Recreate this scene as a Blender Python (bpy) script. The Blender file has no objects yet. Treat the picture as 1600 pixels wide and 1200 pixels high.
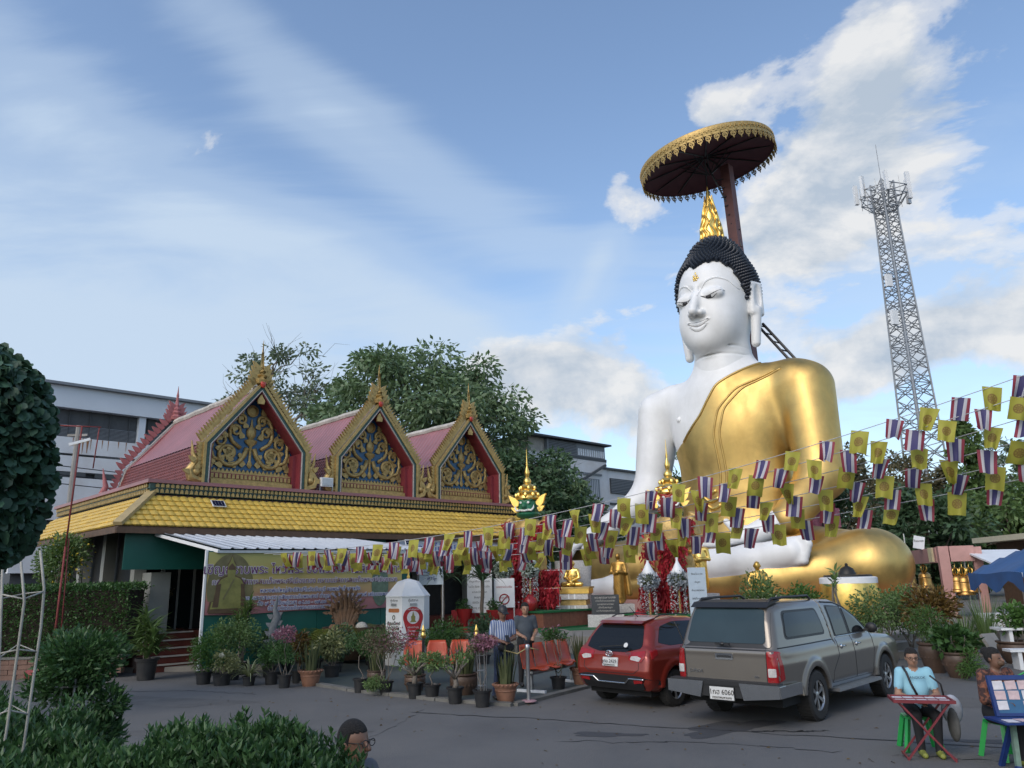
import bpy, bmesh, math, random
import numpy as np
from mathutils import Vector, Matrix

# ------------------------------------------------------------------ camera, sky, sun
SC = bpy.context.scene
COL = SC.collection
PITCH, ROLL, CAMH = math.radians(14.4), math.radians(1.3), 2.1
cam_d = bpy.data.cameras.new('camera')
cam_d.sensor_width = 36.0
cam_d.lens = 27.0
cam_d.clip_start = 0.05
cam_d.clip_end = 6000
cam = bpy.data.objects.new('camera', cam_d)
COL.objects.link(cam)
_f = Vector((0, math.cos(PITCH), math.sin(PITCH)))
_u0 = Vector((0, -math.sin(PITCH), math.cos(PITCH)))
_r0 = Vector((1, 0, 0))
_r = _r0 * math.cos(ROLL) - _u0 * math.sin(ROLL)
_u = _u0 * math.cos(ROLL) + _r0 * math.sin(ROLL)
cam.matrix_world = Matrix(((_r.x, _u.x, -_f.x, 0), (_r.y, _u.y, -_f.y, 0), (_r.z, _u.z, -_f.z, CAMH), (0, 0, 0, 1)))
SC.camera = cam

SUN_EL, SUN_AZ = 38.0, 215.0      # degrees; azimuth clockwise from +Y (behind the camera, to its left)
sun_d = bpy.data.lights.new('sun', 'SUN')
sun_d.energy = 0.8
sun_d.angle = math.radians(30)
sun_d.color = (1.0, 0.93, 0.83)
sun = bpy.data.objects.new('sun', sun_d)
COL.objects.link(sun)
_a, _e = math.radians(SUN_AZ), math.radians(SUN_EL)
_sd = Vector((math.sin(_a) * math.cos(_e), math.cos(_a) * math.cos(_e), math.sin(_e)))
sun.rotation_euler = _sd.to_track_quat('Z', 'Y').to_euler()
sun.location = _sd * 60

SC.view_settings.view_transform = 'Standard'
SC.view_settings.look = 'None'
SC.view_settings.exposure = 0.0
SC.view_settings.gamma = 1.0
SC.view_settings.use_curve_mapping = False
SC.cycles.max_bounces = 6
SC.cycles.diffuse_bounces = 3
SC.cycles.glossy_bounces = 3
SC.cycles.transparent_max_bounces = 6
SC.cycles.caustics_reflective = False
SC.cycles.caustics_refractive = False


class NB:
 """small node-building helper"""
 def __init__(s, tree):
  s.t = tree
 def n(s, typ, **kw):
  nd = s.t.nodes.new(typ)
  for k, v in kw.items():
   if k.startswith('i_'):
    nd.inputs[int(k[2:])].default_value = v
   else:
    setattr(nd, k, v)
  return nd
 def l(s, a, b):
  s.t.links.new(a, b)
 def m(s, op, a, b=None, c=None, clamp=False):
  nd = s.t.nodes.new('ShaderNodeMath')
  nd.operation = op
  nd.use_clamp = clamp
  for i, v in enumerate((a, b, c)):
   if v is None:
    continue
   if isinstance(v, (int, float)):
    nd.inputs[i].default_value = v
   else:
    s.l(v, nd.inputs[i])
  return nd.outputs[0]
 def mix(s, fac, a, b, blend='MIX'):
  nd = s.t.nodes.new('ShaderNodeMix')
  nd.data_type = 'RGBA'
  nd.blend_type = blend
  for sock, v in ((nd.inputs[0], fac), (nd.inputs[6], a), (nd.inputs[7], b)):
   if isinstance(v, (int, float)):
    sock.default_value = v
   elif isinstance(v, (tuple, list)):
    sock.default_value = (v[0], v[1], v[2], 1)
   else:
    s.l(v, sock)
  return nd.outputs[2]
 def ramp(s, fac, stops, interp='LINEAR'):
  nd = s.t.nodes.new('ShaderNodeValToRGB')
  nd.color_ramp.interpolation = interp
  els = nd.color_ramp.elements
  while len(els) < len(stops):
   els.new(0.5)
  for e, (p, c) in zip(els, stops):
   e.position = p
   e.color = (c, c, c, 1) if isinstance(c, (int, float)) else (c[0], c[1], c[2], 1)
  s.l(fac, nd.inputs[0])
  return nd.outputs[0]
 def noise(s, vec, scale, detail=4, rough=0.55, dist=0.0, dims='3D'):
  nd = s.t.nodes.new('ShaderNodeTexNoise')
  nd.noise_dimensions = dims
  nd.inputs['Scale'].default_value = scale
  nd.inputs['Detail'].default_value = detail
  nd.inputs['Roughness'].default_value = rough
  nd.inputs['Distortion'].default_value = dist
  if vec is not None:
   s.l(vec, nd.inputs['Vector'])
  return nd.outputs[0]


def make_world():
 w = bpy.data.worlds.new('World')
 SC.world = w
 w.use_nodes = True
 t = w.node_tree
 t.nodes.clear()
 b = NB(t)
 out = b.n('ShaderNodeOutputWorld')
 bg = b.n('ShaderNodeBackground')
 bg.inputs['Strength'].default_value = 0.15
 b.l(bg.outputs[0], out.inputs[0])
 sky = b.n('ShaderNodeTexSky')
 sky.sky_type = 'NISHITA'
 sky.sun_disc = False
 sky.sun_elevation = math.radians(SUN_EL)
 sky.sun_rotation = math.radians(SUN_AZ)
 sky.altitude = 0
 sky.air_density = 1.0
 sky.dust_density = 1.6
 sky.ozone_density = 2.0
 tc = b.n('ShaderNodeTexCoord')
 sp = b.n('ShaderNodeSeparateXYZ')
 b.l(tc.outputs['Generated'], sp.inputs[0])
 x, y, z = sp.outputs
 az = b.m('MULTIPLY', b.m('ARCTAN2', x, y), 180 / math.pi)
 el = b.m('MULTIPLY', b.m('ARCSINE', z), 180 / math.pi)
 # the cloud sheet: directions carried onto a flat layer overhead
 zz = b.m('ADD', b.m('MAXIMUM', z, 0.0), 0.16)
 u = b.m('DIVIDE', x, zz)
 v = b.m('DIVIDE', y, zz)
 cb = b.n('ShaderNodeCombineXYZ')
 b.l(u, cb.inputs[0]); b.l(v, cb.inputs[1])
 def blob(a0, e0, sa, se, rot, amp):
  c, s_ = math.cos(math.radians(rot)), math.sin(math.radians(rot))
  da = b.m('SUBTRACT', az, a0); de = b.m('SUBTRACT', el, e0)
  p = b.m('MULTIPLY', b.m('ADD', b.m('MULTIPLY', da, c), b.m('MULTIPLY', de, s_)), 1 / sa)
  q = b.m('MULTIPLY', b.m('SUBTRACT', b.m('MULTIPLY', de, c), b.m('MULTIPLY', da, s_)), 1 / se)
  r2 = b.m('ADD', b.m('MULTIPLY', p, p), b.m('MULTIPLY', q, q))
  return b.m('MULTIPLY', b.m('EXPONENT', b.m('MULTIPLY', r2, -1.0)), amp)
 def total(lst):
  r = None
  for k in lst:
   g = blob(*k)
   r = g if r is None else b.m('ADD', r, g)
  return r
 # thin high veil, streaked
 mp = b.n('ShaderNodeMapping')
 mp.inputs['Rotation'].default_value = (0, 0, math.radians(38))
 mp.inputs['Scale'].default_value = (0.55, 1.5, 1)
 b.l(cb.outputs[0], mp.inputs[0])
 n1 = b.noise(mp.outputs[0], 1.5, 7, 0.56, 0.6)
 veil_cov = total(VEIL)
 veil = b.m('ADD', b.m('MULTIPLY', b.m('SUBTRACT', n1, 0.5), 1.7), veil_cov)
 veil = b.ramp(veil, [(0.12, 0.0), (0.55, 0.42), (1.0, 0.9)], 'EASE')
 # broken heap clouds
 n2 = b.noise(cb.outputs[0], 3.0, 9, 0.6, 0.25)
 n3 = b.noise(tc.outputs['Generated'], 8.0, 9, 0.58, 0.15)
 elm = b.m('MULTIPLY', b.m('SUBTRACT', el, 12.0), 1 / 10.0, clamp=True)
 nn = b.m('ADD', b.m('MULTIPLY', n2, elm), b.m('MULTIPLY', n3, b.m('SUBTRACT', 1.0, elm)))
 heap_cov = total(HEAP)
 hv = b.m('ADD', b.m('MULTIPLY', b.m('SUBTRACT', nn, 0.53), 3.1), heap_cov)
 heap = b.ramp(hv, [(0.34, 0.0), (0.55, 0.6), (0.82, 1.0)], 'EASE')
 # cloud shading: compare the density here with the density a little way towards the sun
 def shifted(vec, off):
  mp2 = b.n('ShaderNodeMapping')
  mp2.inputs['Location'].default_value = off
  b.l(vec, mp2.inputs[0])
  return mp2.outputs[0]
 m2 = b.noise(shifted(cb.outputs[0], (-.05, -.07, 0)), 3.0, 9, 0.6, 0.25)
 m3 = b.noise(shifted(tc.outputs['Generated'], (-.012, -.012, .030)), 8.0, 9, 0.58, 0.15)
 mm = b.m('ADD', b.m('MULTIPLY', m2, elm), b.m('MULTIPLY', m3, b.m('SUBTRACT', 1.0, elm)))
 shade = b.m('ADD', b.m('MULTIPLY', b.m('SUBTRACT', nn, mm), 5.0), b.m('MULTIPLY', b.m('SUBTRACT', 0.9, hv), 0.35))
 heap_col = b.mix(b.m('ADD', shade, 0.58, clamp=True), CLOUD_DARK, CLOUD_LIT)
 tint = b.mix(1.0, sky.outputs[0], SKY_TINT, 'MULTIPLY')
 hz = b.m('EXPONENT', b.m('MULTIPLY', b.m('MAXIMUM', el, 0.0), -1 / 9.0))
 base = b.mix(b.m('MULTIPLY', hz, 0.55), tint, HORIZON)
 c1 = b.mix(veil, base, VEIL_COL)
 c2 = b.mix(b.m('MULTIPLY', heap, 0.96), c1, heap_col)
 b.l(c2, bg.inputs[0])


# radiance values below are divided by the background strength (0.15)
SKY_TINT = (1.55, 1.55, 1.52)
HORIZON = (3.7, 4.4, 5.2)
VEIL_COL = (3.9, 4.75, 5.8)
CLOUD_LIT = (5.6, 5.65, 5.7)
CLOUD_DARK = (3.2, 3.75, 4.45)
VEIL = [(-34, 17, 22, 9, -6, .9), (-20, 15, 18, 5, 4, .50), (-24, 26, 24, 4, -22, .62), (-6, 20.5, 13, 3.0, -30, .45), (-14, 33, 26, 3.4, -28, .52), (6.5, 22, 5, 1.5, 58, .45), (-2, 28, 18, 3, -20, .2),
  (-2, 15, 12, 4, 0, .25), (28, 17, 16, 9, 0, .35), (160, 30, 80, 40, 0, .35)]
HEAP = [(28.5, 32.5, 3.4, 9, -38, .85), (33, 29, 7, 3.4, 10, .70), (17.3, 32.5, 3.4, 2.0, 8, .85), (26, 25, 10, 3.8, 4, 1.1), (9.3, 27.7, 2.4, 2.8, 35, .75), (19, 22, 6, 2.4, 0, .55),
  (4.0, 14.8, 6.6, 3.3, -4, 1.45), (-3, 14.2, 3, 1.2, 0, .5), (9, 11.5, 6, 2.6, 0, .7), (27, 14.5, 6, 2.6, 20, 1.35), (35, 14.5, 6, 3.6, 8, 1.2), (19, 17, 5, 2.6, 0, .62), (34, 21, 4, 1.2, 0, .3), (180, 24, 60, 14, 0, .5)]
make_world()

# ------------------------------------------------------------------ materials
MATS = {}


def mat(name, col, rough=0.6, metal=0.0, var=0.18, scale=6.0, bump=0.0, bscale=40.0, spec=0.5, dirt=None, dirt_amt=0.0, dirt_scale=1.5,
  coat=0.0, trans=0.0, alpha=1.0, rnd=0.0, detail=5, rvar=0.0, stretch=None, sss=0.0):
 if name in MATS:
  return MATS[name]
 m = bpy.data.materials.new(name)
 m.use_nodes = True
 t = m.node_tree
 b = NB(t)
 p = t.nodes['Principled BSDF']
 p.inputs['Roughness'].default_value = rough
 p.inputs['Metallic'].default_value = metal
 p.inputs['Specular IOR Level'].default_value = spec
 p.inputs['Coat Weight'].default_value = coat
 p.inputs['Coat Roughness'].default_value = 0.06
 p.inputs['Transmission Weight'].default_value = trans
 p.inputs['Alpha'].default_value = alpha
 tc = b.n('ShaderNodeTexCoord')
 vec = tc.outputs['Object']
 if stretch:
  mp = b.n('ShaderNodeMapping')
  mp.inputs['Scale'].default_value = stretch
  b.l(vec, mp.inputs[0])
  vec = mp.outputs[0]
 if var > 0 or dirt:
  nz = b.noise(vec, scale, detail, 0.6)
  f = b.ramp(nz, [(0.28, 0.0), (0.72, 1.0)])
  lo = tuple(max(0, c * (1 - var)) for c in col)
  hi = tuple(min(1, c * (1 + var)) for c in col)
  c = b.mix(f, lo, hi)
  if dirt:
   nd = b.noise(tc.outputs['Object'], dirt_scale, 7, 0.68, 0.4)
   df = b.ramp(nd, [(0.5 - 0.15, 0.0), (0.72, 1.0)])
   c = b.mix(b.m('MULTIPLY', df, dirt_amt), c, dirt)
  if rnd > 0:
   oi = b.n('ShaderNodeObjectInfo')
   hs = b.n('ShaderNodeHueSaturation')
   b.l(b.m('ADD', b.m('MULTIPLY', b.m('SUBTRACT', oi.outputs['Random'], 0.5), 2 * rnd), 1.0), hs.inputs['Value'])
   b.l(c, hs.inputs['Color'])
   c = hs.outputs[0]
  b.l(c, p.inputs['Base Color'])
  if rvar > 0:
   b.l(b.m('ADD', b.m('MULTIPLY', b.m('SUBTRACT', nz, 0.5), rvar * 2), rough, clamp=True), p.inputs['Roughness'])
 else:
  p.inputs['Base Color'].default_value = (*col, 1)
 if bump > 0:
  bn = b.noise(vec, bscale, 5, 0.6)
  bp = b.n('ShaderNodeBump')
  bp.inputs['Strength'].default_value = bump
  bp.inputs['Distance'].default_value = 0.02
  b.l(bn, bp.inputs['Height'])
  b.l(bp.outputs[0], p.inputs['Normal'])
 MATS[name] = m
 return m


def leaf_mat(name, col, var=0.35, trans=0.25, rough=0.45, hue=None, scale=1.3):
 """foliage: colour differs leaf by leaf (per-island random) and over clumps; some light passes through"""
 if name in MATS:
  return MATS[name]
 m = bpy.data.materials.new(name)
 m.use_nodes = True
 t = m.node_tree
 b = NB(t)
 p = t.nodes['Principled BSDF']
 p.inputs['Roughness'].default_value = rough
 p.inputs['Specular IOR Level'].default_value = 0.35
 ge = b.n('ShaderNodeNewGeometry')
 tc = b.n('ShaderNodeTexCoord')
 nz = b.noise(tc.outputs['Object'], scale, 3, 0.6)
 f = b.m('ADD', b.m('MULTIPLY', ge.outputs['Random Per Island'], 0.6), b.m('MULTIPLY', b.ramp(nz, [(0.3, 0), (0.7, 1)]), 0.4))
 lo = tuple(c * (1 - var) for c in col)
 hi = tuple(min(1, c * (1 + var * 1.3)) for c in col)
 if hue:
  hi = hue
 c = b.mix(f, lo, hi)
 b.l(c, p.inputs['Base Color'])
 tr = b.n('ShaderNodeBsdfTranslucent')
 b.l(b.mix(0.5, c, (col[0] * 1.4, col[1] * 1.5, col[2] * .6)), tr.inputs[0])
 mx = b.n('ShaderNodeMixShader')
 mx.inputs[0].default_value = trans
 b.l(p.outputs[0], mx.inputs[1]); b.l(tr.outputs[0], mx.inputs[2])
 o = t.nodes['Material Output']
 b.l(mx.outputs[0], o.inputs[0])
 MATS[name] = m
 return m


# ------------------------------------------------------------------ mesh builder
def rotz(a):
 c, s = math.cos(a), math.sin(a)
 return np.array([[c, -s, 0], [s, c, 0], [0, 0, 1.0]])


def rotx(a):
 c, s = math.cos(a), math.sin(a)
 return np.array([[1, 0, 0], [0, c, -s], [0, s, c]])


def roty(a):
 c, s = math.cos(a), math.sin(a)
 return np.array([[c, 0, s], [0, 1, 0], [-s, 0, c]])


def frame_z(d):
 d = np.asarray(d, float)
 d = d / (np.linalg.norm(d) + 1e-12)
 a = np.array([0, 0, 1.0]) if abs(d[2]) < 0.9 else np.array([1.0, 0, 0])
 x = np.cross(a, d); x /= np.linalg.norm(x)
 return np.stack([x, np.cross(d, x), d], 1)


class MB:
 def __init__(s):
  s.V, s.F, s.M, s.UV, s.n = [], [], [], [], 0
 def add(s, verts, faces, m=0, uv=None):
  verts = np.asarray(verts, float).reshape(-1, 3)
  o = s.n
  s.V.append(verts)
  s.n += len(verts)
  s.F.extend([tuple(int(i) + o for i in f) for f in faces])
  s.M.extend([m] * len(faces) if isinstance(m, int) else list(m))
  s.UV.append(np.zeros((len(verts), 2)) if uv is None else np.asarray(uv, float))
  return s
 def box(s, lo, hi, m=0, R=None, o=(0, 0, 0)):
  x0, y0, z0 = lo; x1, y1, z1 = hi
  v = np.array([(x0, y0, z0), (x1, y0, z0), (x1, y1, z0), (x0, y1, z0), (x0, y0, z1), (x1, y0, z1), (x1, y1, z1), (x0, y1, z1)], float)
  if R is not None:
   v = v @ np.asarray(R).T
  v = v + np.asarray(o, float)
  return s.add(v, [(0, 3, 2, 1), (4, 5, 6, 7), (0, 1, 5, 4), (1, 2, 6, 5), (2, 3, 7, 6), (3, 0, 4, 7)], m)
 def cbox(s, c, d, m=0, R=None):
  d = np.asarray(d, float) / 2
  return s.box(-d, d, m, R, c)
 def bar(s, a, b, w, h=None, m=0, up=None):
  """a rectangular bar from a to b"""
  h = w if h is None else h
  a = np.asarray(a, float); b = np.asarray(b, float)
  d = b - a; L = np.linalg.norm(d)
  if up is None:
   R = frame_z(d)
  else:
   z = d / L; x = np.cross(np.asarray(up, float), z); x /= np.linalg.norm(x) + 1e-12
   R = np.stack([x, np.cross(z, x), z], 1)
  return s.box((-w / 2, -h / 2, 0), (w / 2, h / 2, L), m, R, a)
 def tube(s, pts, r, n=6, m=0, cap=True):
  pts = np.asarray(pts, float)
  k = len(pts)
  rr = np.full(k, r, float) if np.isscalar(r) else np.asarray(r, float)
  tan = np.gradient(pts, axis=0) if k > 2 else np.repeat((pts[1] - pts[0])[None], 2, 0)
  fr = frame_z(tan[0])
  V = []
  ang = np.linspace(0, 2 * math.pi, n, endpoint=False)
  x = fr[:, 0]
  for i in range(k):
   t = tan[i] / (np.linalg.norm(tan[i]) + 1e-12)
   x = x - t * (x @ t); x /= np.linalg.norm(x) + 1e-12
   y = np.cross(t, x)
   V.append(pts[i] + rr[i] * (np.cos(ang)[:, None] * x + np.sin(ang)[:, None] * y))
  F = []
  for i in range(k - 1):
   for j in range(n):
    a, b_ = i * n + j, i * n + (j + 1) % n
    F.append((a, b_, b_ + n, a + n))
  if cap:
   F.append(tuple(range(n - 1, -1, -1)))
   F.append(tuple((k - 1) * n + j for j in range(n)))
  return s.add(np.concatenate(V), F, m)
 def lathe(s, prof, n=16, c=(0, 0, 0), m=0, R=None, cap=True, sx=1.0, sy=1.0, mods=None):
  k = len(prof)
  ang = np.linspace(0, 2 * math.pi, n, endpoint=False)
  V = []
  for r, z in prof:
   V.append(np.stack([r * sx * np.cos(ang), r * sy * np.sin(ang), np.full(n, z)], 1))
  V = np.concatenate(V)
  if R is not None:
   V = V @ np.asarray(R).T
  V = V + np.asarray(c, float)
  F = []
  mm = []
  for i in range(k - 1):
   for j in range(n):
    a, b_ = i * n + j, i * n + (j + 1) % n
    F.append((a, b_, b_ + n, a + n))
    mm.append(m if mods is None else mods[i])
  if cap:
   F.append(tuple(range(n - 1, -1, -1))); mm.append(mm[0])
   F.append(tuple((k - 1) * n + j for j in range(n))); mm.append(mm[-2])
  return s.add(V, F, mm)
 def prism(s, poly, d0, d1, axes=(0, 2, 1), m=0, cap=True):
  """polygon in two axes, extruded along the third"""
  poly = np.asarray(poly, float)
  n = len(poly)
  V = np.zeros((2 * n, 3))
  V[:n, axes[0]] = poly[:, 0]; V[:n, axes[1]] = poly[:, 1]; V[:n, axes[2]] = d0
  V[n:, axes[0]] = poly[:, 0]; V[n:, axes[1]] = poly[:, 1]; V[n:, axes[2]] = d1
  F = [(j, (j + 1) % n, n + (j + 1) % n, n + j) for j in range(n)]
  if cap:
   F += [tuple(range(n - 1, -1, -1)), tuple(range(n, 2 * n))]
  return s.add(V, F, m)
 def ball(s, c, r, nu=10, nv=7, m=0, R=None):
  r = np.full(3, r, float) if np.isscalar(r) else np.asarray(r, float)
  V = [(0, 0, -1)]
  for i in range(1, nv):
   p = -math.pi / 2 + math.pi * i / nv
   for j in range(nu):
    a = 2 * math.pi * j / nu
    V.append((math.cos(p) * math.cos(a), math.cos(p) * math.sin(a), math.sin(p)))
  V.append((0, 0, 1))
  V = np.array(V) * r
  if R is not None:
   V = V @ np.asarray(R).T
  F = []
  for j in range(nu):
   F.append((0, 1 + (j + 1) % nu, 1 + j))
  for i in range(nv - 2):
   for j in range(nu):
    a, b_ = 1 + i * nu + j, 1 + i * nu + (j + 1) % nu
    F.append((a, b_, b_ + nu, a + nu))
  o = 1 + (nv - 2) * nu
  for j in range(nu):
   F.append((o + j, o + (j + 1) % nu, len(V) - 1))
  return s.add(V + np.asarray(c, float), F, m)
 def grid(s, P, m=0, uv=True, closed=False):
  """P: array (a,b,3) of points"""
  P = np.asarray(P, float)
  a, b_ = P.shape[:2]
  F = []
  for i in range(a - 1):
   for j in range(b_ - 1 if not closed else b_):
    j2 = (j + 1) % b_
    F.append((i * b_ + j, i * b_ + j2, (i + 1) * b_ + j2, (i + 1) * b_ + j))
  U, W = np.meshgrid(np.linspace(0, 1, b_), np.linspace(0, 1, a))
  return s.add(P.reshape(-1, 3), F, m, np.stack([U.ravel(), W.ravel()], 1))
 def build(s, name, mats, parent=None, smooth=False, ang=None, loc=None, rz=None, uv=False):
  me = bpy.data.meshes.new(name)
  V = np.concatenate(s.V) if s.V else np.zeros((0, 3))
  me.from_pydata(V.tolist(), [], s.F)
  for mm in (mats if isinstance(mats, (list, tuple)) else [mats]):
   me.materials.append(mm)
  if len(me.materials) > 1:
   me.polygons.foreach_set('material_index', np.array(s.M, dtype=np.int32))
  if uv:
   ul = me.uv_layers.new(name='uv')
   li = np.zeros(len(me.loops), dtype=np.int32)
   me.loops.foreach_get('vertex_index', li)
   ul.data.foreach_set('uv', np.concatenate(s.UV)[li].astype(np.float32).ravel())
  if smooth:
   me.polygons.foreach_set('use_smooth', np.ones(len(me.polygons), dtype=bool))
   if ang:
    me.set_sharp_from_angle(angle=math.radians(ang))
  me.update()
  return link(name, me, parent, loc, rz)


def link(name, me, parent=None, loc=None, rz=None):
 o = bpy.data.objects.new(name, me)
 COL.objects.link(o)
 if parent is not None:
  o.parent = parent
 if loc is not None:
  o.location = loc
 if rz is not None:
  o.rotation_euler = (0, 0, rz)
 return o


def raw_mesh(name, V, F, m, parent=None, smooth=True, k=4, ang=None, mi=None):
 """fast build for uniform faces: V (n,3), F (f,k)"""
 V = np.ascontiguousarray(V, dtype=np.float32)
 F = np.ascontiguousarray(F, dtype=np.int32)
 me = bpy.data.meshes.new(name)
 me.vertices.add(len(V))
 me.vertices.foreach_set('co', V.ravel())
 me.loops.add(F.size)
 me.loops.foreach_set('vertex_index', F.ravel())
 me.polygons.add(len(F))
 me.polygons.foreach_set('loop_start', np.arange(0, F.size, F.shape[1], dtype=np.int32))
 me.polygons.foreach_set('loop_total', np.full(len(F), F.shape[1], dtype=np.int32))
 for mm in (m if isinstance(m, (list, tuple)) else [m]):
  me.materials.append(mm)
 if mi is not None:
  me.polygons.foreach_set('material_index', np.asarray(mi, dtype=np.int32))
 if smooth:
  me.polygons.foreach_set('use_smooth', np.ones(len(F), dtype=bool))
 me.update(calc_edges=True)
 me.validate()
 if smooth and ang:
  me.set_sharp_from_angle(angle=math.radians(ang))
 return link(name, me, parent)


def tag(o, label=None, cat=None, group=None, kind=None):
 if label: o['label'] = label
 if cat: o['category'] = cat
 if group: o['group'] = group
 if kind: o['kind'] = kind
 return o


def thing(name, label, cat, loc=(0, 0, 0), rz=0.0, group=None, kind=None):
 o = bpy.data.objects.new(name, None)
 o.empty_display_size = 0.2
 COL.objects.link(o)
 o.location = loc
 o.rotation_euler = (0, 0, rz)
 return tag(o, label, cat, group, kind)


def kids(o):
 return [c for c in ALLKIDS.get(o.name, [])] if False else list(o.children)


def dup(root, loc, rz=None, label=None, group=None, scale=None):
 r = root.copy()
 COL.objects.link(r)
 r.location = loc
 if rz is not None: r.rotation_euler = (0, 0, rz)
 if scale is not None: r.scale = (scale,) * 3 if np.isscalar(scale) else scale
 if label: r['label'] = label
 if group: r['group'] = group
 for ch in list(root.children):
  c = ch.copy(); COL.objects.link(c); c.parent = r
  for g in list(ch.children):
   d = g.copy(); COL.objects.link(d); d.parent = c
 return r


def text(body, size, m, parent, loc, rot=(0, 0, 0), name='lettering', extrude=0.002, align='CENTER', sx=1.0, bold=0.0):
 cu = bpy.data.curves.new(name, 'FONT')
 cu.body = body
 cu.size = size
 cu.align_x = align
 cu.align_y = 'CENTER'
 cu.extrude = extrude
 cu.offset = bold
 cu.resolution_u = 2
 tmp = bpy.data.objects.new(name, cu)
 COL.objects.link(tmp)
 dg = bpy.context.evaluated_depsgraph_get()
 me = bpy.data.meshes.new_from_object(tmp.evaluated_get(dg))
 bpy.data.objects.remove(tmp)
 bpy.data.curves.remove(cu)
 me.name = name
 me.materials.clear()
 me.materials.append(m)
 o = link(name, me, parent, loc)
 o.rotation_euler = rot
 o.scale = (sx, 1, 1)
 o['kind'] = 'stuff'
 return o


# ------------------------------------------------------------------ signed-distance modelling
def s_el(c, r, R=None):
 c = np.asarray(c, np.float32); r = np.asarray(r, np.float32)
 Rm = None if R is None else np.asarray(R, np.float32)
 def f(P):
  q = P - c
  if Rm is not None:
   q = q @ Rm
  k0 = np.sqrt(((q / r) ** 2).sum(1))
  k1 = np.sqrt(((q / (r * r)) ** 2).sum(1)) + 1e-9
  return k0 * (k0 - 1) / k1
 return f


def s_rc(a, b, ra, rb, sq=None):
 """tapered capsule"""
 a = np.asarray(a, np.float32); b = np.asarray(b, np.float32)
 d = b - a; L2 = float(d @ d) + 1e-12
 def f(P):
  q = P - a
  t = np.clip((q @ d) / L2, 0, 1)
  w = q - t[:, None] * d
  return np.sqrt((w * w).sum(1)) - (ra + (rb - ra) * t)
 return f


def s_bx(c, h, r=0.0, R=None):
 c = np.asarray(c, np.float32); h = np.asarray(h, np.float32) - r
 Rm = None if R is None else np.asarray(R, np.float32)
 def f(P):
  q = P - c
  if Rm is not None:
   q = q @ Rm
  q = np.abs(q) - h
  return np.sqrt((np.maximum(q, 0) ** 2).sum(1)) + np.minimum(q.max(1), 0) - r
 return f


def s_poly(poly, ax=(1, 2)):
 poly = np.asarray(poly, np.float32)
 def f(P):
  p = P[:, list(ax)]
  d = np.full(len(p), 1e9, np.float32)
  inside = np.zeros(len(p), bool)
  n = len(poly)
  for i in range(n):
   a, b = poly[i], poly[(i + 1) % n]
   e = b - a; w = p - a
   t = np.clip((w @ e) / (e @ e + 1e-12), 0, 1)
   q = w - t[:, None] * e
   d = np.minimum(d, (q * q).sum(1))
   cnd = (a[1] > p[:, 1]) != (b[1] > p[:, 1])
   if abs(e[1]) > 1e-9:
    xi = a[0] + (p[:, 1] - a[1]) * e[0] / e[1]
    inside ^= cnd & (p[:, 0] < xi)
  d = np.sqrt(d)
  return np.where(inside, -d, d)
 return f


def smin(a, b, k):
 if k <= 0: return np.minimum(a, b)
 h = np.maximum(k - np.abs(a - b), 0) / k
 return np.minimum(a, b) - h * h * k * 0.25


def smax(a, b, k):
 return -smin(-a, -b, k)


class SDF:
 def __init__(s):
  s.ops = []
 def u(s, f, k=0.0, m=0):
  s.ops.append(('u', f, k, m)); return s
 def sub(s, f, k=0.0):
  s.ops.append(('s', f, k, -1)); return s
 def isect(s, f, k=0.0):
  s.ops.append(('i', f, k, -1)); return s
 def __call__(s, P):
  d = None
  for op, f, k, m in s.ops:
   e = f(P)
   if d is None: d = e
   elif op == 'u': d = smin(d, e, k)
   elif op == 's': d = smax(d, -e, k)
   else: d = smax(d, e, k)
  return d
 def ids(s, P):
  best = None
  for op, f, k, m in s.ops:
   if op != 'u': continue
   e = f(P)
   if best is None:
    best = e; idx = np.full(len(P), m)
   else:
    w = e < best
    best = np.where(w, e, best); idx = np.where(w, m, idx)
  return idx


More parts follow.
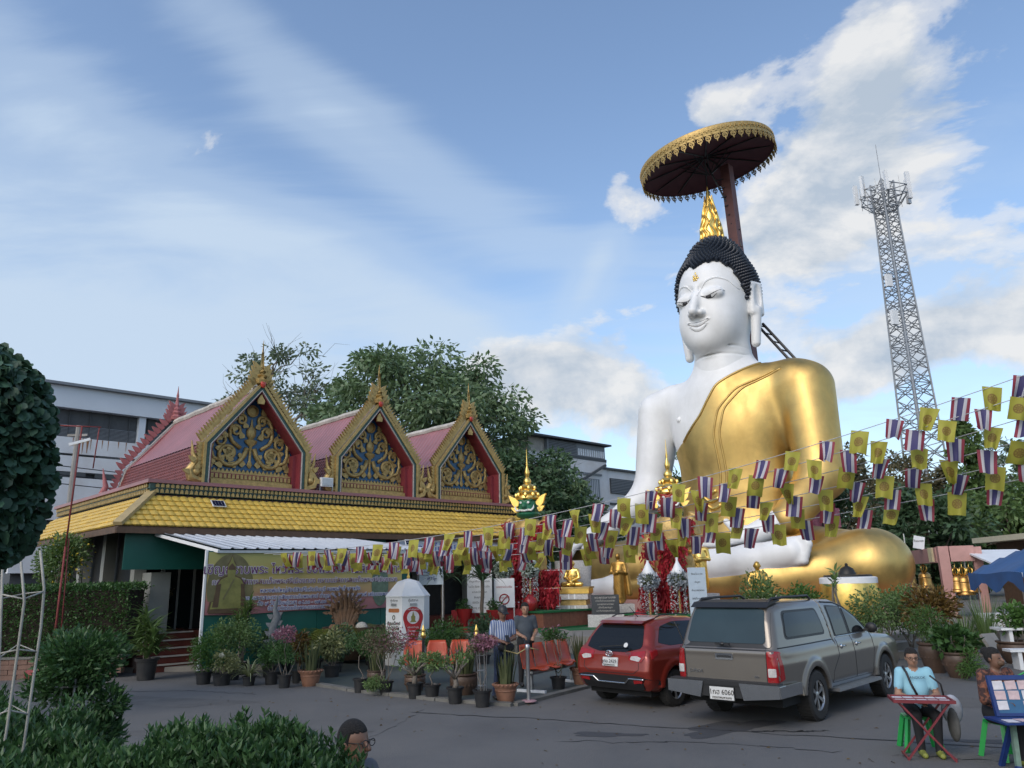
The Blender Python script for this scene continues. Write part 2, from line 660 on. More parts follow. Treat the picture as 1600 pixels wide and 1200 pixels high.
def snet(fn, lo, hi, h, lip=1.7):
 """surface nets over the blocks the surface passes through"""
 lo = np.asarray(lo, float); hi = np.asarray(hi, float)
 B = 8
 nb = np.ceil((hi - lo) / (B * h)).astype(int)
 bi = np.stack(np.meshgrid(*[np.arange(k) for k in nb], indexing='ij'), -1).reshape(-1, 3)
 cen = (lo + (bi + 0.5) * B * h).astype(np.float32)
 d = np.concatenate([fn(c) for c in np.array_split(cen, max(1, len(cen) // 200000))])
 bi = bi[np.abs(d) < 0.87 * B * h * lip]
 g = np.stack(np.meshgrid(*[np.arange(B + 1)] * 3, indexing='ij'), -1).reshape(-1, 3)
 N = nb * B + 2
 allV, allK, allQ = [], [], []
 offs = np.stack(np.meshgrid([0, 1], [0, 1], [0, 1], indexing='ij'), -1).reshape(-1, 3)
 edges = [(0, 4), (1, 5), (2, 6), (3, 7), (0, 2), (1, 3), (4, 6), (5, 7), (0, 1), (2, 3), (4, 5), (6, 7)]
 for ch in np.array_split(bi, max(1, len(bi) // 400)):
  if not len(ch): continue
  base = ch * B
  P = (lo + (base[:, None, :] + g[None]) * h).astype(np.float32)
  val = fn(P.reshape(-1, 3)).reshape(len(ch), B + 1, B + 1, B + 1)
  cv = np.stack([val[:, o[0]:o[0] + B, o[1]:o[1] + B, o[2]:o[2] + B] for o in offs], -1)
  neg = cv < 0
  ct = neg.sum(-1)
  w = np.argwhere((ct > 0) & (ct < 8))
  if len(w):
   c8 = cv[w[:, 0], w[:, 1], w[:, 2], w[:, 3]]
   acc = np.zeros((len(w), 3)); cnt = np.zeros(len(w))
   for a, b in edges:
    va, vb = c8[:, a], c8[:, b]
    x = (va < 0) != (vb < 0)
    t = np.where(x, va / np.where(x, va - vb, 1), 0)
    p = offs[a] + t[:, None] * (offs[b] - offs[a])
    acc += np.where(x[:, None], p, 0); cnt += x
   loc = acc / cnt[:, None]
   gi = base[w[:, 0]] + w[:, 1:]
   allV.append(lo + (gi + loc) * h)
   allK.append((gi[:, 0] * N[1] + gi[:, 1]) * N[2] + gi[:, 2])
  for ax in range(3):
   e = [1 if i == ax else 0 for i in range(3)]
   v0 = val[:, :B, :B, :B]
   v1 = val[:, e[0]:B + e[0], e[1]:B + e[1], e[2]:B + e[2]]
   q = np.argwhere((v0 < 0) != (v1 < 0))
   if len(q):
    s0 = v0[q[:, 0], q[:, 1], q[:, 2], q[:, 3]] < 0
    gi = base[q[:, 0]] + q[:, 1:]
    a1, a2 = (ax + 1) % 3, (ax + 2) % 3
    E1 = np.eye(3, dtype=int)[a1]; E2 = np.eye(3, dtype=int)[a2]
    cs = np.stack([gi - E1 - E2, gi - E2, gi, gi - E1], 1)
    k = (cs[..., 0] * N[1] + cs[..., 1]) * N[2] + cs[..., 2]
    k = np.where(s0[:, None], k, k[:, ::-1])
    allQ.append(k)
 V = np.concatenate(allV); K = np.concatenate(allK); Q = np.concatenate(allQ)
 o = np.argsort(K); Ks = K[o]
 idx = np.searchsorted(Ks, Q)
 idx = np.clip(idx, 0, len(Ks) - 1)
 ok = (Ks[idx] == Q).all(1)
 return V, o[idx[ok]]


def sdf_obj(name, fn, lo, hi, h, m, parent=None, ang=None, ids=None, relax=1):
 V, F = snet(fn, lo, hi, h)
 for _ in range(relax):          # pull vertices onto the true surface
  e = h * 0.25
  d = fn(V.astype(np.float32))
  n = np.stack([fn((V + np.eye(3)[i] * e).astype(np.float32)) - fn((V - np.eye(3)[i] * e).astype(np.float32)) for i in range(3)], 1) / (2 * e)
  n2 = (n * n).sum(1)
  V = V - np.where(n2 > 0.09, np.clip(d / np.maximum(n2, 0.09), -h * .6, h * .6), 0)[:, None] * n
 mi = None
 if ids is not None:
  mi = ids(V[F].mean(1).astype(np.float32))
 return raw_mesh(name, V, F, m, parent, True, 4, ang, mi)


def cast(fn, P, D, tmax, tmin=0.0, n=40):
 """march rays P + t D onto the surface; returns points"""
 P = np.asarray(P, np.float32); D = np.asarray(D, np.float32)
 t = np.full(len(P), tmin, np.float32)
 for _ in range(n):
  d = fn(P + t[:, None] * D)
  t = np.clip(t + d * 0.8, 0, tmax)
 return P + t[:, None] * D


random.seed(7)
RNG = np.random.default_rng(11)
# ------------------------------------------------------------------ foliage tools
def nrm(v):
 return v / (np.linalg.norm(v, axis=-1, keepdims=True) + 1e-9)


def leaf_mesh(P, D, L, W, fold=.18, jitter=.25, up=None):
 """pointed leaves, four triangles each: base P, direction D"""
 n = len(P)
 D = nrm(D)
 r = RNG.normal(size=(n, 3)) if up is None else np.asarray(up)[None] + RNG.normal(size=(n, 3)) * jitter
 S = nrm(np.cross(D, r))
 N = np.cross(S, D)
 L = np.broadcast_to(np.asarray(L, float), (n,))[:, None] * (1 + RNG.uniform(-.3, .3, (n, 1)))
 W = np.broadcast_to(np.asarray(W, float), (n,))[:, None] * (1 + RNG.uniform(-.25, .25, (n, 1)))
 m = P + D * L * .45
 V = np.stack([P, m + S * W * .5 + N * W * fold, P + D * L - N * L * .08, m - S * W * .5 + N * W * fold, m], 1).reshape(-1, 3)
 F = (np.array([(0, 4, 1), (1, 4, 2), (2, 4, 3), (3, 4, 0)])[None] + (np.arange(n) * 5)[:, None, None]).reshape(-1, 3)
 return V, F


def diamond_mesh(P, D, L, W):
 n = len(P)
 D = nrm(D)
 S = nrm(np.cross(D, RNG.normal(size=(n, 3))))
 N = np.cross(S, D)
 L = np.broadcast_to(np.asarray(L, float), (n,))[:, None] * (1 + RNG.uniform(-.35, .35, (n, 1)))
 W = np.broadcast_to(np.asarray(W, float), (n,))[:, None] * (1 + RNG.uniform(-.3, .3, (n, 1)))
 V = np.stack([P, P + D * L * .5 + S * W * .5, P + D * L - N * L * .1, P + D * L * .5 - S * W * .5], 1).reshape(-1, 3)
 F = np.arange(4 * n).reshape(-1, 4)
 return V, F


def blade(mb, base, az, lean, ln, w, curve, n=5, m=0, twist=0.0):
 """a strap leaf: starts at base, leans and arches over"""
 a = lean
 p = np.array(base, float)
 d = np.array([math.cos(az), math.sin(az), 0])
 s = np.array([-math.sin(az), math.cos(az), 0])
 rows = []
 for i in range(n + 1):
  t = i / n
  ww = w * (1 - t ** 2.2) * (.7 + .6 * t * (1 - t)) + .002
  ss = s * math.cos(twist * t) + np.array([0, 0, 1]) * math.sin(twist * t)
  rows.append((p - ss * ww, p + (d * math.cos(a) * -.0) + np.array([0, 0, -ww * .35]) , p + ss * ww))
  a2 = lean + curve * t
  p = p + (d * math.sin(a2) + np.array([0, 0, 1]) * math.cos(a2)) * ln / n
 mb.grid(rows, m)


def cloud_points(n, c, r, shell=.55):
 d = nrm(RNG.normal(size=(n, 3)))
 rad = (shell + (1 - shell) * RNG.random((n, 1)) ** .6)
 return np.asarray(c) + d * rad * np.asarray(r), d


def limb_path(a, b, wob=.12, n=6, sag=0.0):
 a = np.asarray(a, float); b = np.asarray(b, float)
 t = np.linspace(0, 1, n)[:, None]
 L = np.linalg.norm(b - a)
 P = a + (b - a) * t + RNG.normal(size=(n, 3)) * wob * L * .25 * np.sin(t * math.pi)
 P[:, 2] += (np.sin(t[:, 0] * math.pi) * sag * L)
 return P


def tree(name, label, base, h, crown_c, crown_r, ncl, clr, nleaf, L, W, lm, bm, trunk_r=.25, bare=0.0, droop=.35, flat=.7, shell=.5, group=None, fine=False, cat='tree', seedpts=None, limbs=True, forks=5):
 """tapered trunk, limbs reaching into the crown, and leaf clumps on the limb ends"""
 t = thing(name, label, cat, base, 0, group)
 cc = np.asarray(crown_c, float)
 C, d = cloud_points(ncl, cc, crown_r, shell)
 if seedpts is not None: C = np.asarray(seedpts, float)
 tb = MB()
 fork = np.array([cc[0] * .3, cc[1] * .3, max(.3, cc[2] - crown_r[2] * .9)])
 top = np.array([cc[0] * .8, cc[1] * .8, cc[2] + crown_r[2] * .5])
 P = np.concatenate([limb_path((0, 0, -.1), fork, .05, 4)[:-1], limb_path(fork, top, .12, 6)])
 tb.tube(P, list(np.linspace(trunk_r, trunk_r * .2, len(P))), 8)
 if limbs:
  hubs = []
  for k in range(forks):
   a = 2 * math.pi * k / forks + random.uniform(-.4, .4)
   e = cc + np.array([math.cos(a), math.sin(a), random.uniform(-.3, .5)]) * np.asarray(crown_r) * .5
   s0 = P[random.randint(3, min(6, len(P) - 2))]
   q = limb_path(s0, e, .15, 6, .06)
   tb.tube(q, list(np.linspace(trunk_r * .5, trunk_r * .2, 6)), 6)
   hubs += [q[2], q[3], q[4], q[5]]
  hubs += list(P[3:])
  H = np.array(hubs)
  for c in C:
   i = np.argmin(((H - c) ** 2).sum(1) + RNG.random(len(H)) * .8)
   q = limb_path(H[i], c, .2, 5, .05)
   tb.tube(q, list(np.linspace(trunk_r * .17, trunk_r * .04, 5)), 4, cap=False)
   if bare > 0:
    for _ in range(4):
     e = c + RNG.normal(size=3) * clr * 1.3 + np.array([0, 0, clr * .5])
     tb.tube(limb_path(q[3], e, .2, 4, .04), [trunk_r * .06, trunk_r * .045, trunk_r * .03, trunk_r * .015], 4, cap=False)
 tb.build('trunk', bm, t, True)
 w = RNG.uniform(.5, 1.5, len(C)); w /= w.sum()
 idx = RNG.choice(len(C), nleaf, p=w)
 ofs = nrm(RNG.normal(size=(nleaf, 3))) * (RNG.random((nleaf, 1)) ** .45) * clr * np.array([1, 1, flat])
 sc = RNG.uniform(.7, 1.3, len(C))[idx][:, None]
 PP = C[idx] + ofs * sc
 D = nrm(ofs) + RNG.normal(size=(nleaf, 3)) * .6 + np.array([0, 0, -droop])
 V, F = leaf_mesh(PP, D, L, W) if fine else diamond_mesh(PP, D, L, W)
 raw_mesh('crown', V, F, lm, t, False, F.shape[1])
 return t


M_BARK = mat('bark', (0.10, 0.08, 0.06), 0.9, var=0.3, scale=6, bump=.6, bscale=20)
M_BARKL = mat('pale_bark', (0.17, 0.145, 0.12), 0.9, var=0.25, scale=5)
LM_TREE = leaf_mat('leaf_tree', (0.14, 0.205, 0.11), .5, .25)
LM_SPARSE = leaf_mat('leaf_sparse', (0.14, 0.18, 0.115), .45, .25)
LM_DARK = leaf_mat('leaf_dark', (0.06, 0.108, 0.052), .5, .15)
LM_OLIVE = leaf_mat('leaf_olive', (0.165, 0.165, 0.09), .45, .25, hue=(.17, .14, .08))
LM_MID = leaf_mat('leaf_mid', (0.115, 0.18, 0.062), .5, .28)
LM_BRIGHT = leaf_mat('leaf_bright', (0.075, 0.15, 0.035), .4, .3)
LM_YEL = leaf_mat('leaf_yellowish', (0.14, 0.16, 0.035), .4, .3)
LM_HEDGE = leaf_mat('leaf_hedge', (0.052, 0.112, 0.032), .5, .2, rough=.42)
LM_NEAR = leaf_mat('leaf_glossy', (0.030, 0.085, 0.028), .5, .22, rough=.4, hue=(.085, .17, .06))
LM_ROUND = leaf_mat('leaf_round', (0.042, 0.09, 0.056), .5, .15, rough=.5)
LM_VAR = leaf_mat('leaf_variegated', (0.12, 0.16, 0.05), .5, .2, hue=(.36, .36, .16))
LM_SANS = leaf_mat('leaf_sword', (0.055, 0.085, 0.040), .4, .1, hue=(.16, .17, .075))
LM_SPID = leaf_mat('leaf_ribbon', (0.14, 0.18, 0.06), .4, .2, hue=(.38, .40, .22))
LM_CROT = leaf_mat('leaf_croton', (0.12, 0.06, 0.025), .5, .2, hue=(.20, .13, .03))
LM_PINK = leaf_mat('petal_pink', (0.30, 0.11, 0.17), .35, .3, hue=(.42, .22, .28))
LM_WHITE = leaf_mat('petal_white', (0.6, 0.58, 0.48), .2, .2)
LM_YFL = leaf_mat('petal_yellow', (0.6, 0.45, 0.05), .2, .2)
# ------------------------------------------------------------------ ground
M_ASPH = mat('asphalt', (0.108, 0.106, 0.104), 0.85, var=0.20, scale=0.35, bump=0.5, bscale=55, dirt=(0.15, 0.142, 0.13), dirt_amt=0.65, dirt_scale=0.45, detail=9)
M_PLAZA = mat('painted_slab', (0.045, 0.062, 0.058), 0.6, var=0.25, scale=0.8, dirt=(0.085, 0.09, 0.085), dirt_amt=0.5, dirt_scale=0.9)
M_KERB = mat('kerb_concrete', (0.16, 0.155, 0.14), 0.85, var=0.2, scale=3, dirt=(0.07, 0.068, 0.06), dirt_amt=0.6, dirt_scale=2)
M_COURT = mat('court_concrete', (0.23, 0.215, 0.19), 0.85, var=0.14, scale=0.7, bump=0.3, bscale=30, dirt=(0.12, 0.11, 0.095), dirt_amt=0.55, dirt_scale=0.8)
M_CRACK = mat('crack_tar', (0.018, 0.018, 0.02), 0.8, var=0.2)
g = MB()
g.grid([[(-2500 + 5000 * i / 4, -1500 + 5000 * j / 4, 0) for i in range(5)] for j in range(5)])
tag(g.build('ground', M_ASPH), kind='structure')
FRONT = [(-6.4, 20.1), (-5.4, 18.9), (-3.45, 16.75), (-1.5, 15.15), (-.1, 14.3), (1.7, 16.9), (3.1, 19.9), (4.2, 21.4)]
BACK = [(4.2, 26), (-4, 27), (-6.4, 22.5)]
mb = MB(); mb.prism(FRONT + BACK, .0, .035, axes=(0, 1, 2)); tag(mb.build('plaza', M_PLAZA), kind='structure')
mb = MB()
for a, b in zip(FRONT[:-1], FRONT[1:]):
 L_ = math.hypot(b[0] - a[0], b[1] - a[1]); n = max(1, int(L_ / 1.0))
 d = np.array([(b[0] - a[0]) / n, (b[1] - a[1]) / n, 0])
 for i in range(n):
  p = np.array([a[0], a[1], .02]) + d * i
  mb.bar(p + d * .006, p + d * .994, .17, .07 + .006 * (i % 2), up=(0, 0, 1))
tag(mb.build('plaza_kerb', M_KERB), kind='structure')
mb = MB(); mb.prism([(-3.5, 25.5), (1.5, 23.6), (9.6, 21.4), (13.2, 23.0), (46, 34), (46, 90), (-8, 90), (-2.0, 32.5)], .0, .50, axes=(0, 1, 2)); tag(mb.build('terrace', M_COURT), kind='structure')
mb = MB()
for (x0, y0), (x1, y1) in (((-3.5, 25.5), (1.5, 23.6)), ((1.5, 23.6), (9.6, 21.4))):
 n = 7
 for r in range(2):
  for i in range(n):
   a = np.array([x0 + (x1 - x0) * (i + .02 + .5 * (r % 2) * (i < n - 1)) / n, y0 + (y1 - y0) * (i + .02 + .5 * (r % 2) * (i < n - 1)) / n, .13 + .24 * r])
   b = np.array([x0 + (x1 - x0) * min(n, i + .97 + .5 * (r % 2)) / n, y0 + (y1 - y0) * min(n, i + .97 + .5 * (r % 2)) / n, .13 + .24 * r])
   mb.bar(a, b, .06 + .01 * ((i * 7 + r) % 3), .22, up=(0, 0, 1)) if False else mb.bar(a, b, .22, .06 + .01 * ((i * 7 + r) % 3), up=(1, .3, 0))
tag(mb.build('terrace_edge_blocks', M_KERB), kind='structure')
# low apron in front of the pavilion and the strip the left hedge stands on
mb = MB(); mb.prism([(-13.5, 21.3), (-6.5, 21.3), (-6.3, 22.6), (2, 31), (-8, 34), (-16, 26)], 0, .12, axes=(0, 1, 2)); tag(mb.build('pavilion_apron', M_COURT), kind='structure')
# cracks and tar seams in the asphalt
def crack(pts, w, nm='pavement_crack'):
 pts = np.array(pts, float); n = len(pts) * 9
 t = np.linspace(0, 1, len(pts)); ts = np.linspace(0, 1, n)
 x = np.interp(ts, t, pts[:, 0]) + RNG.normal(size=n) * .035; y = np.interp(ts, t, pts[:, 1]) + RNG.normal(size=n) * .035
 ww = w * (.4 + RNG.random(n)); ww[0] = ww[-1] = .002
 mb = MB()
 mb.grid([[(x[i], y[i] - ww[i], .004) for i in range(n)], [(x[i], y[i] + ww[i], .004) for i in range(n)]])
 return tag(mb.build(nm, M_CRACK), kind='structure')
crack([(-2.9, 9.6), (-2.0, 12.2), (-1.6, 14.2)], .022)
crack([(-3.6, 9.2), (-2.9, 10.6), (-2.5, 11.5)], .014)
crack([(-1.9, 13.9), (.2, 13.0), (2.0, 12.1), (4.5, 10.9), (8.5, 9.0)], .022)
crack([(.5, 11.2), (2.4, 10.9), (3.9, 10.2)], .015)
crack([(3.2, 11.6), (3.8, 11.5), (4.3, 11.55)], .03)
crack([(4.4, 10.0), (5.5, 9.5), (7.4, 8.9)], .014)
crack([(-8.5, 17.5), (-6.8, 17.3), (-5.2, 16.5)], .02)
crack([(1.2, 9.2), (1.5, 9.15), (1.9, 9.2)], .02)

M_PATCH = mat('asphalt_patch', (0.050, 0.050, 0.053), 0.8, var=0.2, scale=1.0, bump=.4, bscale=60)
M_PATCHL = mat('worn_concrete_patch', (0.120, 0.115, 0.108), 0.9, var=0.2, scale=1.2, bump=.4, bscale=50, dirt=(.07, .068, .066), dirt_amt=.7, dirt_scale=1.6)
def blotch(c, rx, ry, rot, m, z=.003, nm='road_patch'):
 P = []
 for a in np.linspace(0, 2 * math.pi, 40, endpoint=False):
  k = 1 + .22 * math.sin(3 * a + c[0]) + .12 * math.sin(7 * a + c[1]) + random.uniform(-.06, .06)
  x, y = rx * k * math.cos(a), ry * k * math.sin(a)
  P.append((c[0] + x * math.cos(rot) - y * math.sin(rot), c[1] + x * math.sin(rot) + y * math.cos(rot), z))
 mb = MB(); mb.add(P, [tuple(range(40))]); tag(mb.build(nm, m), kind='structure')
blotch((-6.6, 15.8), 1.6, .5, -.4, M_PATCHL); blotch((5.2, 8.3), 1.4, .4, -.3, M_PATCH); blotch((1.2, 11.6), .5, .16, -.2, M_PATCH, .0035, 'oil_stain'); blotch((3.0, 11.9), .9, .35, .6, M_PATCH, .003, 'oil_stain'); blotch((-4.4, 12.6), 1.8, .5, -.2, M_PATCHL); blotch((7.6, 13.6), 1.2, .5, -.3, M_PATCHL); blotch((5.9, 10.6), .5, .12, -.2, M_PATCH, .0035, 'oil_stain'); blotch((.2, 9.0), 1.3, .3, -.1, M_PATCHL, .002)
rr_ = RNG.random((260, 2)); P = np.stack([-6 + 15 * rr_[:, 0], 8.5 + 9 * rr_[:, 1], np.full(260, .006)], 1)
V, F = leaf_mesh(P, np.concatenate([RNG.normal(size=(260, 2)), np.full((260, 1), .08)], 1), .06, .03, up=(0, 0, 1)); tag(raw_mesh('fallen_leaves', V, F, LM_CROT, None, False, 3), kind='stuff')
# ------------------------------------------------------------------ the great seated statue and its parasol
M_WHITE = mat('white_paint', (0.80, 0.80, 0.79), 0.42, var=0.05, scale=1.6, dirt=(0.55, 0.54, 0.50), dirt_amt=0.35, dirt_scale=1.1, spec=0.45, stretch=(1, 1, .3))
M_GOLD = mat('gold_paint', (0.66, 0.46, 0.16), 0.48, metal=0.92, var=0.12, scale=1.6, bump=0.10, bscale=5, dirt=(0.50, 0.33, 0.12), dirt_amt=0.75, dirt_scale=1.3, rvar=0.30, stretch=(1, 1, .35))
M_GOLDB = mat('bright_gold', (0.85, 0.58, 0.16), 0.28, metal=0.9, var=0.15, scale=9, bump=0.1, bscale=30)
M_GOLDR = mat('gilt_stucco', (0.46, 0.32, 0.12), 0.5, metal=0.55, var=0.30, scale=9, bump=0.25, bscale=35)
M_HAIR = mat('black_blue_paint', (0.012, 0.017, 0.028), 0.35, var=0.2)
M_BLACK = mat('black_paint', (0.012, 0.012, 0.013), 0.4, var=0.1)
M_INK = mat('ink', (0.02, 0.018, 0.018), 0.6, var=0.05)
M_CONC = mat('concrete', (0.30, 0.29, 0.27), 0.85, var=0.15, scale=1.5, bump=0.4, bscale=40, dirt=(0.14, 0.13, 0.11), dirt_amt=0.5, dirt_scale=0.9)
M_PINKP = mat('pink_paint', (0.50, 0.27, 0.24), 0.6, var=0.10, scale=3, dirt=(0.3, 0.18, 0.15), dirt_amt=0.35)

bud = thing('buddha_statue', 'giant seated statue in white and gold with black curled hair, under a parasol', 'statue', (8.3, 34.0, 0), math.radians(-44))
XC = 0.35
ROBE_Z = [5.0, 7.6, 8.2, 9.3, 10.6, 11.5, 12.6]
ROBE_X = [-9.0, -2.6, -1.35, -0.15, 0.75, 2.4, 5.0]

leg_l = [(s_rc((2.2, 3.0, 2.75), (6.7, 0.35, 2.42), 1.55, 1.12), .5), (s_rc((6.75, 0.25, 2.38), (3.0, -1.05, 1.9), 1.13, .82), .6), (s_rc((3.0, -1.05, 1.9), (-4.0, -1.5, 1.7), .82, .5), .5),
   (s_el((6.6, .2, 2.38), (1.35, 1.35, 1.14)), .4)]
leg_r = [(s_rc((-1.6, 3.0, 2.8), (-6.8, 0.7, 2.5), 1.55, 1.18), .5), (s_rc((-6.8, 0.6, 2.5), (-2.8, -.95, 2.45), 1.17, .92), .6), (s_rc((-2.8, -.95, 2.45), (-.6, -1.35, 2.4), .92, .78), .4)]
torso = [(s_el((XC, 2.7, 3.2), (3.5, 2.0, 1.9)), 0), (s_el((XC, 2.45, 5.8), (2.7, 1.65, 2.9)), 1.0), (s_el((XC, 2.35, 8.9), (2.95, 1.75, 2.4)), 1.2),
   (s_rc((XC - 2.9, 2.55, 10.5), (XC + 3.0, 2.55, 10.5), 1.0, 1.0), 1.0)]
arm_l = [(s_rc((XC + 3.7, 2.55, 10.1), (4.5, 2.0, 6.2), 1.16, .90), .7), (s_rc((4.5, 2.0, 6.1), (3.7, .1, 4.3), .88, .62), .5)]
arm_r = [(s_rc((XC - 3.9, 2.55, 10.15), (-4.15, 2.15, 6.2), 1.12, .82), .55), (s_rc((-4.15, 2.15, 6.2), (-5.6, .55, 4.6), .80, .52), .5)]
foot_r = [(s_rc((-.6, -1.35, 2.4), (2.8, -1.4, 2.62), .78, .64), .4), (s_rc((2.6, -1.4, 2.62), (4.4, -1.3, 2.95), .64, .56), .3)]
foot_l = [(s_rc((-4.0, -1.5, 1.70), (-5.9, -1.5, 1.60), .52, .42), .3)]
neck = [(s_rc((XC, 2.4, 10.6), (XC, 2.25, 13.0), 1.55, 1.25), .9)]


def toes():
 L = []
 for k in range(5):
  y = -1.42 + .18 * k
  z = 2.55 + .19 * k
  L.append((s_rc((4.2, -1.42 + .03 * k, z), (5.06 - .06 * abs(k - 3), -1.5 + .03 * k, z + .08), .19, .18), .05))
 return L


def hand_r():
 L = [(s_rc((-5.6, .55, 4.6), (-6.35, -.25, 4.0), .52, .46), .3)]
 for k in range(4):
  o = np.array([-.30 + .2 * k, .26 - .2 * k, .02 * k])
  a = np.array([-6.4, -.30, 3.95]) + o
  b = np.array([-6.85, -.80, 3.55]) + o
  c = np.array([-7.05, -1.05, 2.95 - .08 * (k in (1, 2))]) + o
  L += [(s_rc(a, b, .2, .18), .08), (s_rc(b, c, .18, .13), .05)]
 L += [(s_rc((-5.9, -.1, 4.3), (-5.75, -.75, 3.95), .2, .17), .1), (s_rc((-5.75, -.75, 3.95), (-5.95, -1.1, 3.55), .17, .13), .05)]
 return L


def hand_l():
 L = [(s_rc((3.7, .1, 4.3), (2.5, -.45, 3.75), .58, .46), .3)]
 for k in range(4):
  yy = -.95 + .27 * k
  a = np.array([2.2, yy, 3.6]); b = np.array([1.1, yy - .04, 3.45]); c = np.array([.1 - .15 * (k in (1, 2)), yy - .02, 3.45])
  L += [(s_rc(a, b, .22, .19), .1), (s_rc(b, c, .19, .14), .05)]
 L += [(s_rc((2.5, -.75, 3.85), (1.85, -.95, 4.0), .22, .18), .12), (s_rc((1.85, -.95, 4.0), (1.5, -.9, 4.3), .18, .13), .05)]
 return L


body = SDF()
for f, k in torso + leg_l + neck: body.u(f, k)
core = SDF()
for f, k in torso: core.u(f, k)
arms = SDF()
for f, k in arm_r + hand_r(): arms.u(f, k)
larm = SDF()
for f, k in arm_l: larm.u(f, k)
lh = SDF()
for f, k in hand_l(): lh.u(f, k)
rl = SDF()
for f, k in leg_r: rl.u(f, k)
ll = SDF()
for f, k in leg_l: ll.u(f, k)
rf = SDF()
for f, k in foot_r + toes(): rf.u(f, k)
lf = SDF()
for f, k in foot_l: lf.u(f, k)
nk = SDF()
for f, k in neck: nk.u(f, k)


def cut_base(P, d):
 return smax(d, (1.2 - P[:, 2]), .1)


def body_fn(P):
 d = smin(core(P), nk(P), .9)
 d = smin(d, arms(P), .45)
 d = smin(d, larm(P), .5)
 d = smin(d, smin(rl(P), rf(P), .3), .12)
 d = smin(d, smin(ll(P), lf(P), .3), .12)
 d = smin(d, lh(P), .1)
 return cut_base(P, d)


def robe_fn(P):
 t = smin(core(P), nk(P), .9)
 t = smin(t, larm(P), .5)
 xb = np.interp(P[:, 2], ROBE_Z, ROBE_X)
 reg = (xb - P[:, 0]) * .75
 t = np.maximum(t, reg)
 t = np.maximum(t, .25 - arms(P)) if False else t
 hem = np.maximum(rl(P), P[:, 0] + .55 - (P[:, 2] - 2.4) * .35)
 hem2 = np.maximum(ll(P), -3.6 - P[:, 0])
 d = smin(np.minimum(t, hem), hem2, .06)
 return np.maximum(cut_base(P, d) - .055, -(body_fn(P) + .12))


sdf_obj('body', body_fn, (-9.5, -3, .9), (9.5, 5.2, 13.2), .085, M_WHITE, bud)
sdf_obj('robe', robe_fn, (-9.5, -3, .9), (9.5, 5.2, 13.2), .07, M_GOLD, bud, ang=50)


def strip(pts, r, fn, name, m, par, off=0.0, n=5, D=(0, 1, 0), back=6.0, seg=60):
 """a raised line laid along the front of a surface"""
 pts = np.asarray(pts, float)
 t = np.linspace(0, 1, len(pts))
 ts = np.linspace(0, 1, seg)
 x = np.interp(ts, t, pts[:, 0]); z = np.interp(ts, t, pts[:, 1])
 for _ in range(4):
  x[1:-1] = (x[:-2] + 2 * x[1:-1] + x[2:]) / 4; z[1:-1] = (z[:-2] + 2 * z[1:-1] + z[2:]) / 4
 P = np.stack([x, np.full(seg, -back), z], 1)
 Q = cast(fn, P, np.repeat(np.array([D], float), seg, 0), 14.0)
 Q[:, 1] -= off
 rr = r if np.isscalar(r) else np.interp(ts, np.linspace(0, 1, len(r)), r)
 mb = MB()
 mb.tube(Q, rr, n)
 return mb.build(name, m, par, True)


for dx in (0.0, .28):
 strip([(3.2 + dx, 10.95), (1.6 + dx, 10.3), (.75 + dx, 9.4), (.45 + dx, 8.3), (.55 + dx, 6.5), (.35 + dx, 5.3)], .05, lambda P: robe_fn(P), 'robe_seam', M_GOLD, bud)
strip([(2.35, 11.5), (.75, 10.6), (-.15, 9.3), (-1.3, 8.22)], .06, robe_fn, 'robe_border', M_GOLD, bud)
for k in range(5):
 strip([(-.55 + .1 * k, 5.9 - .32 * k), (-.2 + .1 * k, 5.62 - .32 * k), (.25 + .08 * k, 5.82 - .32 * k)], .09, robe_fn, 'robe_fold', M_GOLDB, bud, seg=14)
mbn = MB(); q = cast(body_fn, [[-1.55, -4, 9.35]], [[0, 1, 0]], 12)
mbn.ball(q[0], (.14, .1, .14)); mbn.build('nipple', M_WHITE, bud, True)

# head
hd = SDF()
HX = XC + .05
for f, k in [(s_el((HX, 2.2, 15.35), (1.78, 2.0, 2.25)), 0), (s_el((HX, 1.85, 13.95), (1.43, 1.70, 1.97)), .7), (s_el((HX, .95, 12.8), (.70, .70, .60)), .6),
    (s_el((HX + .68, 1.20, 13.6), (.70, .85, 1.0)), .5), (s_el((HX - .68, 1.20, 13.6), (.70, .85, 1.0)), .5),
    (s_rc((HX, .24, 15.15), (HX, -.26, 13.98), .11, .21), .28), (s_el((HX + .25, .06, 13.92), (.18, .23, .16)), .12), (s_el((HX - .25, .06, 13.92), (.18, .23, .16)), .12),
    (s_rc((HX, 2.3, 10.8), (HX, 2.15, 13.2), 1.46, 1.27), .25)]:
 hd.u(f, k)
for s in (-1, 1):
 hd.sub(s_el((HX + s * .74, .14, 15.12), (.52, .10, .17), roty(s * .06)), .25)
 hd.u(s_el((HX + s * .68, .50, 14.84), (.54, .36, .34), roty(s * .1)), .10)
 # ear
 hd.u(s_bx((HX + s * 1.90, 2.25, 14.7), (.17, .42, .85), .15, rotz(-s * .25)), .12)
 hd.sub(s_el((HX + s * 2.07, 2.2, 14.75), (.14, .22, .6)), .06)
 hd.u(s_rc((HX + s * 1.90, 2.2, 14.1), (HX + s * 1.76, 2.15, 12.55), .25, .21), .1)
_b = list(hd.ops)
_h0 = SDF(); _h0.ops = _b
for zc, cv, w, rz_ in ((13.44, .16, .50, .085), (13.21, .20, .40, .095)):
 xs = np.linspace(-w, w, 9)
 q = cast(_h0, [[HX + x, -3, zc + cv * (x / w) ** 2] for x in xs], [[0, 1, 0]] * 9, 7)
 for x, p in zip(xs, q): hd.u(s_el(p + np.array([0, .045, 0]), (.10, .10, rz_ * (1 - .55 * abs(x / w)))), .05)
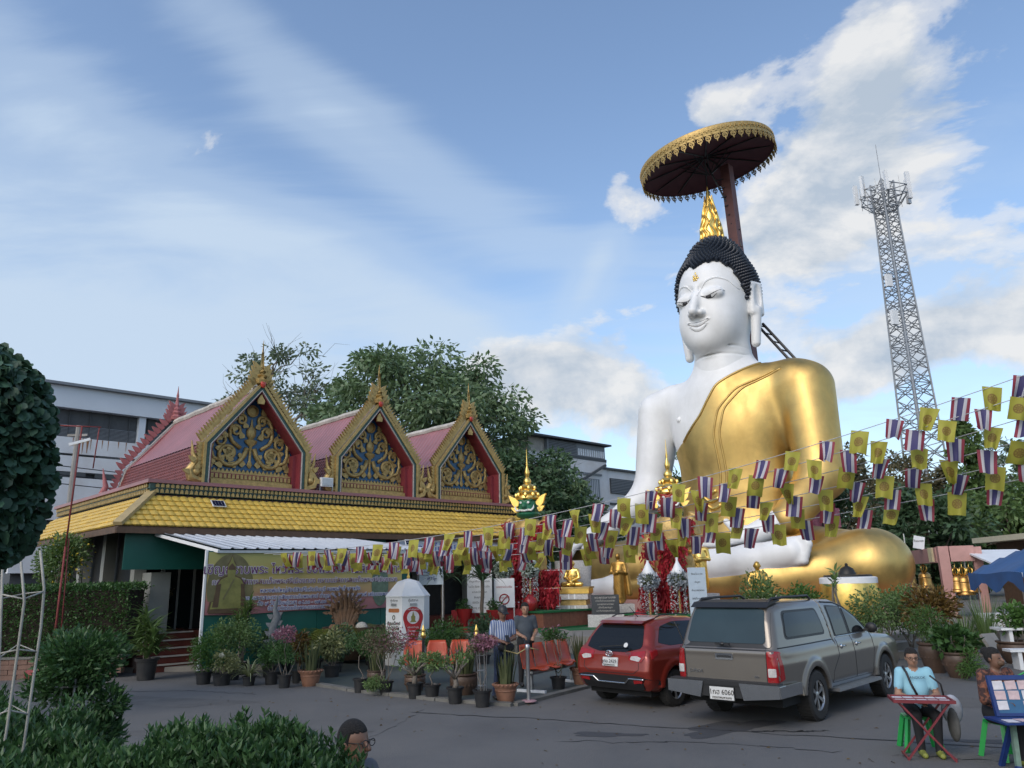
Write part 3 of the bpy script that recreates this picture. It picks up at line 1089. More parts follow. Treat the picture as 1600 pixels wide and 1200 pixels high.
for z, yy in ((11.95, 2.22), (12.35, 2.2)):
 def ring(P, z=z, yy=yy):
  q = np.sqrt((P[:, 0] - HX) ** 2 + (P[:, 1] - yy) ** 2)
  return np.sqrt((q - 1.38) ** 2 + (P[:, 2] - z + .10 * (P[:, 1] - yy)) ** 2) - .05
 hd.sub(ring, .05)
head = sdf_obj('head', hd, (-2.6, -1, 11.2), (3.3, 4.6, 17.9), .05, M_WHITE, bud)


def face_line(pts, r, m, name, par=head, off=.0):
 P = np.array([(HX + p[0], -3, p[1]) for p in pts])
 n = max(8, len(P) * 5)
 t = np.linspace(0, 1, len(P)); ts = np.linspace(0, 1, n)
 x = np.interp(ts, t, P[:, 0]); z = np.interp(ts, t, P[:, 2])
 for _ in range(3):
  x[1:-1] = (x[:-2] + 2 * x[1:-1] + x[2:]) / 4; z[1:-1] = (z[:-2] + 2 * z[1:-1] + z[2:]) / 4
 Q = cast(hd, np.stack([x, np.full(n, -3), z], 1), np.repeat([[0, 1, 0]], n, 0), 7)
 Q[:, 1] -= off
 rr = np.interp(ts, np.linspace(0, 1, len(r)), r) if not np.isscalar(r) else r
 mb = MB(); mb.tube(Q, rr, 6)
 return mb.build(name, m, par, True)


for s in (-1, 1):
 face_line([(s * .26, 14.74), (s * .48, 14.69), (s * .74, 14.71), (s * .98, 14.79), (s * 1.22, 14.90)], [.008, .016, .016, .014, .008], M_INK, 'eyelid_line')
 face_line([(s * .28, 14.74), (s * .5, 14.60), (s * .78, 14.56), (s * 1.05, 14.72)], [.015, .02, .02, .01], M_INK, 'eyelid_line')
 mb = MB()
 q = cast(hd, [[HX + s * .62, -3, 14.64]], [[0, 1, 0]], 7)[0]
 mb.ball(q, (.15, .05, .085), 12, 8); mb.build('pupil', M_INK, head, True)
 face_line([(s * .14, 14.75), (s * .22, 15.15), (s * .5, 15.48), (s * .9, 15.62), (s * 1.3, 15.45), (s * 1.6, 15.0)], [.04, .06, .07, .07, .05, .03], M_WHITE, 'brow', off=-.035)
face_line([(-.56, 13.56), (-.3, 13.40), (0, 13.335), (.3, 13.40), (.56, 13.56)], [.012, .02, .02, .02, .012], mat('mouth_line', (.30, .28, .28), .6), 'mouth_line')
face_line([(-.54, 13.60), (-.25, 13.56), (0, 13.53), (.25, 13.56), (.54, 13.60)], .009, M_INK, 'lip_line')
face_line([(-.40, 13.32), (-.22, 13.14), (0, 13.09), (.22, 13.14), (.40, 13.32)], .009, M_INK, 'lip_line')
mb = MB()
for k in range(9):
 a = k * 1.05; r = .03 + .017 * k
 q = cast(hd, [[HX + r * math.cos(a), -3, 15.72 + r * math.sin(a)]], [[0, 1, 0]], 7)[0]
 mb.ball(q, (.06, .04, .06), 6, 4)
q = cast(hd, [[HX, -3, 15.98]], [[0, 1, 0]], 7)[0]
mb.ball(q, (.04, .03, .10), 6, 4)
mb.build('forehead_mark', M_GOLDB, head, True)


# hair cap and curls
def hair_base(P):
 d = s_el((HX, 2.25, 15.42), (1.85, 2.06, 2.24))(P)
 d = smin(d, s_el((HX, 2.3, 17.35), (1.05, 1.05, .95))(P), .7)
 return d


def hairline(P):
 a = np.abs(np.degrees(np.arctan2(P[:, 0] - HX, -(P[:, 1] - 2.25))))
 z = np.interp(a, [0, 4, 14, 35, 52, 66, 75, 80, 104, 112, 180], [16.28, 16.36, 16.52, 16.50, 16.05, 15.2, 14.5, 15.5, 15.5, 13.6, 13.1])
 return z


def hair_fn(P):
 return np.maximum(hair_base(P), (hairline(P) - P[:, 2]) * .6)


hair = sdf_obj('hair', hair_fn, (-2.2, -.6, 12.6), (3, 5.2, 18.7), .07, M_HAIR, bud)
N = 1700
k_ = np.arange(N)
ph = k_ * math.pi * (3 - 5 ** .5)
zz = 1 - 1.75 * (k_ + .5) / N
Dv = np.stack([np.cos(ph) * np.sqrt(1 - zz * zz), np.sin(ph) * np.sqrt(1 - zz * zz), zz], 1)
P0 = np.array([[HX, 2.25, 15.6]]) + Dv * 3.6
Q = cast(hair_base, P0, -Dv, 3.4)
keep = Q[:, 2] > hairline(Q) + .03
Q = Q[keep]
eps = .02
nr = np.stack([hair_base((Q + np.eye(3)[i] * eps).astype(np.float32)) - hair_base((Q - np.eye(3)[i] * eps).astype(np.float32)) for i in range(3)], 1)
nr /= np.linalg.norm(nr, axis=1)[:, None]
mb = MB()
for p, n_ in zip(Q, nr):
 mb.lathe([(.12, -.04), (.125, .04), (.08, .13), (.02, .20)], 7, p, R=frame_z(n_))
c_ = mb.build('curls', M_HAIR, hair, True, 50)
tag(c_, kind='stuff')

# flame on the crown
fl = MB()
fl.lathe([(.48, 0), (.53, .25), (.47, .8), (.33, 1.6), (.20, 2.2), (.09, 2.7), (.012, 3.15)], 16)
for k in range(13):
 a0 = 2 * math.pi * k / 13
 top = 1.9 + .75 * ((k * 5) % 7) / 6
 P = []
 for i in range(22):
  t = i / 21
  z = .08 + top * t
  r = float(np.interp(z, [0, .25, .8, 1.6, 2.2, 2.7, 3.15], [.48, .53, .47, .33, .20, .09, .012])) + .015 + .05 * t ** 8
  a = a0 + .17 * math.sin(t * 17)
  P.append((r * math.cos(a), r * math.sin(a), z))
 fl.tube(P, [.085 - .055 * (i / 21) for i in range(22)], 6)
fo = fl.build('flame_finial', M_GOLDB, bud, True, 60)
fo.location = (HX - .05, 2.3, 18.2)

mb = MB()
th = np.linspace(0, 2 * math.pi, 60, endpoint=False)
pts = [(8.6 * math.copysign(abs(math.cos(t)) ** .8, math.cos(t)), 1.3 + 4.2 * math.copysign(abs(math.sin(t)) ** .8, math.sin(t))) for t in th]
mb.prism(pts, 0.0, .55, axes=(0, 1, 2))
mb.prism([(x * .985, (y - 1.3) * .97 + 1.3) for x, y in pts], .55, 1.22, axes=(0, 1, 2))
mb.build('plinth', M_PINKP, bud)

# ---- parasol
M_MAROON = mat('maroon_canopy', (0.11, 0.035, 0.045), 0.75, var=0.2, scale=1.5)
M_POST = mat('maroon_post', (0.20, 0.085, 0.075), 0.6, var=0.15, scale=2, dirt=(.1, .05, .045), dirt_amt=.4)
um = thing('parasol', 'round tiered maroon parasol with gold fringe high over the giant statue', 'parasol', (8.3, 34.0, 0), math.radians(-44))
UC = np.array([-.05, 3.3, 23.1])
TILT = Matrix.Rotation(math.radians(6.0), 3, Vector((.883, .469, 0))) @ Matrix.Rotation(math.radians(-9.0), 3, Vector((-.469, .883, 0)))
TA = np.array(TILT)
ur = 3.45
mb = MB()
mb.lathe([(ur, 0), (ur * .99, .04), (2.2, .45), (.9, .7), (.1, .82)], 64, (0, 0, .42), R=None, cap=False)
mb.lathe([(ur, 0), (ur - .03, .03), (2.2, .25), (.1, .5)], 64, cap=False)
can = mb.build('canopy', M_MAROON, um, True, 40)
mb = MB()
mb.lathe([(ur + .02, .0), (ur + .05, .06), (ur + .05, .42), (ur + .02, .47)], 64, cap=False)
for k in range(192):
 a = 2 * math.pi * k / 192
 mb.cbox((math.cos(a) * (ur + .06), math.sin(a) * (ur + .06), .22 + .07 * (k % 2)), (.05, .07, .13), 0, rotz(a))
band = mb.build('gold_band', M_GOLDR, um, True, 40)
NP = 54
pm = MB()
for k in range(10):
 a, b_ = 2 * math.pi * k / 10, 2 * math.pi * (k + 1) / 10
 pm.bar((0, .145 * math.cos(a), -.24 + .15 * math.sin(a)), (0, .145 * math.cos(b_), -.24 + .15 * math.sin(b_)), .05, .065)
pm.box((-.02, -.02, -.34), (.02, .02, -.06)); pm.box((-.02, -.11, -.24), (.02, .11, -.19))
pm.prism([(-.06, -.38), (0, -.56), (.06, -.38)], -.02, .02, axes=(1, 2, 0))
pm.box((-.025, -.20, -.05), (.025, .20, .06)); pm.box((-.02, .205, -.22), (.02, .235, .02))
p0 = pm.build('pendant', M_GOLDR, um)
pend = [p0]
for k in range(1, NP):
 c = p0.copy(); COL.objects.link(c); c.parent = um; pend.append(c)
for k, c in enumerate(pend):
 a = 2 * math.pi * k / NP
 v = TA @ np.array([math.cos(a) * (ur + .04), math.sin(a) * (ur + .04), .03])
 c.matrix_local = Matrix.Translation(Vector(UC + v)) @ TILT.to_4x4() @ Matrix.Rotation(a, 4, 'Z') @ Matrix.Scale(.8, 4)
mbr = MB()
for k in range(12):
 a = 2 * math.pi * k / 12
 mbr.tube([(.15 * math.cos(a), .15 * math.sin(a), .46), (3.3 * math.cos(a), 3.3 * math.sin(a), .06)], .035, 5)
 mbr.tube([(.12 * math.cos(a), .12 * math.sin(a), -.5), (1.4 * math.cos(a), 1.4 * math.sin(a), .36)], .025, 5)
rib = mbr.build('ribs', M_BLACK, um)
for o in (can, band, rib):
 o.matrix_local = Matrix.Translation(Vector(UC)) @ TILT.to_4x4()
mb = MB()
top = UC + np.array([.55, 1.0, .1]); bot = np.array([.75, 4.6, 8.0])
mb.bar(top, bot, .5, .5, up=(1, 0, 0))
mb.bar(bot, (.75, 4.9, 0), .6, .6, up=(1, 0, 0))
mb.build('post', M_POST, um)
mb = MB()
for dx in (0, .28):
 mb.tube([(1.2 + dx, 4.5, 14.2), (3.9 + dx, 4.4, 10.2)], .07, 6)
for k in range(9):
 t = k / 8
 mb.tube([(1.2 + 2.7 * t, 4.5 - .1 * t, 14.2 - 4 * t), (1.48 + 2.7 * min(1, t + .06), 4.5 - .1 * t, 14.2 - 4 * min(1, t + .06))], .035, 5)
mb.tube([UC + (-.1, .1, .2), UC + (.5, .9, -2.2), UC + (.9, 1.1, -4.6)], .05, 6)
for k in range(7):
 mb.tube([UC + (.15 + .09 * k, .4 + .08 * k, -.8 - .5 * k), UC + (.55 + .06 * k, .95 + .03 * k, -.6 - .5 * k)], .03, 5)
tag(mb.build('brace', M_BLACK, um), kind='stuff')
# ------------------------------------------------------------------ the temple pavilion
M_ROOFP = mat('roof_rose', (0.30, 0.125, 0.13), 0.38, var=0.14, scale=1.2, bump=0.15, bscale=18, dirt=(0.22, 0.12, 0.11), dirt_amt=0.4, dirt_scale=0.9)
M_ROOFD = mat('roof_red_tile', (0.20, 0.055, 0.04), 0.42, var=0.25, scale=5)
M_YTILE = mat('yellow_tile', (0.68, 0.46, 0.09), 0.42, var=0.16, scale=2.2, rnd=0.10, dirt=(0.30, 0.20, 0.06), dirt_amt=0.45, dirt_scale=1.3)
M_HIPTAN = mat('hip_tan', (0.40, 0.30, 0.14), 0.55, var=0.12)
M_PLAST = mat('old_plaster', (0.50, 0.47, 0.42), 0.8, var=0.2, scale=5, dirt=(0.2, 0.19, 0.17), dirt_amt=0.6, dirt_scale=2)
M_REDP = mat('red_board', (0.22, 0.035, 0.045), 0.5, var=0.15, scale=4)
M_DGREEN = mat('mirror_green', (0.02, 0.06, 0.045), 0.25, var=0.3, scale=14)
M_BLUE = mat('pediment_blue', (0.012, 0.085, 0.19), 0.3, var=0.3, scale=20)
M_PINKO = mat('faded_pink_stucco', (0.36, 0.13, 0.13), 0.7, var=0.2, scale=6)
M_GREENW = mat('green_sheet', (0.004, 0.085, 0.062), 0.5, var=0.12, scale=1.5)
M_DARKIN = mat('dark_interior', (0.02, 0.022, 0.022), 0.7, var=0.3)
M_WALLC = mat('wall_grey', (0.26, 0.27, 0.25), 0.8, var=0.12, scale=2)
M_METAL = mat('zinc_sheet', (0.50, 0.53, 0.56), 0.42, metal=0.35, var=0.10, scale=3, stretch=(1, 1, 1))
M_WPAINT = mat('white_enamel', (0.74, 0.75, 0.75), 0.45, var=0.06, scale=3)
M_STEEL = mat('steel', (0.42, 0.43, 0.44), 0.35, metal=0.8, var=0.12)
M_TERR = mat('red_floor_tile', (0.13, 0.035, 0.025), 0.4, var=0.2, scale=5)
M_GLASSD = mat('dark_glass', (0.012, 0.016, 0.018), 0.08, var=0.0, spec=0.6)
M_WOODB = mat('brown_wood', (0.10, 0.055, 0.03), 0.6, var=0.25, scale=6)

PAV_P = Vector((-10.354, 22.0, 0))
PAV_R = math.radians(44)
pav = thing('temple_pavilion', 'temple pavilion with three gilded gables, rose roofs and a yellow tiled skirt roof', 'pavilion', PAV_P, PAV_R)
L = 14.8
D_ = 9.4
# plinth, walls, columns
mb = MB(); mb.box((-.5, -.3, 0), (L + .3, D_, .95)); mb.build('base', M_TERR, pav)
mb = MB()
mb.box((1.5, .7, .952), (L, .85, 4.7)); mb.box((.1, .86, .952), (.25, D_ - .1, 4.7)); mb.box((L - .15, .86, .952), (L, D_ - .1, 4.7)); mb.box((.26, D_ - .3, .952), (L - .16, D_ - .15, 4.7))
mb.build('wall', M_DARKIN, pav)
mb = MB(); mb.box((-.1, -.1, 4.55), (L + .1, D_, 4.72)); mb.build('ceiling_slab', M_WOODB, pav)
for x in (-.2, 2.4, 4.8, 7.2, 9.6, 12.0, 14.6):
 mb = MB(); mb.box((x, .25, .952), (x + .32, .57, 4.545)); mb.box((x - .05, .2, .952), (x + .37, .62, 1.2)); mb.build('column', M_WALLC, pav)
for y in (2.6, 5.0, 7.4):
 mb = MB(); mb.box((-.32, y, .952), (0.0, y + .3, 4.545)); mb.build('column', M_WALLC, pav)
# entrance: glass door and steps
dr = MB(); dr.box((.7, .55, 1.0), (1.6, .62, 2.7)); d_ = dr.build('door', M_GLASSD, pav)
fr = MB()
for a, b in (((.66, .53, .96), (.74, .66, 2.75)), ((1.12, .53, .96), (1.18, .66, 2.72)), ((1.57, .53, .96), (1.64, .66, 2.75)), ((.66, .525, 2.7), (1.64, .665, 2.8))): fr.box(a, b)
fr.build('door_frame', M_WALLC, d_)
mb = MB(); mb.box((.02, -.45, .952), (.55, .24, 2.55)); mb.build('entrance_pier', M_WALLC, pav)
for i in range(5):
 mb = MB(); mb.box((-.3, -1.25 + .21 * i, 0.0 if i == 0 else .19 * i), (1.3, -.3, .19 * (i + 1) - .004)); mb.build('step', M_TERR, pav)
 mb = MB(); mb.box((-.3, -1.28 + .21 * i, .19 * (i + 1) - .03), (1.3, -1.17 + .21 * i, .19 * (i + 1) + .003)); mb.build('step_nosing', M_PLAST, pav)

# skirt roof
EY, EZ, TZ = -1.2, 3.72, 4.74
mb = MB()
def slab(p, th=.06):
 p = np.array(p, float); q = p - np.array([0, 0, th])
 mb.add(np.concatenate([p, q]), [(0, 1, 2, 3), (7, 6, 5, 4), (0, 4, 5, 1), (1, 5, 6, 2), (2, 6, 7, 3), (3, 7, 4, 0)])
slab([(EY, EY, EZ), (L - EY, EY, EZ), (L, 0, TZ), (0, 0, TZ)])
slab([(EY, D_ + .2, EZ), (EY - .001, EY, EZ), (-.001, 0, TZ), (0, D_ + .2, TZ)])
slab([(L - EY + .001, EY, EZ), (L - EY, D_ + .2, EZ), (L, D_ + .2, TZ), (L + .001, 0, TZ)])
mb.build('skirt_roof_deck', M_WOODB, pav)
mb = MB()
mb.box((EY - .04, EY - .05, EZ - .17), (L - EY + .04, EY + .0, EZ - .03)); mb.box((EY - .05, EY + .002, EZ - .17), (EY, D_ + .2, EZ - .03)); mb.box((L - EY, EY + .002, EZ - .17), (L - EY + .05, D_ + .2, EZ - .03))
mb.build('fascia', M_WOODB, pav)

TW, TH_ = .225, .235          # tile pitch, row pitch along the slope
sl = math.hypot(-EY, TZ - EZ)
sd = np.array([0, -EY / sl, (TZ - EZ) / sl]); sn = np.array([0, -(TZ - EZ) / sl, -EY / sl])


def tile_geo():
 n = 5
 mb = MB()
 rows = []
 for j, (s_, lift) in enumerate([(TH_ * 1.25, .012), (.05, .055), (0.0, .05)]):
  row = []
  for i in range(n):
   t = i / (n - 1)
   x = (t - .5) * TW * 1.02
   h = lift + .032 * math.sin(math.pi * t)
   s2 = s_ + (.05 * (abs(2 * t - 1) ** 2) if j == 2 else 0)
   row.append(np.array([x, 0, 0]) + sd * s2 + sn * h)
  rows.append(row)
 rows.append([p - sn * .045 for p in rows[-1]])
 mb.grid(rows)
 return mb


tg = tile_geo()
TV = np.concatenate(tg.V); TF = tg.F
tile_me = tg.build('roof_tile', M_YTILE, pav, True, 45)
proto_tile = tile_me
slots = []
nrow = int(sl / TH_)
for r in range(nrow):
 off = r * TH_ + .01
 e = -EY * (1 - off / sl)
 x0, x1 = -e, L + e
 n = int((x1 - x0 - .1) / TW)
 for i in range(n):
  x = x0 + .12 + (i + .5) * TW
  if x < x1 - .1:
   slots.append((x, EY, EZ, off, 0))
 y0, y1 = -e, D_ + .2
 n = int((y1 - y0 - .1) / TW)
 for i in range(n):
  y = y0 + .12 + (i + .5) * TW
  slots.append((y, EY, EZ, off, 1))
def tile_xf(s_):
 a, _, _, off, side = s_
 if side == 0:
  return np.eye(3), np.array([a, EY, EZ]) + sd * off
 Rm = rotz(-math.pi / 2)
 return Rm, np.array([EY, a, EZ]) + Rm @ (sd * off)
def camdist(s_):
 Rm, p = tile_xf(s_)
 w = Matrix.Rotation(PAV_R, 3, 'Z') @ Vector(p) + PAV_P
 return w.length + (6 if s_[4] else 0)
slots.sort(key=camdist)
rest = MB()
for k, s_ in enumerate(slots):
 Rm, p = tile_xf(s_)
 if k < 300:
  o = proto_tile if k == 0 else proto_tile.copy()
  if k: COL.objects.link(o); o.parent = pav
  o.location = p
  o.rotation_euler = (random.uniform(-.02, .02), 0, -math.pi / 2 if s_[4] else 0)
 else:
  rest.add(TV @ Rm.T + p, TF)
tag(rest.build('roof_tiles', M_YTILE, pav, True, 45), kind='stuff')
for (a, b) in (((EY - .02, EY - .02, EZ + .07), (0, 0, TZ + .09)), ((L - EY + .02, EY - .02, EZ + .07), (L, 0, TZ + .09))):
 mb = MB(); mb.bar(a, b, .24, .10, up=(0, 0, 1)); mb.build('hip_cap', M_HIPTAN, pav)

# cornice
mb = MB()
for (a, b) in (((-.10, -.10, 4.76), (L + .1, .12, 4.9)), ((-.13, -.13, 4.9), (L + .13, .12, 5.05))):
 mb.box(a, b)
 mb.box((a[0], .122, a[2]), (.12, D_, b[2])); mb.box((L - .12, .122, a[2]), (b[0], D_, b[2]))
mb.build('cornice', M_DGREEN, pav)
mb = MB()
mb.box((-.22, -.22, 5.05), (L + .22, D_ + .1, 5.15)); mb.build('cornice_cap', M_ROOFP, pav)
mb = MB()
def corn(p, R):
 for pts in ([(-.05, 4.78), (.05, 4.78), (.04, 4.86), (0, 4.90), (-.04, 4.86)], [(-.045, 4.93), (.045, 4.93), (.05, 5.0), (0.0, 5.045), (-.05, 5.0)]):
  q = np.array([(x, -.17 if z > 4.92 else -.15, z) for x, z in pts] + [(x, -.10, z) for x, z in pts])
  n = len(pts)
  mb.add(q @ R.T + p, [tuple(range(n))[::-1]] + [(j, (j + 1) % n, n + (j + 1) % n, n + j) for j in range(n)])
for i in range(106): corn(np.array([(i + .5) * .14, 0, 0]), np.eye(3))
for i in range(67): corn(np.array([0, (i + .5) * .14, 0]), rotz(-math.pi / 2))
tag(mb.build('cornice_leaves', M_GOLDR, pav), kind='stuff')


def spiral(c, r0, r1, a0, turns, n=30):
 t = np.linspace(0, 1, n)
 r = r0 + (r1 - r0) * t ** .8
 a = a0 + turns * 2 * math.pi * t
 return np.stack([c[0] + r * np.cos(a), np.zeros(n), c[1] + r * np.sin(a)], 1)


def flame(mb, base, d, ln, w, th=.03, curl=0.0):
 """a flat pointed leaf with thickness, in the x-z plane"""
 b = np.asarray(base, float); d = np.asarray(d, float) / np.hypot(*d); n = np.array([-d[1], d[0]])
 pts = [b - n * w * .5, b - n * w * .62 + d * ln * .35, b - n * w * .2 + d * ln * .75 + n * curl * ln * .5, b + d * ln + n * curl * ln, b + n * w * .35 + d * ln * .7 + n * curl * ln * .5, b + n * w * .6 + d * ln * .3, b + n * w * .5]
 mb.prism(pts, -th, th, axes=(0, 2, 1))


AP = 8.38
for gi, uc in enumerate((3.1, 7.66, 12.0)):
 gy0, gy1 = .30, 7.3
 prof = [(-1.98, 5.16), (-1.60, 6.45), (0, AP), (1.60, 6.45), (1.98, 5.16)]
 # roof: upper slopes with ribs
 for sgn in (-1, 1):
  a = np.array([sgn * 1.60, 6.45]); t = np.array([0, AP])
  rows = []
  ny = 56
  for j in range(9):
   f = j / 8
   sag = -.10 * math.sin(math.pi * f)
   p = a + (t - a) * f
   rows.append([(uc + p[0] - sgn * 0 , gy0 + (gy1 - gy0) * i / (ny * 2) , p[1] + sag + (.022 if (i % 4) < 2 else 0)) for i in range(ny * 2 + 1)])
  mb = MB(); mb.grid(rows if sgn < 0 else rows[::-1])
  mb.build('upper_roof_slope', M_ROOFP, pav)
  mb = MB()
  lo = np.array([sgn * 1.98, 5.16]); hi = np.array([sgn * 1.60, 6.42])
  mb.add([(uc + lo[0], gy0, lo[1]), (uc + lo[0], gy1, lo[1]), (uc + hi[0], gy1, hi[1]), (uc + hi[0], gy0, hi[1])], [(0, 1, 2, 3)])
  sl2 = mb.build('lower_roof_slope', M_ROOFD, pav)
  if sgn < 0 or True:
   dm = MB()
   dv = (hi - lo); ln = np.hypot(*dv); dn = np.array([-dv[1], dv[0]]) / ln * (1 if sgn < 0 else -1)
   for r in range(11):
    for i in range(int((gy1 - gy0) / .16)):
     y = gy0 + .08 + i * .16 + (.08 if r % 2 else 0)
     f0 = r / 11; 
     c = lo + dv * (f0 + .045); b_ = lo + dv * max(0, f0 - .03); e = lo + dv * min(1, f0 + .12)
     o1 = dn * .035; o2 = dn * .008
     if y + .07 > gy1: continue
     dm.add([(uc + b_[0] + o1[0], y, b_[1] + o1[1]), (uc + c[0] + o1[0], y - .075, c[1] + o1[1]), (uc + e[0] + o2[0], y, e[1] + o2[1]), (uc + c[0] + o1[0], y + .075, c[1] + o1[1]),
       (uc + b_[0], y, b_[1])], [(0, 1, 2, 3), (4, 1, 0), (0, 3, 4)])
   tag(dm.build('diamond_tiles', M_ROOFD, sl2), kind='stuff')
 mb = MB(); mb.tube([(uc, gy0 + .1 + (gy1 - gy0 - .2) * i / 14, AP + .02 + .012 * math.sin(i * 2.1)) for i in range(15)], .13, 8); mb.build('ridge_cap', M_PLAST, pav)
 mb = MB(); mb.prism([(uc + x, z) for x, z in prof], gy1 - .3, gy1 - .2, axes=(0, 2, 1)); mb.build('rear_gable', M_PINKO, pav)

 # bargeboards: outline, then layers
 def board(inner, outer, y0, y1, name, m, zlo=5.16):
  o = []
  for sgn in (-1, 1):
   P_o = [(sgn * (1.62 + outer), zlo), (sgn * (1.62 + outer), 6.38 + outer * .2), (0, AP + outer * 1.35)]
   P_i = [(0, AP + inner * 1.35), (sgn * (1.62 + inner), 6.38 + inner * .2), (sgn * (1.62 + inner), zlo)]
   pts = [(uc + x, z) for x, z in P_o + P_i]
   mb = MB()
   for q in ((0, 1, 4, 5), (1, 2, 3, 4)):
    pp = [pts[i] for i in q]
    if sgn < 0: pp = pp[::-1]
    mb.prism(pp, y0, y1, axes=(0, 2, 1))
   o.append(mb.build(name, m, pav))
  return o
 board(-.07, .11, -.02, .28, 'bargeboard', M_DGREEN)
 board(-.10, -.07, -.04, .26, 'bargeboard_trim', M_PLAST)
 gold_edges = board(.04, .13, -.05, .22, 'gilded_edge', M_GOLDR)
 board(-.135, -.10, .0, .60, 'soffit_board', M_REDP)
 mb = MB(); mb.prism([(uc - 1.50, 5.16), (uc - 1.50, 6.35), (uc, 8.20), (uc + 1.50, 6.35), (uc + 1.50, 5.16)], .60, .70, axes=(0, 2, 1)); ped = mb.build('pediment', M_BLUE, pav)
 for x in (-1.5, 1.36):
  mb = MB(); mb.box((uc + x, .27, 5.16), (uc + x + .14, .59, 6.3)); mb.build('side_post', M_REDP, pav)
 # teeth along the edges
 for sgn in (-1, 1):
  mb = MB()
  A = np.array([uc + sgn * 1.78, 6.42]); B = np.array([uc + sgn * .12, AP + .18])
  n = 24
  for k in range(n):
   f = (k + .3) / n
   b_ = A + (B - A) * f
   flame(mb, b_, (sgn * .75 + (B - A)[0] / 8, .95), .30, .10, .05, -.25 * sgn)
  for k in range(8):
   flame(mb, (uc + sgn * 1.76, 5.5 + .115 * k), (sgn * .85, .6), .2, .12, .06, -.1 * sgn)
  o = mb.build('gilded_teeth', M_GOLDR, pav); o.location = (0, .08, 0); tag(o, kind='stuff')
  # hooked naga end
  mb = MB()
  S = sgn
  P = [(uc + S * 1.62, 5.30), (uc + S * 1.80, 5.22), (uc + S * 2.02, 5.30), (uc + S * 2.10, 5.52), (uc + S * 1.98, 5.70), (uc + S * 1.92, 5.86), (uc + S * 2.02, 6.05), (uc + S * 2.08, 6.42)]
  mb.tube([(x, .08, z) for x, z in P], [.09, .13, .14, .13, .11, .09, .06, .012], 7)
  for b_, d in (((uc + S * 2.1, 5.45), (S, .35)), ((uc + S * 1.98, 5.8), (S, .8)), ((uc + S * 1.92, 5.55), (-S * .3, 1))):
   flame(mb, b_, d, .24, .13, .04)
  mb.ball((uc + S * 1.9, .06, 5.48), .13, 8, 6)
  o = mb.build('naga_hook', M_GOLDB if False else M_GOLDR, pav, True, 50)
  # rear pink teeth
  mb = MB()
  A = np.array([uc + sgn * 1.75, 6.40]); B = np.array([uc + sgn * .1, AP + .15])
  for k in range(13):
   b_ = A + (B - A) * (k + .3) / 13
   flame(mb, b_, (sgn * .8, .85), .36, .16, .05, -.15 * sgn)
  for k in range(7):
   flame(mb, (uc + sgn * (2.0 - .04 * k), 5.3 + .16 * k), (sgn * .9, .5), .26, .15, .05, -.1 * sgn)
  o = mb.build('rear_teeth', M_PINKO, pav); o.location = (0, gy1 + .02, 0); tag(o, kind='stuff')
  mb = MB()
  pl = [(uc + sgn * 1.98, 5.16), (uc + sgn * 1.66, 6.42), (uc, AP + .1), (uc, AP - .14), (uc + sgn * 1.45, 6.36), (uc + sgn * 1.76, 5.16)]
  for q in ((0, 1, 4, 5), (1, 2, 3, 4)):
   mb.prism([pl[i] for i in q], gy1 - .12, gy1 + .1, axes=(0, 2, 1))
  mb.build('rear_bargeboard', M_PLAST, pav)
  mb = MB()
  P = [(uc + S * 1.98, 5.2), (uc + S * 2.25, 5.2), (uc + S * 2.36, 5.45), (uc + S * 2.26, 5.75), (uc + S * 2.34, 6.05), (uc + S * 2.42, 6.4)]
  mb.tube([(x, gy1, z) for x, z in P], [.08, .14, .14, .10, .06, .012], 7); mb.build('rear_hook', M_PINKO, pav, True)
 # finials
 for (y, m, nm, zt) in ((.08, M_GOLDR, 'gable_finial', 1.36), (gy1, M_PINKO, 'rear_finial', 1.25)):
  mb = MB()
  mb.lathe([(.20, 0), (.24, .12), (.15, .2), (.19, .28), (.12, .36), (.14, .44), (.08, .52), (.09, .58), (.06, .72), (.045, .92), (.055, .97), (.03, 1.1), (.006, zt + .12)], 8, (uc, y, AP + .12))
  for S in (-1, 1):
   for k in range(4): flame(mb, (uc + S * (.24 - .045 * k), AP + .05 + .17 * k), (S * .45, 1), .36, .15, .05, -.2 * S)
  o = mb.build(nm, m, pav); o.location = (0, 0, 0)
  if True:
   # flames were built at y = 0: shift them to the finial's plane
   me = o.data
   for v in me.vertices:
    if abs(v.co.y) < .051: v.co.y += y
 mb = MB(); mb.ball((uc, -.08, AP + .12), (.1, .05, .16), 8, 6); mb.build('finial_jewel', mat('red_jewel', (.5, .06, .04), .2), pav, True)

 # pediment carving
 Y = .57
 def curve(P, r, nm='scroll', par=ped):
  P = np.array(P); P[:, 0] += uc; P[:, 1] = Y
  mb = MB(); mb.tube(P, r, 6)
  return mb.build(nm, M_GOLDR, par, True)
 for S in (-1, 1):
  def mir(P):
   P = np.array(P); P[:, 0] *= S; return P
  def taper(n, a, b): return list(np.linspace(a, b, n))
  curve(mir(np.concatenate([[(.12, 0, 6.45), (.2, 0, 6.2), (.34, 0, 6.0)], spiral((.72, 6.22), .42, .10, -2.5, 1.35, 34)])), taper(37, .085, .045))
  curve(mir(np.concatenate([[(.98, 0, 5.98), (1.2, 0, 6.05), (1.3, 0, 6.3)], spiral((1.02, 6.62), .30, .06, -.6, 1.3, 28)])), taper(31, .07, .038))
  curve(mir(np.concatenate([[(.34, 0, 6.42), (.62, 0, 6.62), (.72, 0, 6.8)], spiral((.52, 6.98), .22, .06, -.5, 1.4, 26)])), taper(29, .07, .036))
  curve(mir(np.concatenate([[(.72, 0, 6.95), (.70, 0, 7.2), (.58, 0, 7.42)], spiral((.36, 7.36), .20, .04, .6, 1.5, 26)])), taper(29, .065, .034))
  mb = MB()
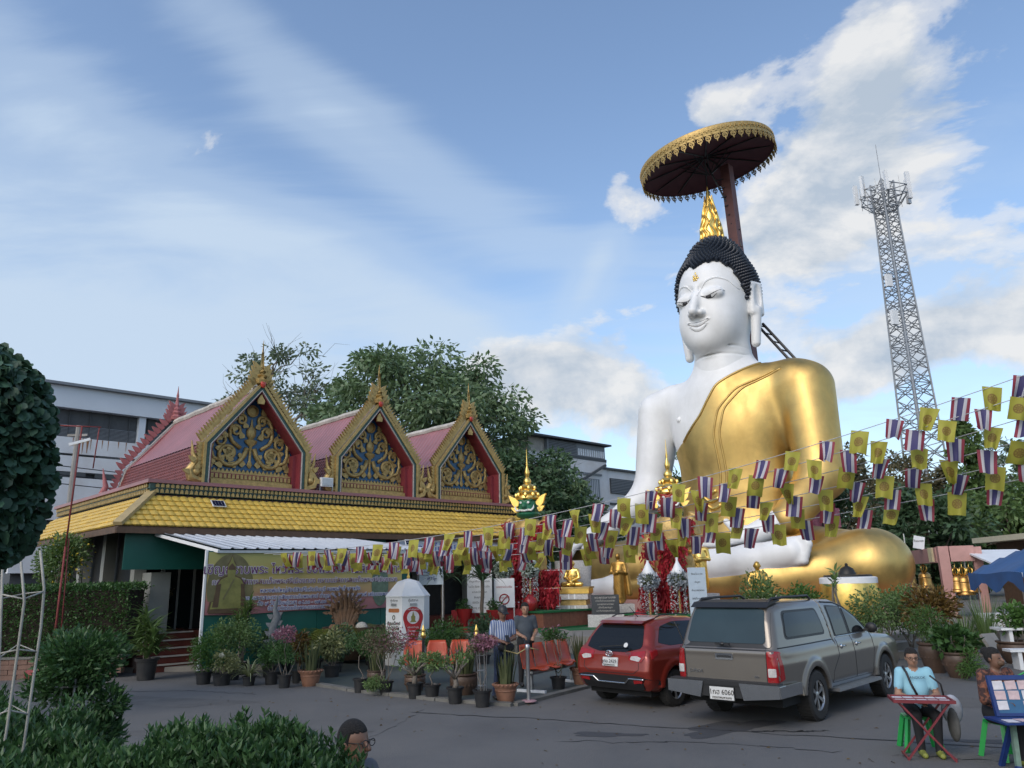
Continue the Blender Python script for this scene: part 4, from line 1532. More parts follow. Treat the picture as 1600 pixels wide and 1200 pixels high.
  for (x, z, dx, dz, l) in [(1.28, 6.1, .3, 1, .3), (1.0, 6.95, .4, 1, .32), (.72, 7.45, .1, 1, .25), (.4, 7.58, -.2, 1, .26), (.72, 6.22, 0, 1, .28), (.72, 6.22, .8, .5, .25), (.72, 6.22, -.8, .5, .25), (.72, 6.2, .3, -1, .2),
         (.45, 5.85, 1, .3, .3), (.9, 5.82, 1, .25, .3), (1.2, 5.84, .3, 1, .3), (.2, 5.86, .8, .8, .3), (1.03, 6.62, .2, 1, .22), (.52, 6.98, .6, .7, .2), (.85, 6.72, .3, 1, .25), (.9, 7.12, .1, .9, .24), (.3, 6.75, .3, 1, .24), (.36, 7.36, .6, .6, .14), (1.35, 6.5, -.2, 1, .3), (1.22, 6.75, -.3, 1, .26), (.98, 5.98, -.6, .8, .24), (.3, 6.25, .2, -1, .2), (.62, 5.98, .5, 1, .2), (1.1, 6.3, -.5, .6, .2), (.55, 7.3, .7, .8, .22), (.2, 7.1, .2, 1, .2), (1.3, 5.75, 0, 1, .26)]:
   flame(mb, (uc + S * x, z), (S * dx, dz), l, .16, .04)
  o = mb.build('carved_leaves', M_GOLDR, ped); o.location = (0, Y, 0); tag(o, kind='stuff')
 mb = MB()
 mb.lathe([(.03, 5.8), (.10, 5.9), (.04, 6.05), (.05, 6.5), (.20, 6.62), (.22, 6.7), (.08, 6.76), (.16, 6.86), (.17, 7.05), (.06, 7.16), (.01, 7.42)], 10, (uc, Y, 0), sy=.5); mb.build('stem', M_GOLDR, ped, True, 50)
 mb = MB()
 mb.lathe([(.2, -.04), (.2, .04), (.12, .07), (.12, .02)], 16, (uc, Y, 7.68), R=rotx(math.pi / 2))
 flame(mb, (uc, 7.82), (0, 1), .32, .2, .03)
 mb.build('medallion', M_GOLDR, ped)
 mb = MB(); mb.box((uc - 1.35, .24, 5.17), (uc + 1.35, .598, 5.34)); mb.box((uc - 1.345, .36, 5.342), (uc + 1.345, .597, 5.60)); mb.build('frieze', M_GOLDR, ped)
 mb = MB()
 for k in range(20):
  flame(mb, (uc - 1.28 + k * .135, 5.58), (0, 1), .16, .11, .03)
  mb.cbox((uc - 1.28 + k * .135, -.20, 5.47), (.09, .05, .13))
 o = mb.build('frieze_leaves', M_GOLDR, ped); o.location = (0, .55, 0); tag(o, kind='stuff')
 mb = MB()
 mb.box((uc - 1.33, .36 - .012, 5.40), (uc + 1.33, .36 - .004, 5.56)); mb.build('frieze_band', M_REDP, ped)

# small fittings on the roof
fl_ = thing('floodlight', 'small white floodlight box between the first two gables', 'floodlight', PAV_P + Matrix.Rotation(PAV_R, 3, 'Z') @ Vector((5.55, -.05, 5.15)), PAV_R)
mb = MB(); mb.box((-.22, -.08, .16), (.22, .06, .46)); mb.build('housing', M_WPAINT, fl_)
mb = MB(); mb.box((-.19, -.095, .19), (.19, -.082, .43)); mb.build('lens', mat('lamp_glass', (.45, .48, .5), .15), fl_)
mb = MB(); mb.box((-.24, -.02, 0), (-.222, .02, .36)); mb.box((.222, -.02, 0), (.24, .02, .36)); mb.build('bracket', M_STEEL, fl_)


def pw(u, v, z):
 return PAV_P + Matrix.Rotation(PAV_R, 3, 'Z') @ Vector((u, v, z))


def solar(loc, rz, label, tilt=.7):
 t = thing('solar_panel', label, 'solar panel', loc, rz, 'small solar lamp panels')
 R = rotx(tilt)
 mb = MB(); mb.box((-.2, -.15, -.015), (.2, .15, .012), 0, R); mb.build('panel_frame', M_WPAINT, t)
 for i in range(4):
  for j in range(3):
   mb = MB(); mb.box((-.18 + .091 * i, -.135 + .091 * j, .013), (-.18 + .091 * i + .083, -.135 + .091 * j + .083, .018), 0, R); mb.build('solar_cell', M_SOLAR, t)
 mb = MB(); mb.tube([(0, 0, -.02), (0, .1, -.16)], .02, 6); mb.build('mount', M_STEEL, t)


M_SOLAR = mat('solar_cell', (.01, .014, .04), .15, var=.1)
solar(pw(1.75, -.45, 4.52), PAV_R, 'small solar panel lying on the yellow skirt roof')

# awning, hung sheets, banner and hoarding under the skirt roof
aw = thing('awning', 'corrugated grey metal awning below the yellow skirt roof', 'awning', PAV_P, PAV_R)
TL, TR, BR, BL = [np.array(p, float) for p in ((-.15, -1.0, 3.60), (5.6, -1.0, 3.56), (7.65, -3.1, 3.14), (.72, -3.1, 3.08))]
nx = 180
rows = []
for j in range(4):
 f = j / 3
 a, b = TL + (BL - TL) * f, TR + (BR - TR) * f
 rows.append([a + (b - a) * i / nx + np.array([0, 0, .035 if (i % 9) in (0, 1) else .0]) for i in range(nx + 1)])
mb = MB(); mb.grid(rows[::-1]); mb.build('corrugated_sheet', M_METAL, aw)
mb = MB(); mb.bar(TL - (0, 0, .06), BL - (0, 0, .06), .06, .08, up=(0, 0, 1)); mb.build('edge_bar', M_WPAINT, aw)
mb = MB(); mb.bar(BL - (0, -.05, .07), BR - (0, -.05, .07), .05, .07, up=(0, 0, 1)); mb.build('front_bar', M_STEEL, aw)
mb = MB(); mb.box((-.15, -1.03, 3.58), (5.6, -.98, 3.74)); mb.build('flashing', M_METAL, aw)
for x in (.5, 3.5, 6.4):
 mb = MB(); mb.bar((x + .3, -2.9, 0), (x + .3, -2.9, 3.05), .06); mb.build('post', M_STEEL, aw)
tag(MB().box((-.9, -.93, 2.62), (7.4, -.90, 3.66)).build('green_sheet', M_GREENW, None, loc=PAV_P, rz=PAV_R), 'dark green sheet hung across the entrance under the eave', 'sheet')
hb = thing('hoarding', 'green sheet hoarding behind the long banner and the potted plants', 'hoarding', PAV_P, PAV_R)
for i in range(6):
 mb = MB(); mb.box((.5 + 1.07 * i, -2.98, .15), (.5 + 1.07 * (i + 1) - .012, -2.95, 3.03)); mb.build('sheet_panel', M_GREENW, hb)
mb = MB(); mb.box((.44, -3.0, .0), (.498, -2.93, 3.05)); mb.build('white_edge_post', M_WPAINT, hb)

M_BAN = bpy.data.materials.new('banner_print'); M_BAN.use_nodes = True
_b = NB(M_BAN.node_tree); _p = M_BAN.node_tree.nodes['Principled BSDF']; _p.inputs['Roughness'].default_value = .55
_tc = _b.n('ShaderNodeTexCoord'); _sp = _b.n('ShaderNodeSeparateXYZ'); _b.l(_tc.outputs['UV'], _sp.inputs[0])
_n = _b.noise(_tc.outputs['UV'], 5.0, 5, .6)
_v = _b.m('ADD', _sp.outputs[1], _b.m('MULTIPLY', _b.m('SUBTRACT', _n, .5), .25))
_c = _b.n('ShaderNodeValToRGB'); _b.l(_v, _c.inputs[0])
_e = _c.color_ramp.elements
_e[0].position = 0; _e[0].color = (.30, .12, .13, 1); _e[1].position = 1; _e[1].color = (.36, .34, .11, 1)
for _pos, _col in ((.2, (.36, .15, .14)), (.34, (.42, .27, .13)), (.6, (.44, .36, .12))):
 _x = _e.new(_pos); _x.color = (*_col, 1)
_b.l(_c.outputs[0], _p.inputs['Base Color'])
ban = thing('banner', 'long printed banner with rows of Thai lettering and a seated figure', 'banner', PAV_P, PAV_R)
pts = [[(.5 + 6.05 * i / 30, -3.03 - .015 * math.sin(i * 1.3) * (j > 0), 3.0 - .02 * math.sin(i * .35) - (1.56 + .02 * i / 30) * j / 4) for i in range(31)] for j in range(5)]
mb = MB(); mb.grid(pts[::-1]); mb.build('cloth', M_BAN, ban, True, uv=True)
ROT = (math.pi / 2, 0, 0)
M_PUR = mat('purple_print', (.12, .02, .12), .6, var=0); M_WPR = mat('white_print', (.62, .60, .60), .6, var=0); M_BPR = mat('blue_print', (.06, .07, .26), .6, var=0)
for z, s_, t_, m, x in ((2.55, .33, 'เชิญกราบพระ ไหว้พระ ขอพรสิ่งศักดิ์สิทธิ์ประจำวัด', M_PUR, 3.55), (2.24, .19, 'กลางบนนมัสการสมเด็จพระศรีเมืองทอง กราบนมัสการสมเด็จพระศรีเมืองทอง', M_PUR, 3.5), (2.0, .15, 'หลวงพ่อใหญ่ศักดิ์สิทธิ์ในวัดมีนบุรี ขอพรสำเร็จสมหวัง', M_BPR, 3.5),
       (1.82, .145, 'ร่วมบุญบูรณะเสนาสนะถวายสังฆทานกับพระสงฆ์ ทำบุญวันเกิด สะเดาะเคราะห์ เสริมดวงชะตา', M_BPR, 3.55), (1.67, .145, 'ทั้ง ๗ วัน ตั้งแต่เวลา ๐๘.๐๐ - ๑๗.๐๐ น. ณ วิหารหลวงพ่อ', M_BPR, 3.5), (1.53, .14, 'จัดโดยวัดร่วมกับคณะกรรมการและชาวชุมชน', M_BPR, 3.4)):
 o = text(t_, s_, M_WPR, ban, (x, -3.056, z), ROT, 'lettering_outline', .001, bold=.012)
 o = text(t_, s_, m, ban, (x, -3.062, z), ROT, 'lettering', .001)
# printed seated figure (flat print on the cloth)
def flat(pts, y, m, nm, par):
 mb = MB(); mb.prism(pts, y - .004, y, axes=(0, 2, 1)); return mb.build(nm, m, par)
M_PG = mat('print_gold', (.22, .21, .06), .6, var=.25, scale=6); M_PD = mat('print_brown', (.10, .06, .03), .6, var=.2); M_PO = mat('print_olive', (.16, .14, .06), .6, var=.2)
cx = 1.12
flat([(cx + .62 * math.cos(a), 2.1 + .86 * math.sin(a)) for a in np.linspace(-.4, math.pi + .4, 30)], -3.052, M_PO, 'printed_halo', ban)
out = [(-.55, 1.5), (-.5, 1.75), (-.38, 1.78), (-.36, 2.2), (-.26, 2.32), (-.10, 2.38), (-.12, 2.52), (-.11, 2.66), (-.05, 2.76), (0, 2.9)]
sil = [(cx + x * .95, z) for x, z in out] + [(cx - x * .95, z) for x, z in out[::-1][1:]]
flat([(cx + (x - cx) * 1.1, 1.46 + (z - 1.46) * 1.03) for x, z in sil], -3.058, M_PD, 'printed_outline', ban)
flat(sil, -3.064, M_PG, 'printed_figure', ban)
flat([(cx - .46, 1.62), (cx - .30, 1.62), (cx - .26, 2.2), (cx - .36, 2.18)], -3.068, M_PD, 'printed_arm', ban); flat([(cx + .30, 1.62), (cx + .46, 1.62), (cx + .36, 2.18), (cx + .27, 2.2)], -3.068, M_PD, 'printed_arm', ban); flat([(cx + .05, 2.3), (cx + .10, 2.31), (cx - .16, 1.8), (cx - .2, 1.82)], -3.068, M_PO, 'printed_sash', ban); flat([(cx - .1, 2.55), (cx + .1, 2.55), (cx + .09, 2.62), (cx, 2.72), (cx - .09, 2.62)], -3.068, M_PD, 'printed_hair', ban); flat([(cx - .55, 1.47), (cx + .55, 1.47), (cx + .5, 1.58), (cx - .5, 1.58)], -3.068, M_PD, 'printed_base', ban)
flat([(5.75 + .3 * math.cos(a), 2.1 + .62 * math.sin(a)) for a in np.linspace(0, 2 * math.pi, 24)], -3.052, mat('print_jade', (.10, .15, .10), .6, var=.3), 'printed_statue', ban)

# white sign under the eave to the right
sg = thing('eave_sign', 'long white sign with blue Thai lettering under the eave', 'sign', PAV_P, PAV_R)
mb = MB(); mb.box((7.75, -1.16, 2.92), (12.6, -1.12, 3.6)); mb.build('board', mat('sign_bluewhite', (.50, .56, .64), .5, var=.08), sg)
text('จำหน่ายดอกไม้ ธูปเทียน วัตถุมงคล', .42, M_BPR, sg, (10.1, -1.165, 3.26), ROT)
solar(pw(8.0, -1.5, 3.4), PAV_R, 'small solar panel leaning at the left end of the white eave sign', 1.2)
# ------------------------------------------------------------------ buildings, mast and trees behind
M_BLDW = mat('building_white', (0.68, 0.70, 0.72), 0.8, var=0.06, scale=.4, dirt=(0.30, 0.20, 0.13), dirt_amt=0.35, dirt_scale=0.5, stretch=(1, 1, 1))
M_BLDW2 = mat('building_band', (0.60, 0.65, 0.70), 0.7, var=0.05, scale=.4)
M_RUST = mat('rust_streak', (0.30, 0.15, 0.07), 0.9, var=0.3, scale=3)
M_SHUT = mat('dark_shutter', (0.06, 0.065, 0.07), 0.6, var=0.15)
M_GREYCL = mat('grey_cladding', (0.20, 0.22, 0.24), 0.6, var=0.1)
M_LITEW = mat('pale_pane', (0.62, 0.66, 0.70), 0.3, var=0.05)


def building(label, P):
 return thing('building', label, 'building', P, math.radians(44))


b1 = building('white car park block with dark open deck and rust stains, left behind the pavilion', (-24.297, 38.0, 0))
mb = MB(); mb.box((-.0, .4, 0), (10, 16, 12.3)); mb.build('core', M_SHUT, b1)
mb = MB(); mb.box((-.25, -.1, 11.38), (10.2, .39, 12.52)); mb.build('parapet', M_BLDW2, b1)
mb = MB(); mb.box((-.4, -.35, 12.523), (10.4, 16.3, 12.66)); mb.build('roof_edge', M_GREYCL, b1)
for (z0, z1) in ((9.02, 9.86), (8.08, 8.90), (5.6, 7.78)):
 mb = MB(); mb.box((-.2, 0, z0), (10.1, .39, z1)); mb.build('wall_band', M_BLDW, b1)
mb = MB(); mb.box((-.2, 0, 3.0), (10.1, .39, 5.2)); mb.build('wall_band', M_BLDW, b1)
for i in range(2):
 mb = MB(); mb.box((.1 + 5.0 * i, .06, 3.0), (.45 + 5.0 * i, .395, 11.375)); mb.build('column', M_BLDW2, b1)
for i in range(9):
 mb = MB(); mb.box((.7 + .99 * i, .30, 9.87), (.74 + .99 * i, .36, 11.37)); mb.build('louvre_post', M_SHUT, b1)
for i in range(10):
 mb = MB(); mb.box((.4, .32, 9.9 + .07 * i), (9.8, .35, 9.93 + .07 * i)); mb.build('louvre_slat', M_GREYCL, b1)
for (x, w, h) in ((2.35, .10, .8), (2.55, .14, .75), (2.75, .05, .6), (3.3, .06, .45), (3.6, .05, .55), (4.1, .07, .35), (4.5, .05, .5), (1.9, .05, .3)):
 mb = MB(); mb.prism([(x, 9.85), (x + w, 9.85), (x + w * .6, 9.85 - h), (x + w * .4, 9.85 - h)], -.006, -.002, axes=(0, 2, 1)); mb.build('rust_stain', M_RUST, b1)
for i in range(4):
 mb = MB(); mb.box((.8 + 2.35 * i, -.005, 7.8), (2.7 + 2.35 * i, .05, 8.06)); mb.build('vent_slot', M_SHUT, b1)
 mb = MB(); mb.box((3.2 + 2.35 * i, -.005, 8.915), (4.9 + 2.35 * i, .05, 9.0)); mb.build('vent_slot', M_SHUT, b1)

b2 = building('white flat-roofed block with a grey glazed penthouse, beyond the dark tree beside the statue', (2.426, 52.0, 0))
mb = MB(); mb.box((-10, .05, 0), (6.15, 14, 10.5)); mb.build('core', M_BLDW, b2)
mb = MB(); mb.box((-.05, .1, 10.5), (6.1, 7, 11.55)); mb.build('penthouse', M_GREYCL, b2)
mb = MB(); mb.box((-1.6, .4, 10.5), (-.06, 7, 11.6)); mb.build('penthouse_side', M_PLAST, b2)
mb = MB(); mb.box((-2.0, -.25, 11.6), (6.5, 7.3, 11.72)); mb.build('roof_edge', M_SHUT, b2)
mb = MB(); mb.box((-.06, .02, 10.42), (6.16, .098, 10.62)); mb.build('penthouse_ledge', M_SHUT, b2)
for i in range(12):
 mb = MB(); mb.box((3.1 + .245 * i, .06, 10.7), (3.1 + .245 * i + .15, .098, 11.18)); mb.build('window_pane', M_LITEW if i % 3 else M_BLDW2, b2)
for i in range(16):
 mb = MB(); mb.box((.1, .075, 10.66 + .055 * i), (2.95, .098, 10.70 + .055 * i)); mb.build('louvre', M_SHUT if i % 2 else M_GREYCL, b2)
mb = MB(); mb.box((6.16, .12, 0), (24, 13, 9.9)); mb.build('annex', M_BLDW, b2)
mb = MB(); mb.box((5.6, -.05, 9.9), (24.2, 13.2, 10.05)); mb.build('annex_roof', M_SHUT, b2)
mb = MB(); mb.bar((5.75, -.2, 10.15), (2.6, -.35, 8.7), .16); mb.build('sloping_gutter', M_SHUT, b2)
mb = MB(); mb.box((-6, -.02, 9.36), (5.5, .045, 9.5)); mb.build('ledge', M_GREYCL, b2)
for i in range(5):
 mb = MB(); mb.box((6.5 + 3.6 * i, .02, 8.2), (9.9 + 3.6 * i, .11, 9.3)); f = mb.build('deck_opening', M_SHUT, b2)
 for k in range(9):
  mb = MB(); mb.box((6.55 + 3.6 * i, 0.0, 8.25 + .115 * k), (9.85 + 3.6 * i, .019, 8.29 + .115 * k)); mb.build('louvre', M_GREYCL, f)
for z in (7.35, 6.3, 5.2):
 for i in range(12):
  mb = MB(); mb.box((-8.6 + 2.5 * i, -.0 if i < 6 else .06, z), (-6.9 + 2.5 * i, .045 if i < 6 else .115, z + .16)); mb.build('vent_slot', M_SHUT, b2)
for i in range(3):
 mb = MB(); mb.box((-3 + 2.9 * i, -.01, 7.8), (-.6 + 2.9 * i, .045, 9.1)); w = mb.build('window', M_GREYCL, b2)
 for k in range(12):
  mb = MB(); mb.box((-2.95 + 2.9 * i + .19 * k, -.02, 7.85), (-2.9 + 2.9 * i + .19 * k, -.011, 9.05)); mb.build('mullion', M_BLDW2, w)
mb = MB()
for k in range(2):
 mb.tube([(-1.5, 3, 11.5 + k * .0), (-1.5, 3, 13.6)], .03, 5) if k == 0 else None
 mb.tube([(-2.6, 3, 13.3 - .45 * k), (-.2, 3, 13.3 - .45 * k)], .025, 5)
mb.build('roof_aerial', M_STEEL, b2)

# ---- telecom mast
mast = thing('telecom_mast', 'tall grey lattice telecom mast with antenna panels, right of the statue', 'mast', (40.3, 75, 0), .3)
M_GALV = mat('galvanised', (0.30, 0.315, 0.33), 0.5, metal=.4, var=.15)
HT, W0, W1 = 42.8, 3.1, 1.6
def mw(z): return (W0 + (W1 - W0) * min(1, z / 38)) / 2
for sx in (-1, 1):
 for sy in (-1, 1):
  mb = MB(); mb.tube([(sx * mw(z), sy * mw(z), z) for z in (0, 12, 25, 38, HT)], .10, 6); mb.build('mast_leg', M_GALV, mast)
z = 0.0
br = MB()
lev = []
while z < HT - .5:
 lev.append(z); z += max(1.15, mw(z) * 1.25)
lev.append(HT)
for a, b_ in zip(lev[:-1], lev[1:]):
 for (s0, s1) in (((-1, -1), (1, -1)), ((1, -1), (1, 1)), ((1, 1), (-1, 1)), ((-1, 1), (-1, -1))):
  A = np.array([s0[0] * mw(a), s0[1] * mw(a), a]); B = np.array([s1[0] * mw(a), s1[1] * mw(a), a])
  C_ = np.array([s0[0] * mw(b_), s0[1] * mw(b_), b_]); D2 = np.array([s1[0] * mw(b_), s1[1] * mw(b_), b_])
  br.tube([A, D2], .055, 4); br.tube([B, C_], .055, 4); br.tube([(A + C_) / 2, (B + D2) / 2], .04, 4)
  if lev.index(a) % 3 == 0: br.tube([A, B], .055, 4)
br.tube([(.2, .1, 0), (.2, .1, HT)], .12, 5); br.tube([(-.35, -.2, 0), (-.35, -.2, HT)], .06, 5); br.tube([(-.15, -.25, 0), (-.15, -.25, HT)], .06, 5)
tag(br.build('lattice_bracing', M_GALV, mast), kind='stuff')
pf = MB()
for zz, r in ((39.7, 1.3), (40.8, 2.35), (41.7, 2.4)):
 P = [(r * math.cos(a), r * math.sin(a), zz) for a in np.linspace(0, 2 * math.pi, 7)]
 pf.tube(P, .06, 5)
 for p in P[:-1]:
  pf.tube([(p[0] * .35, p[1] * .35, zz), p], .05, 4)
  if r > 2: pf.tube([(p[0] * .4, p[1] * .4, 39.3), p], .045, 4)
for a in np.linspace(0, 2 * math.pi, 13)[:-1]:
 pf.tube([(2.3 * math.cos(a), 2.3 * math.sin(a), 40.3), (2.3 * math.cos(a), 2.3 * math.sin(a), 42.4)], .04, 4)
tag(pf.build('platform', M_GALV, mast), kind='stuff')
for a, r, h, zz in ((-.25, 2.55, 3.1, 41.2), (.05, 2.7, 2.8, 40.9), (3.0, 2.8, 2.2, 40.9), (3.35, 2.4, 2.4, 41.4), (1.6, 2.6, 2.3, 41.1), (4.4, 2.6, 2.2, 41.1)):
 x, y = r * math.cos(a - .3), r * math.sin(a - .3)
 mb = MB(); mb.cbox((x, y, zz + h * .3), (.42, .3, h), 0, rotz(a)); mb.build('antenna_panel', M_WPAINT, mast)
for zz, s in ((31.0, 1.3), (27.0, 1.5)):
 mb = MB(); mb.cbox((-1.95, -.9, zz), (.7, .3, s)); p = mb.build('antenna_panel', M_WPAINT, mast)
 mb = MB(); mb.tube([(-1.7, -.8, zz - 1.2), (-1.7, -.8, zz + 1.0)], .05, 5)
 for q in (-.9, .4): mb.tube([(-1.7, -.8, zz + q), (-.6, -.5, zz + q)], .05, 5)
 mb.build('panel_arm', M_GALV, p)
mb = MB(); mb.tube([(0, 0, HT), (0, 0, HT + 4.6)], .04, 5); mb.build('lightning_rod', M_GALV, mast)

# ---- trees behind the pavilion and the statue
tree('broad_tree', 'broad full green tree with layered foliage rising behind the pavilion gables', (-6.0, 48.5, 0), 18, (0, 0, 11.4), (6.9, 5.6, 5.6), 150, 1.45, 30000, .42, .17, LM_TREE, M_BARK, .42, flat=.55, shell=.62, droop=.55)
tree('sparse_tree', 'sparse tree with bare twigs showing, behind the first gable', (-16.6, 51, 0), 19, (0, 0, 13.2), (4.6, 3.4, 5.7), 62, .85, 4200, .36, .17, LM_SPARSE, M_BARKL, .34, bare=1, flat=.5, shell=.45, forks=7)
tree('bushy_tree', 'low bushy tree filling the gap between the sparse and the broad tree', (-13.5, 52, 0), 12, (0, 0, 8.6), (3.6, 2.5, 2.8), 40, 1.0, 6000, .4, .17, LM_TREE, M_BARK, .22, shell=.4)
tree('dark_tree', 'very dark dense tree behind the right end of the pavilion', (.4, 40.5, 0), 9.3, (0, 0, 6.0), (2.7, 2.2, 3.2), 70, .85, 14000, .30, .14, LM_DARK, M_BARK, .22, shell=.35)
tree('dark_tree', 'smaller dark tree with glossy leaves beside the white raised arm of the statue', (3.6, 41, 0), 7.4, (0, 0, 3.9), (1.9, 1.8, 2.6), 50, .7, 9000, .28, .14, LM_DARK, M_BARK, .18, shell=.35)
tree('dark_tree', 'dark tree between the broad tree and the white block', (2.2, 46, 0), 9.5, (0, 0, 6.2), (2.3, 1.8, 2.7), 46, .8, 8000, .32, .15, LM_TREE, M_BARK, .2, shell=.4)
tree('slender_tree', 'slender young tree seen through the gap under the raised white arm', (11.0, 52, 0), 10, (0, 0, 7.0), (1.6, 1.5, 3.6), 26, .7, 2600, .3, .14, LM_MID, M_BARK, .14, shell=.3)
RT = [
 ('olive_tree', 'brownish olive tree right behind the golden shoulder', (26.5, 60), 11.6, 3.9, 4.4, LM_OLIVE, 9000),
 ('olive_tree', 'taller olive tree at the foot of the telecom mast', (33.0, 64), 12.2, 3.6, 4.6, LM_OLIVE, 9000),
 ('column_tree', 'narrow column of a tree wrapped in climbers, beside the mast', (34.2, 58), 13.6, 1.2, 5.6, LM_MID, 5000),
 ('layered_tree', 'thin layered tree with open tiers at the right of the mast', (38.2, 61), 13.3, 2.1, 4.5, LM_SPARSE, 2600),
 ('round_tree', 'rounded green tree near the right edge behind the upper flag strings', (41.2, 60), 12.6, 2.6, 5.2, LM_MID, 8000),
 ('dense_tree', 'dense dark green tree behind the bell frame', (24.6, 47), 7.2, 3.4, 3.4, LM_DARK, 9000),
 ('dense_tree', 'bright green bushy tree behind the white tent lean-to', (31.5, 50), 7.6, 3.6, 3.6, LM_MID, 10000),
 ('dense_tree', 'green tree behind the cream slatted building', (38.0, 54), 9.0, 3.6, 4.2, LM_MID, 9000),
 ('dense_tree', 'dark tree low behind the golden knee of the statue', (20.3, 50), 8.2, 2.6, 3.6, LM_DARK, 7000),
 ('dense_tree', 'leafy tree at the far right edge behind the blue tent', (43.5, 56), 9.6, 3.2, 4.6, LM_YEL if False else LM_MID, 8000),
]
for nm, lb, (x, y), h, r, rz_, lm, n in RT:
 tree(nm, lb, (x, y, 0), h, (0, 0, h - rz_), (r, r * .8, rz_), int(28 + r * 9), max(.55, r * .27), n, .42, .19, lm, M_BARK, .2, shell=.4)

# ---- near left: the clipped round-leaved tree
def dense_leaves(name, parent, pts, dirs, L, W, lm, fine=True):
 V, F = leaf_mesh(pts, dirs, L, W)
 return raw_mesh(name, V, F, lm, parent, False, 3)
ct = thing('clipped_tree', 'tall clipped tree of large round dark leaves at the left edge', 'tree', (-9.6, 13.2, 0), 0)
mb = MB(); mb.tube(limb_path((0, 0, 0), (0, 0, 4.2), .04, 6), [.16, .14, .12, .1, .09, .07], 8)
for k in range(16):
 a = k * 2.4; z = 2.4 + 3.2 * k / 16
 mb.tube(limb_path((0, 0, z - .5), (1.0 * math.cos(a), 1.0 * math.sin(a), z), .1, 4), [.05, .04, .03, .01], 5)
mb.build('trunk', M_BARK, ct, True)
n = 7500
zz = RNG.uniform(2.55, 6.45, n); aa = RNG.uniform(0, 2 * math.pi, n)
rm = np.interp(zz, [2.5, 2.9, 4.0, 5.2, 5.9, 6.3, 6.5], [.75, 1.15, 1.36, 1.30, 1.0, .55, .2]) * (1 + .06 * np.sin(aa * 5 + zz * 3))
rr = rm * (1 - .45 * RNG.random(n) ** 2)
P = np.stack([rr * np.cos(aa), rr * np.sin(aa), zz], 1)
D = np.stack([np.cos(aa), np.sin(aa), np.full(n, -1.1)], 1) + RNG.normal(size=(n, 3)) * .45
# round leaves: six-sided discs
S = nrm(np.cross(D, RNG.normal(size=(n, 3)))); D = nrm(D)
sz = RNG.uniform(.06, .105, n)[:, None]
ring = []
for k in range(7):
 a = 2 * math.pi * k / 7
 ring.append(P + D * sz * (1 + math.cos(a)) + S * sz * math.sin(a) * 1.05 + np.cross(S, D) * sz * .12 * math.cos(2 * a))
V = np.stack(ring + [P + D * sz], 1).reshape(-1, 3)
F = (np.array([(k, (k + 1) % 7, 7) for k in range(7)])[None] + (np.arange(n) * 8)[:, None, None]).reshape(-1, 3)
raw_mesh('crown', V, F, LM_ROUND, ct, False, 3)
# ------------------------------------------------------------------ hedges, shrubs and potted plants
M_PBLK = mat('black_plastic', (0.014, 0.015, 0.017), 0.45, var=0.15, dirt=(.06, .055, .05), dirt_amt=.5, dirt_scale=4)
M_JAR = mat('brown_jar', (0.10, 0.062, 0.042), 0.5, var=0.25, scale=7, dirt=(.05, .035, .028), dirt_amt=.5, dirt_scale=4)
M_TERRA = mat('terracotta', (0.26, 0.125, 0.075), 0.7, var=0.18, scale=6, dirt=(.13, .075, .055), dirt_amt=.5, dirt_scale=4)
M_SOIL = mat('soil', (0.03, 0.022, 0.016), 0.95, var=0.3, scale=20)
M_STEM = mat('green_stem', (0.06, 0.075, 0.035), 0.7, var=0.2)
M_BRICKW = mat('low_wall_brick', (0.17, 0.10, 0.075), 0.85, var=0.25, scale=6)
POTG = 'potted plants along the edge of the plaza'


def pot(kind, par, r=.15, h=.27):
 mb = MB()
 if kind == 'black':
  mb.lathe([(r * .74, 0), (r * .92, h * .86), (r * 1.06, h * .87), (r * 1.1, h), (r * .98, h), (r * .93, h * .9)], 18, cap=True)
  o = mb.build('pot', M_PBLK, par, True, 35)
 elif kind == 'jar':
  mb.lathe([(r * .62, 0), (r * .8, h * .25), (r * 1.0, h * .62), (r * 1.0, h * .8), (r * .93, h * .88), (r * 1.05, h * .94), (r * 1.05, h), (r * .9, h), (r * .88, h * .9)], 22)
  for k in range(22):
   a = 2 * math.pi * k / 22
   mb.ball((r * .93 * math.cos(a), r * .93 * math.sin(a), h * .52), (.018, .018, .03), 5, 4)
  o = mb.build('pot', M_JAR, par, True, 35)
 elif kind == 'terra':
  mb.lathe([(r * .68, 0), (r * .72, .02), (r * .86, h * .4), (r * .97, h * .78), (r * 1.03, h * .79), (r * 1.1, h * .88), (r * 1.12, h), (r * .98, h), (r * .95, h * .9)], 24)
  for k in range(18):
   a = 2 * math.pi * k / 18
   mb.ball((r * 1.1 * math.cos(a), r * 1.1 * math.sin(a), h * .93), (.03, .03, .022), 5, 4)
  mb.lathe([(r * .93, h * .6), (r * .98, h * .63), (r * .95, h * .67)], 24, cap=False)
  o = mb.build('pot', M_TERRA, par, True, 35)
 else:
  mb.lathe([(r * .55, 0), (r * .8, h * .3), (r * .98, h * .7), (r * 1.04, h), (r * .94, h), (r * .9, h * .8)], 22)
  o = mb.build('pot', M_PLAST if kind == 'glazed' else M_CONC, par, True, 35)
 mb = MB(); mb.lathe([(.005, h * .9), (r * .93, h * .9)], 14, cap=False); mb.build('soil', M_SOIL, o)
 return o


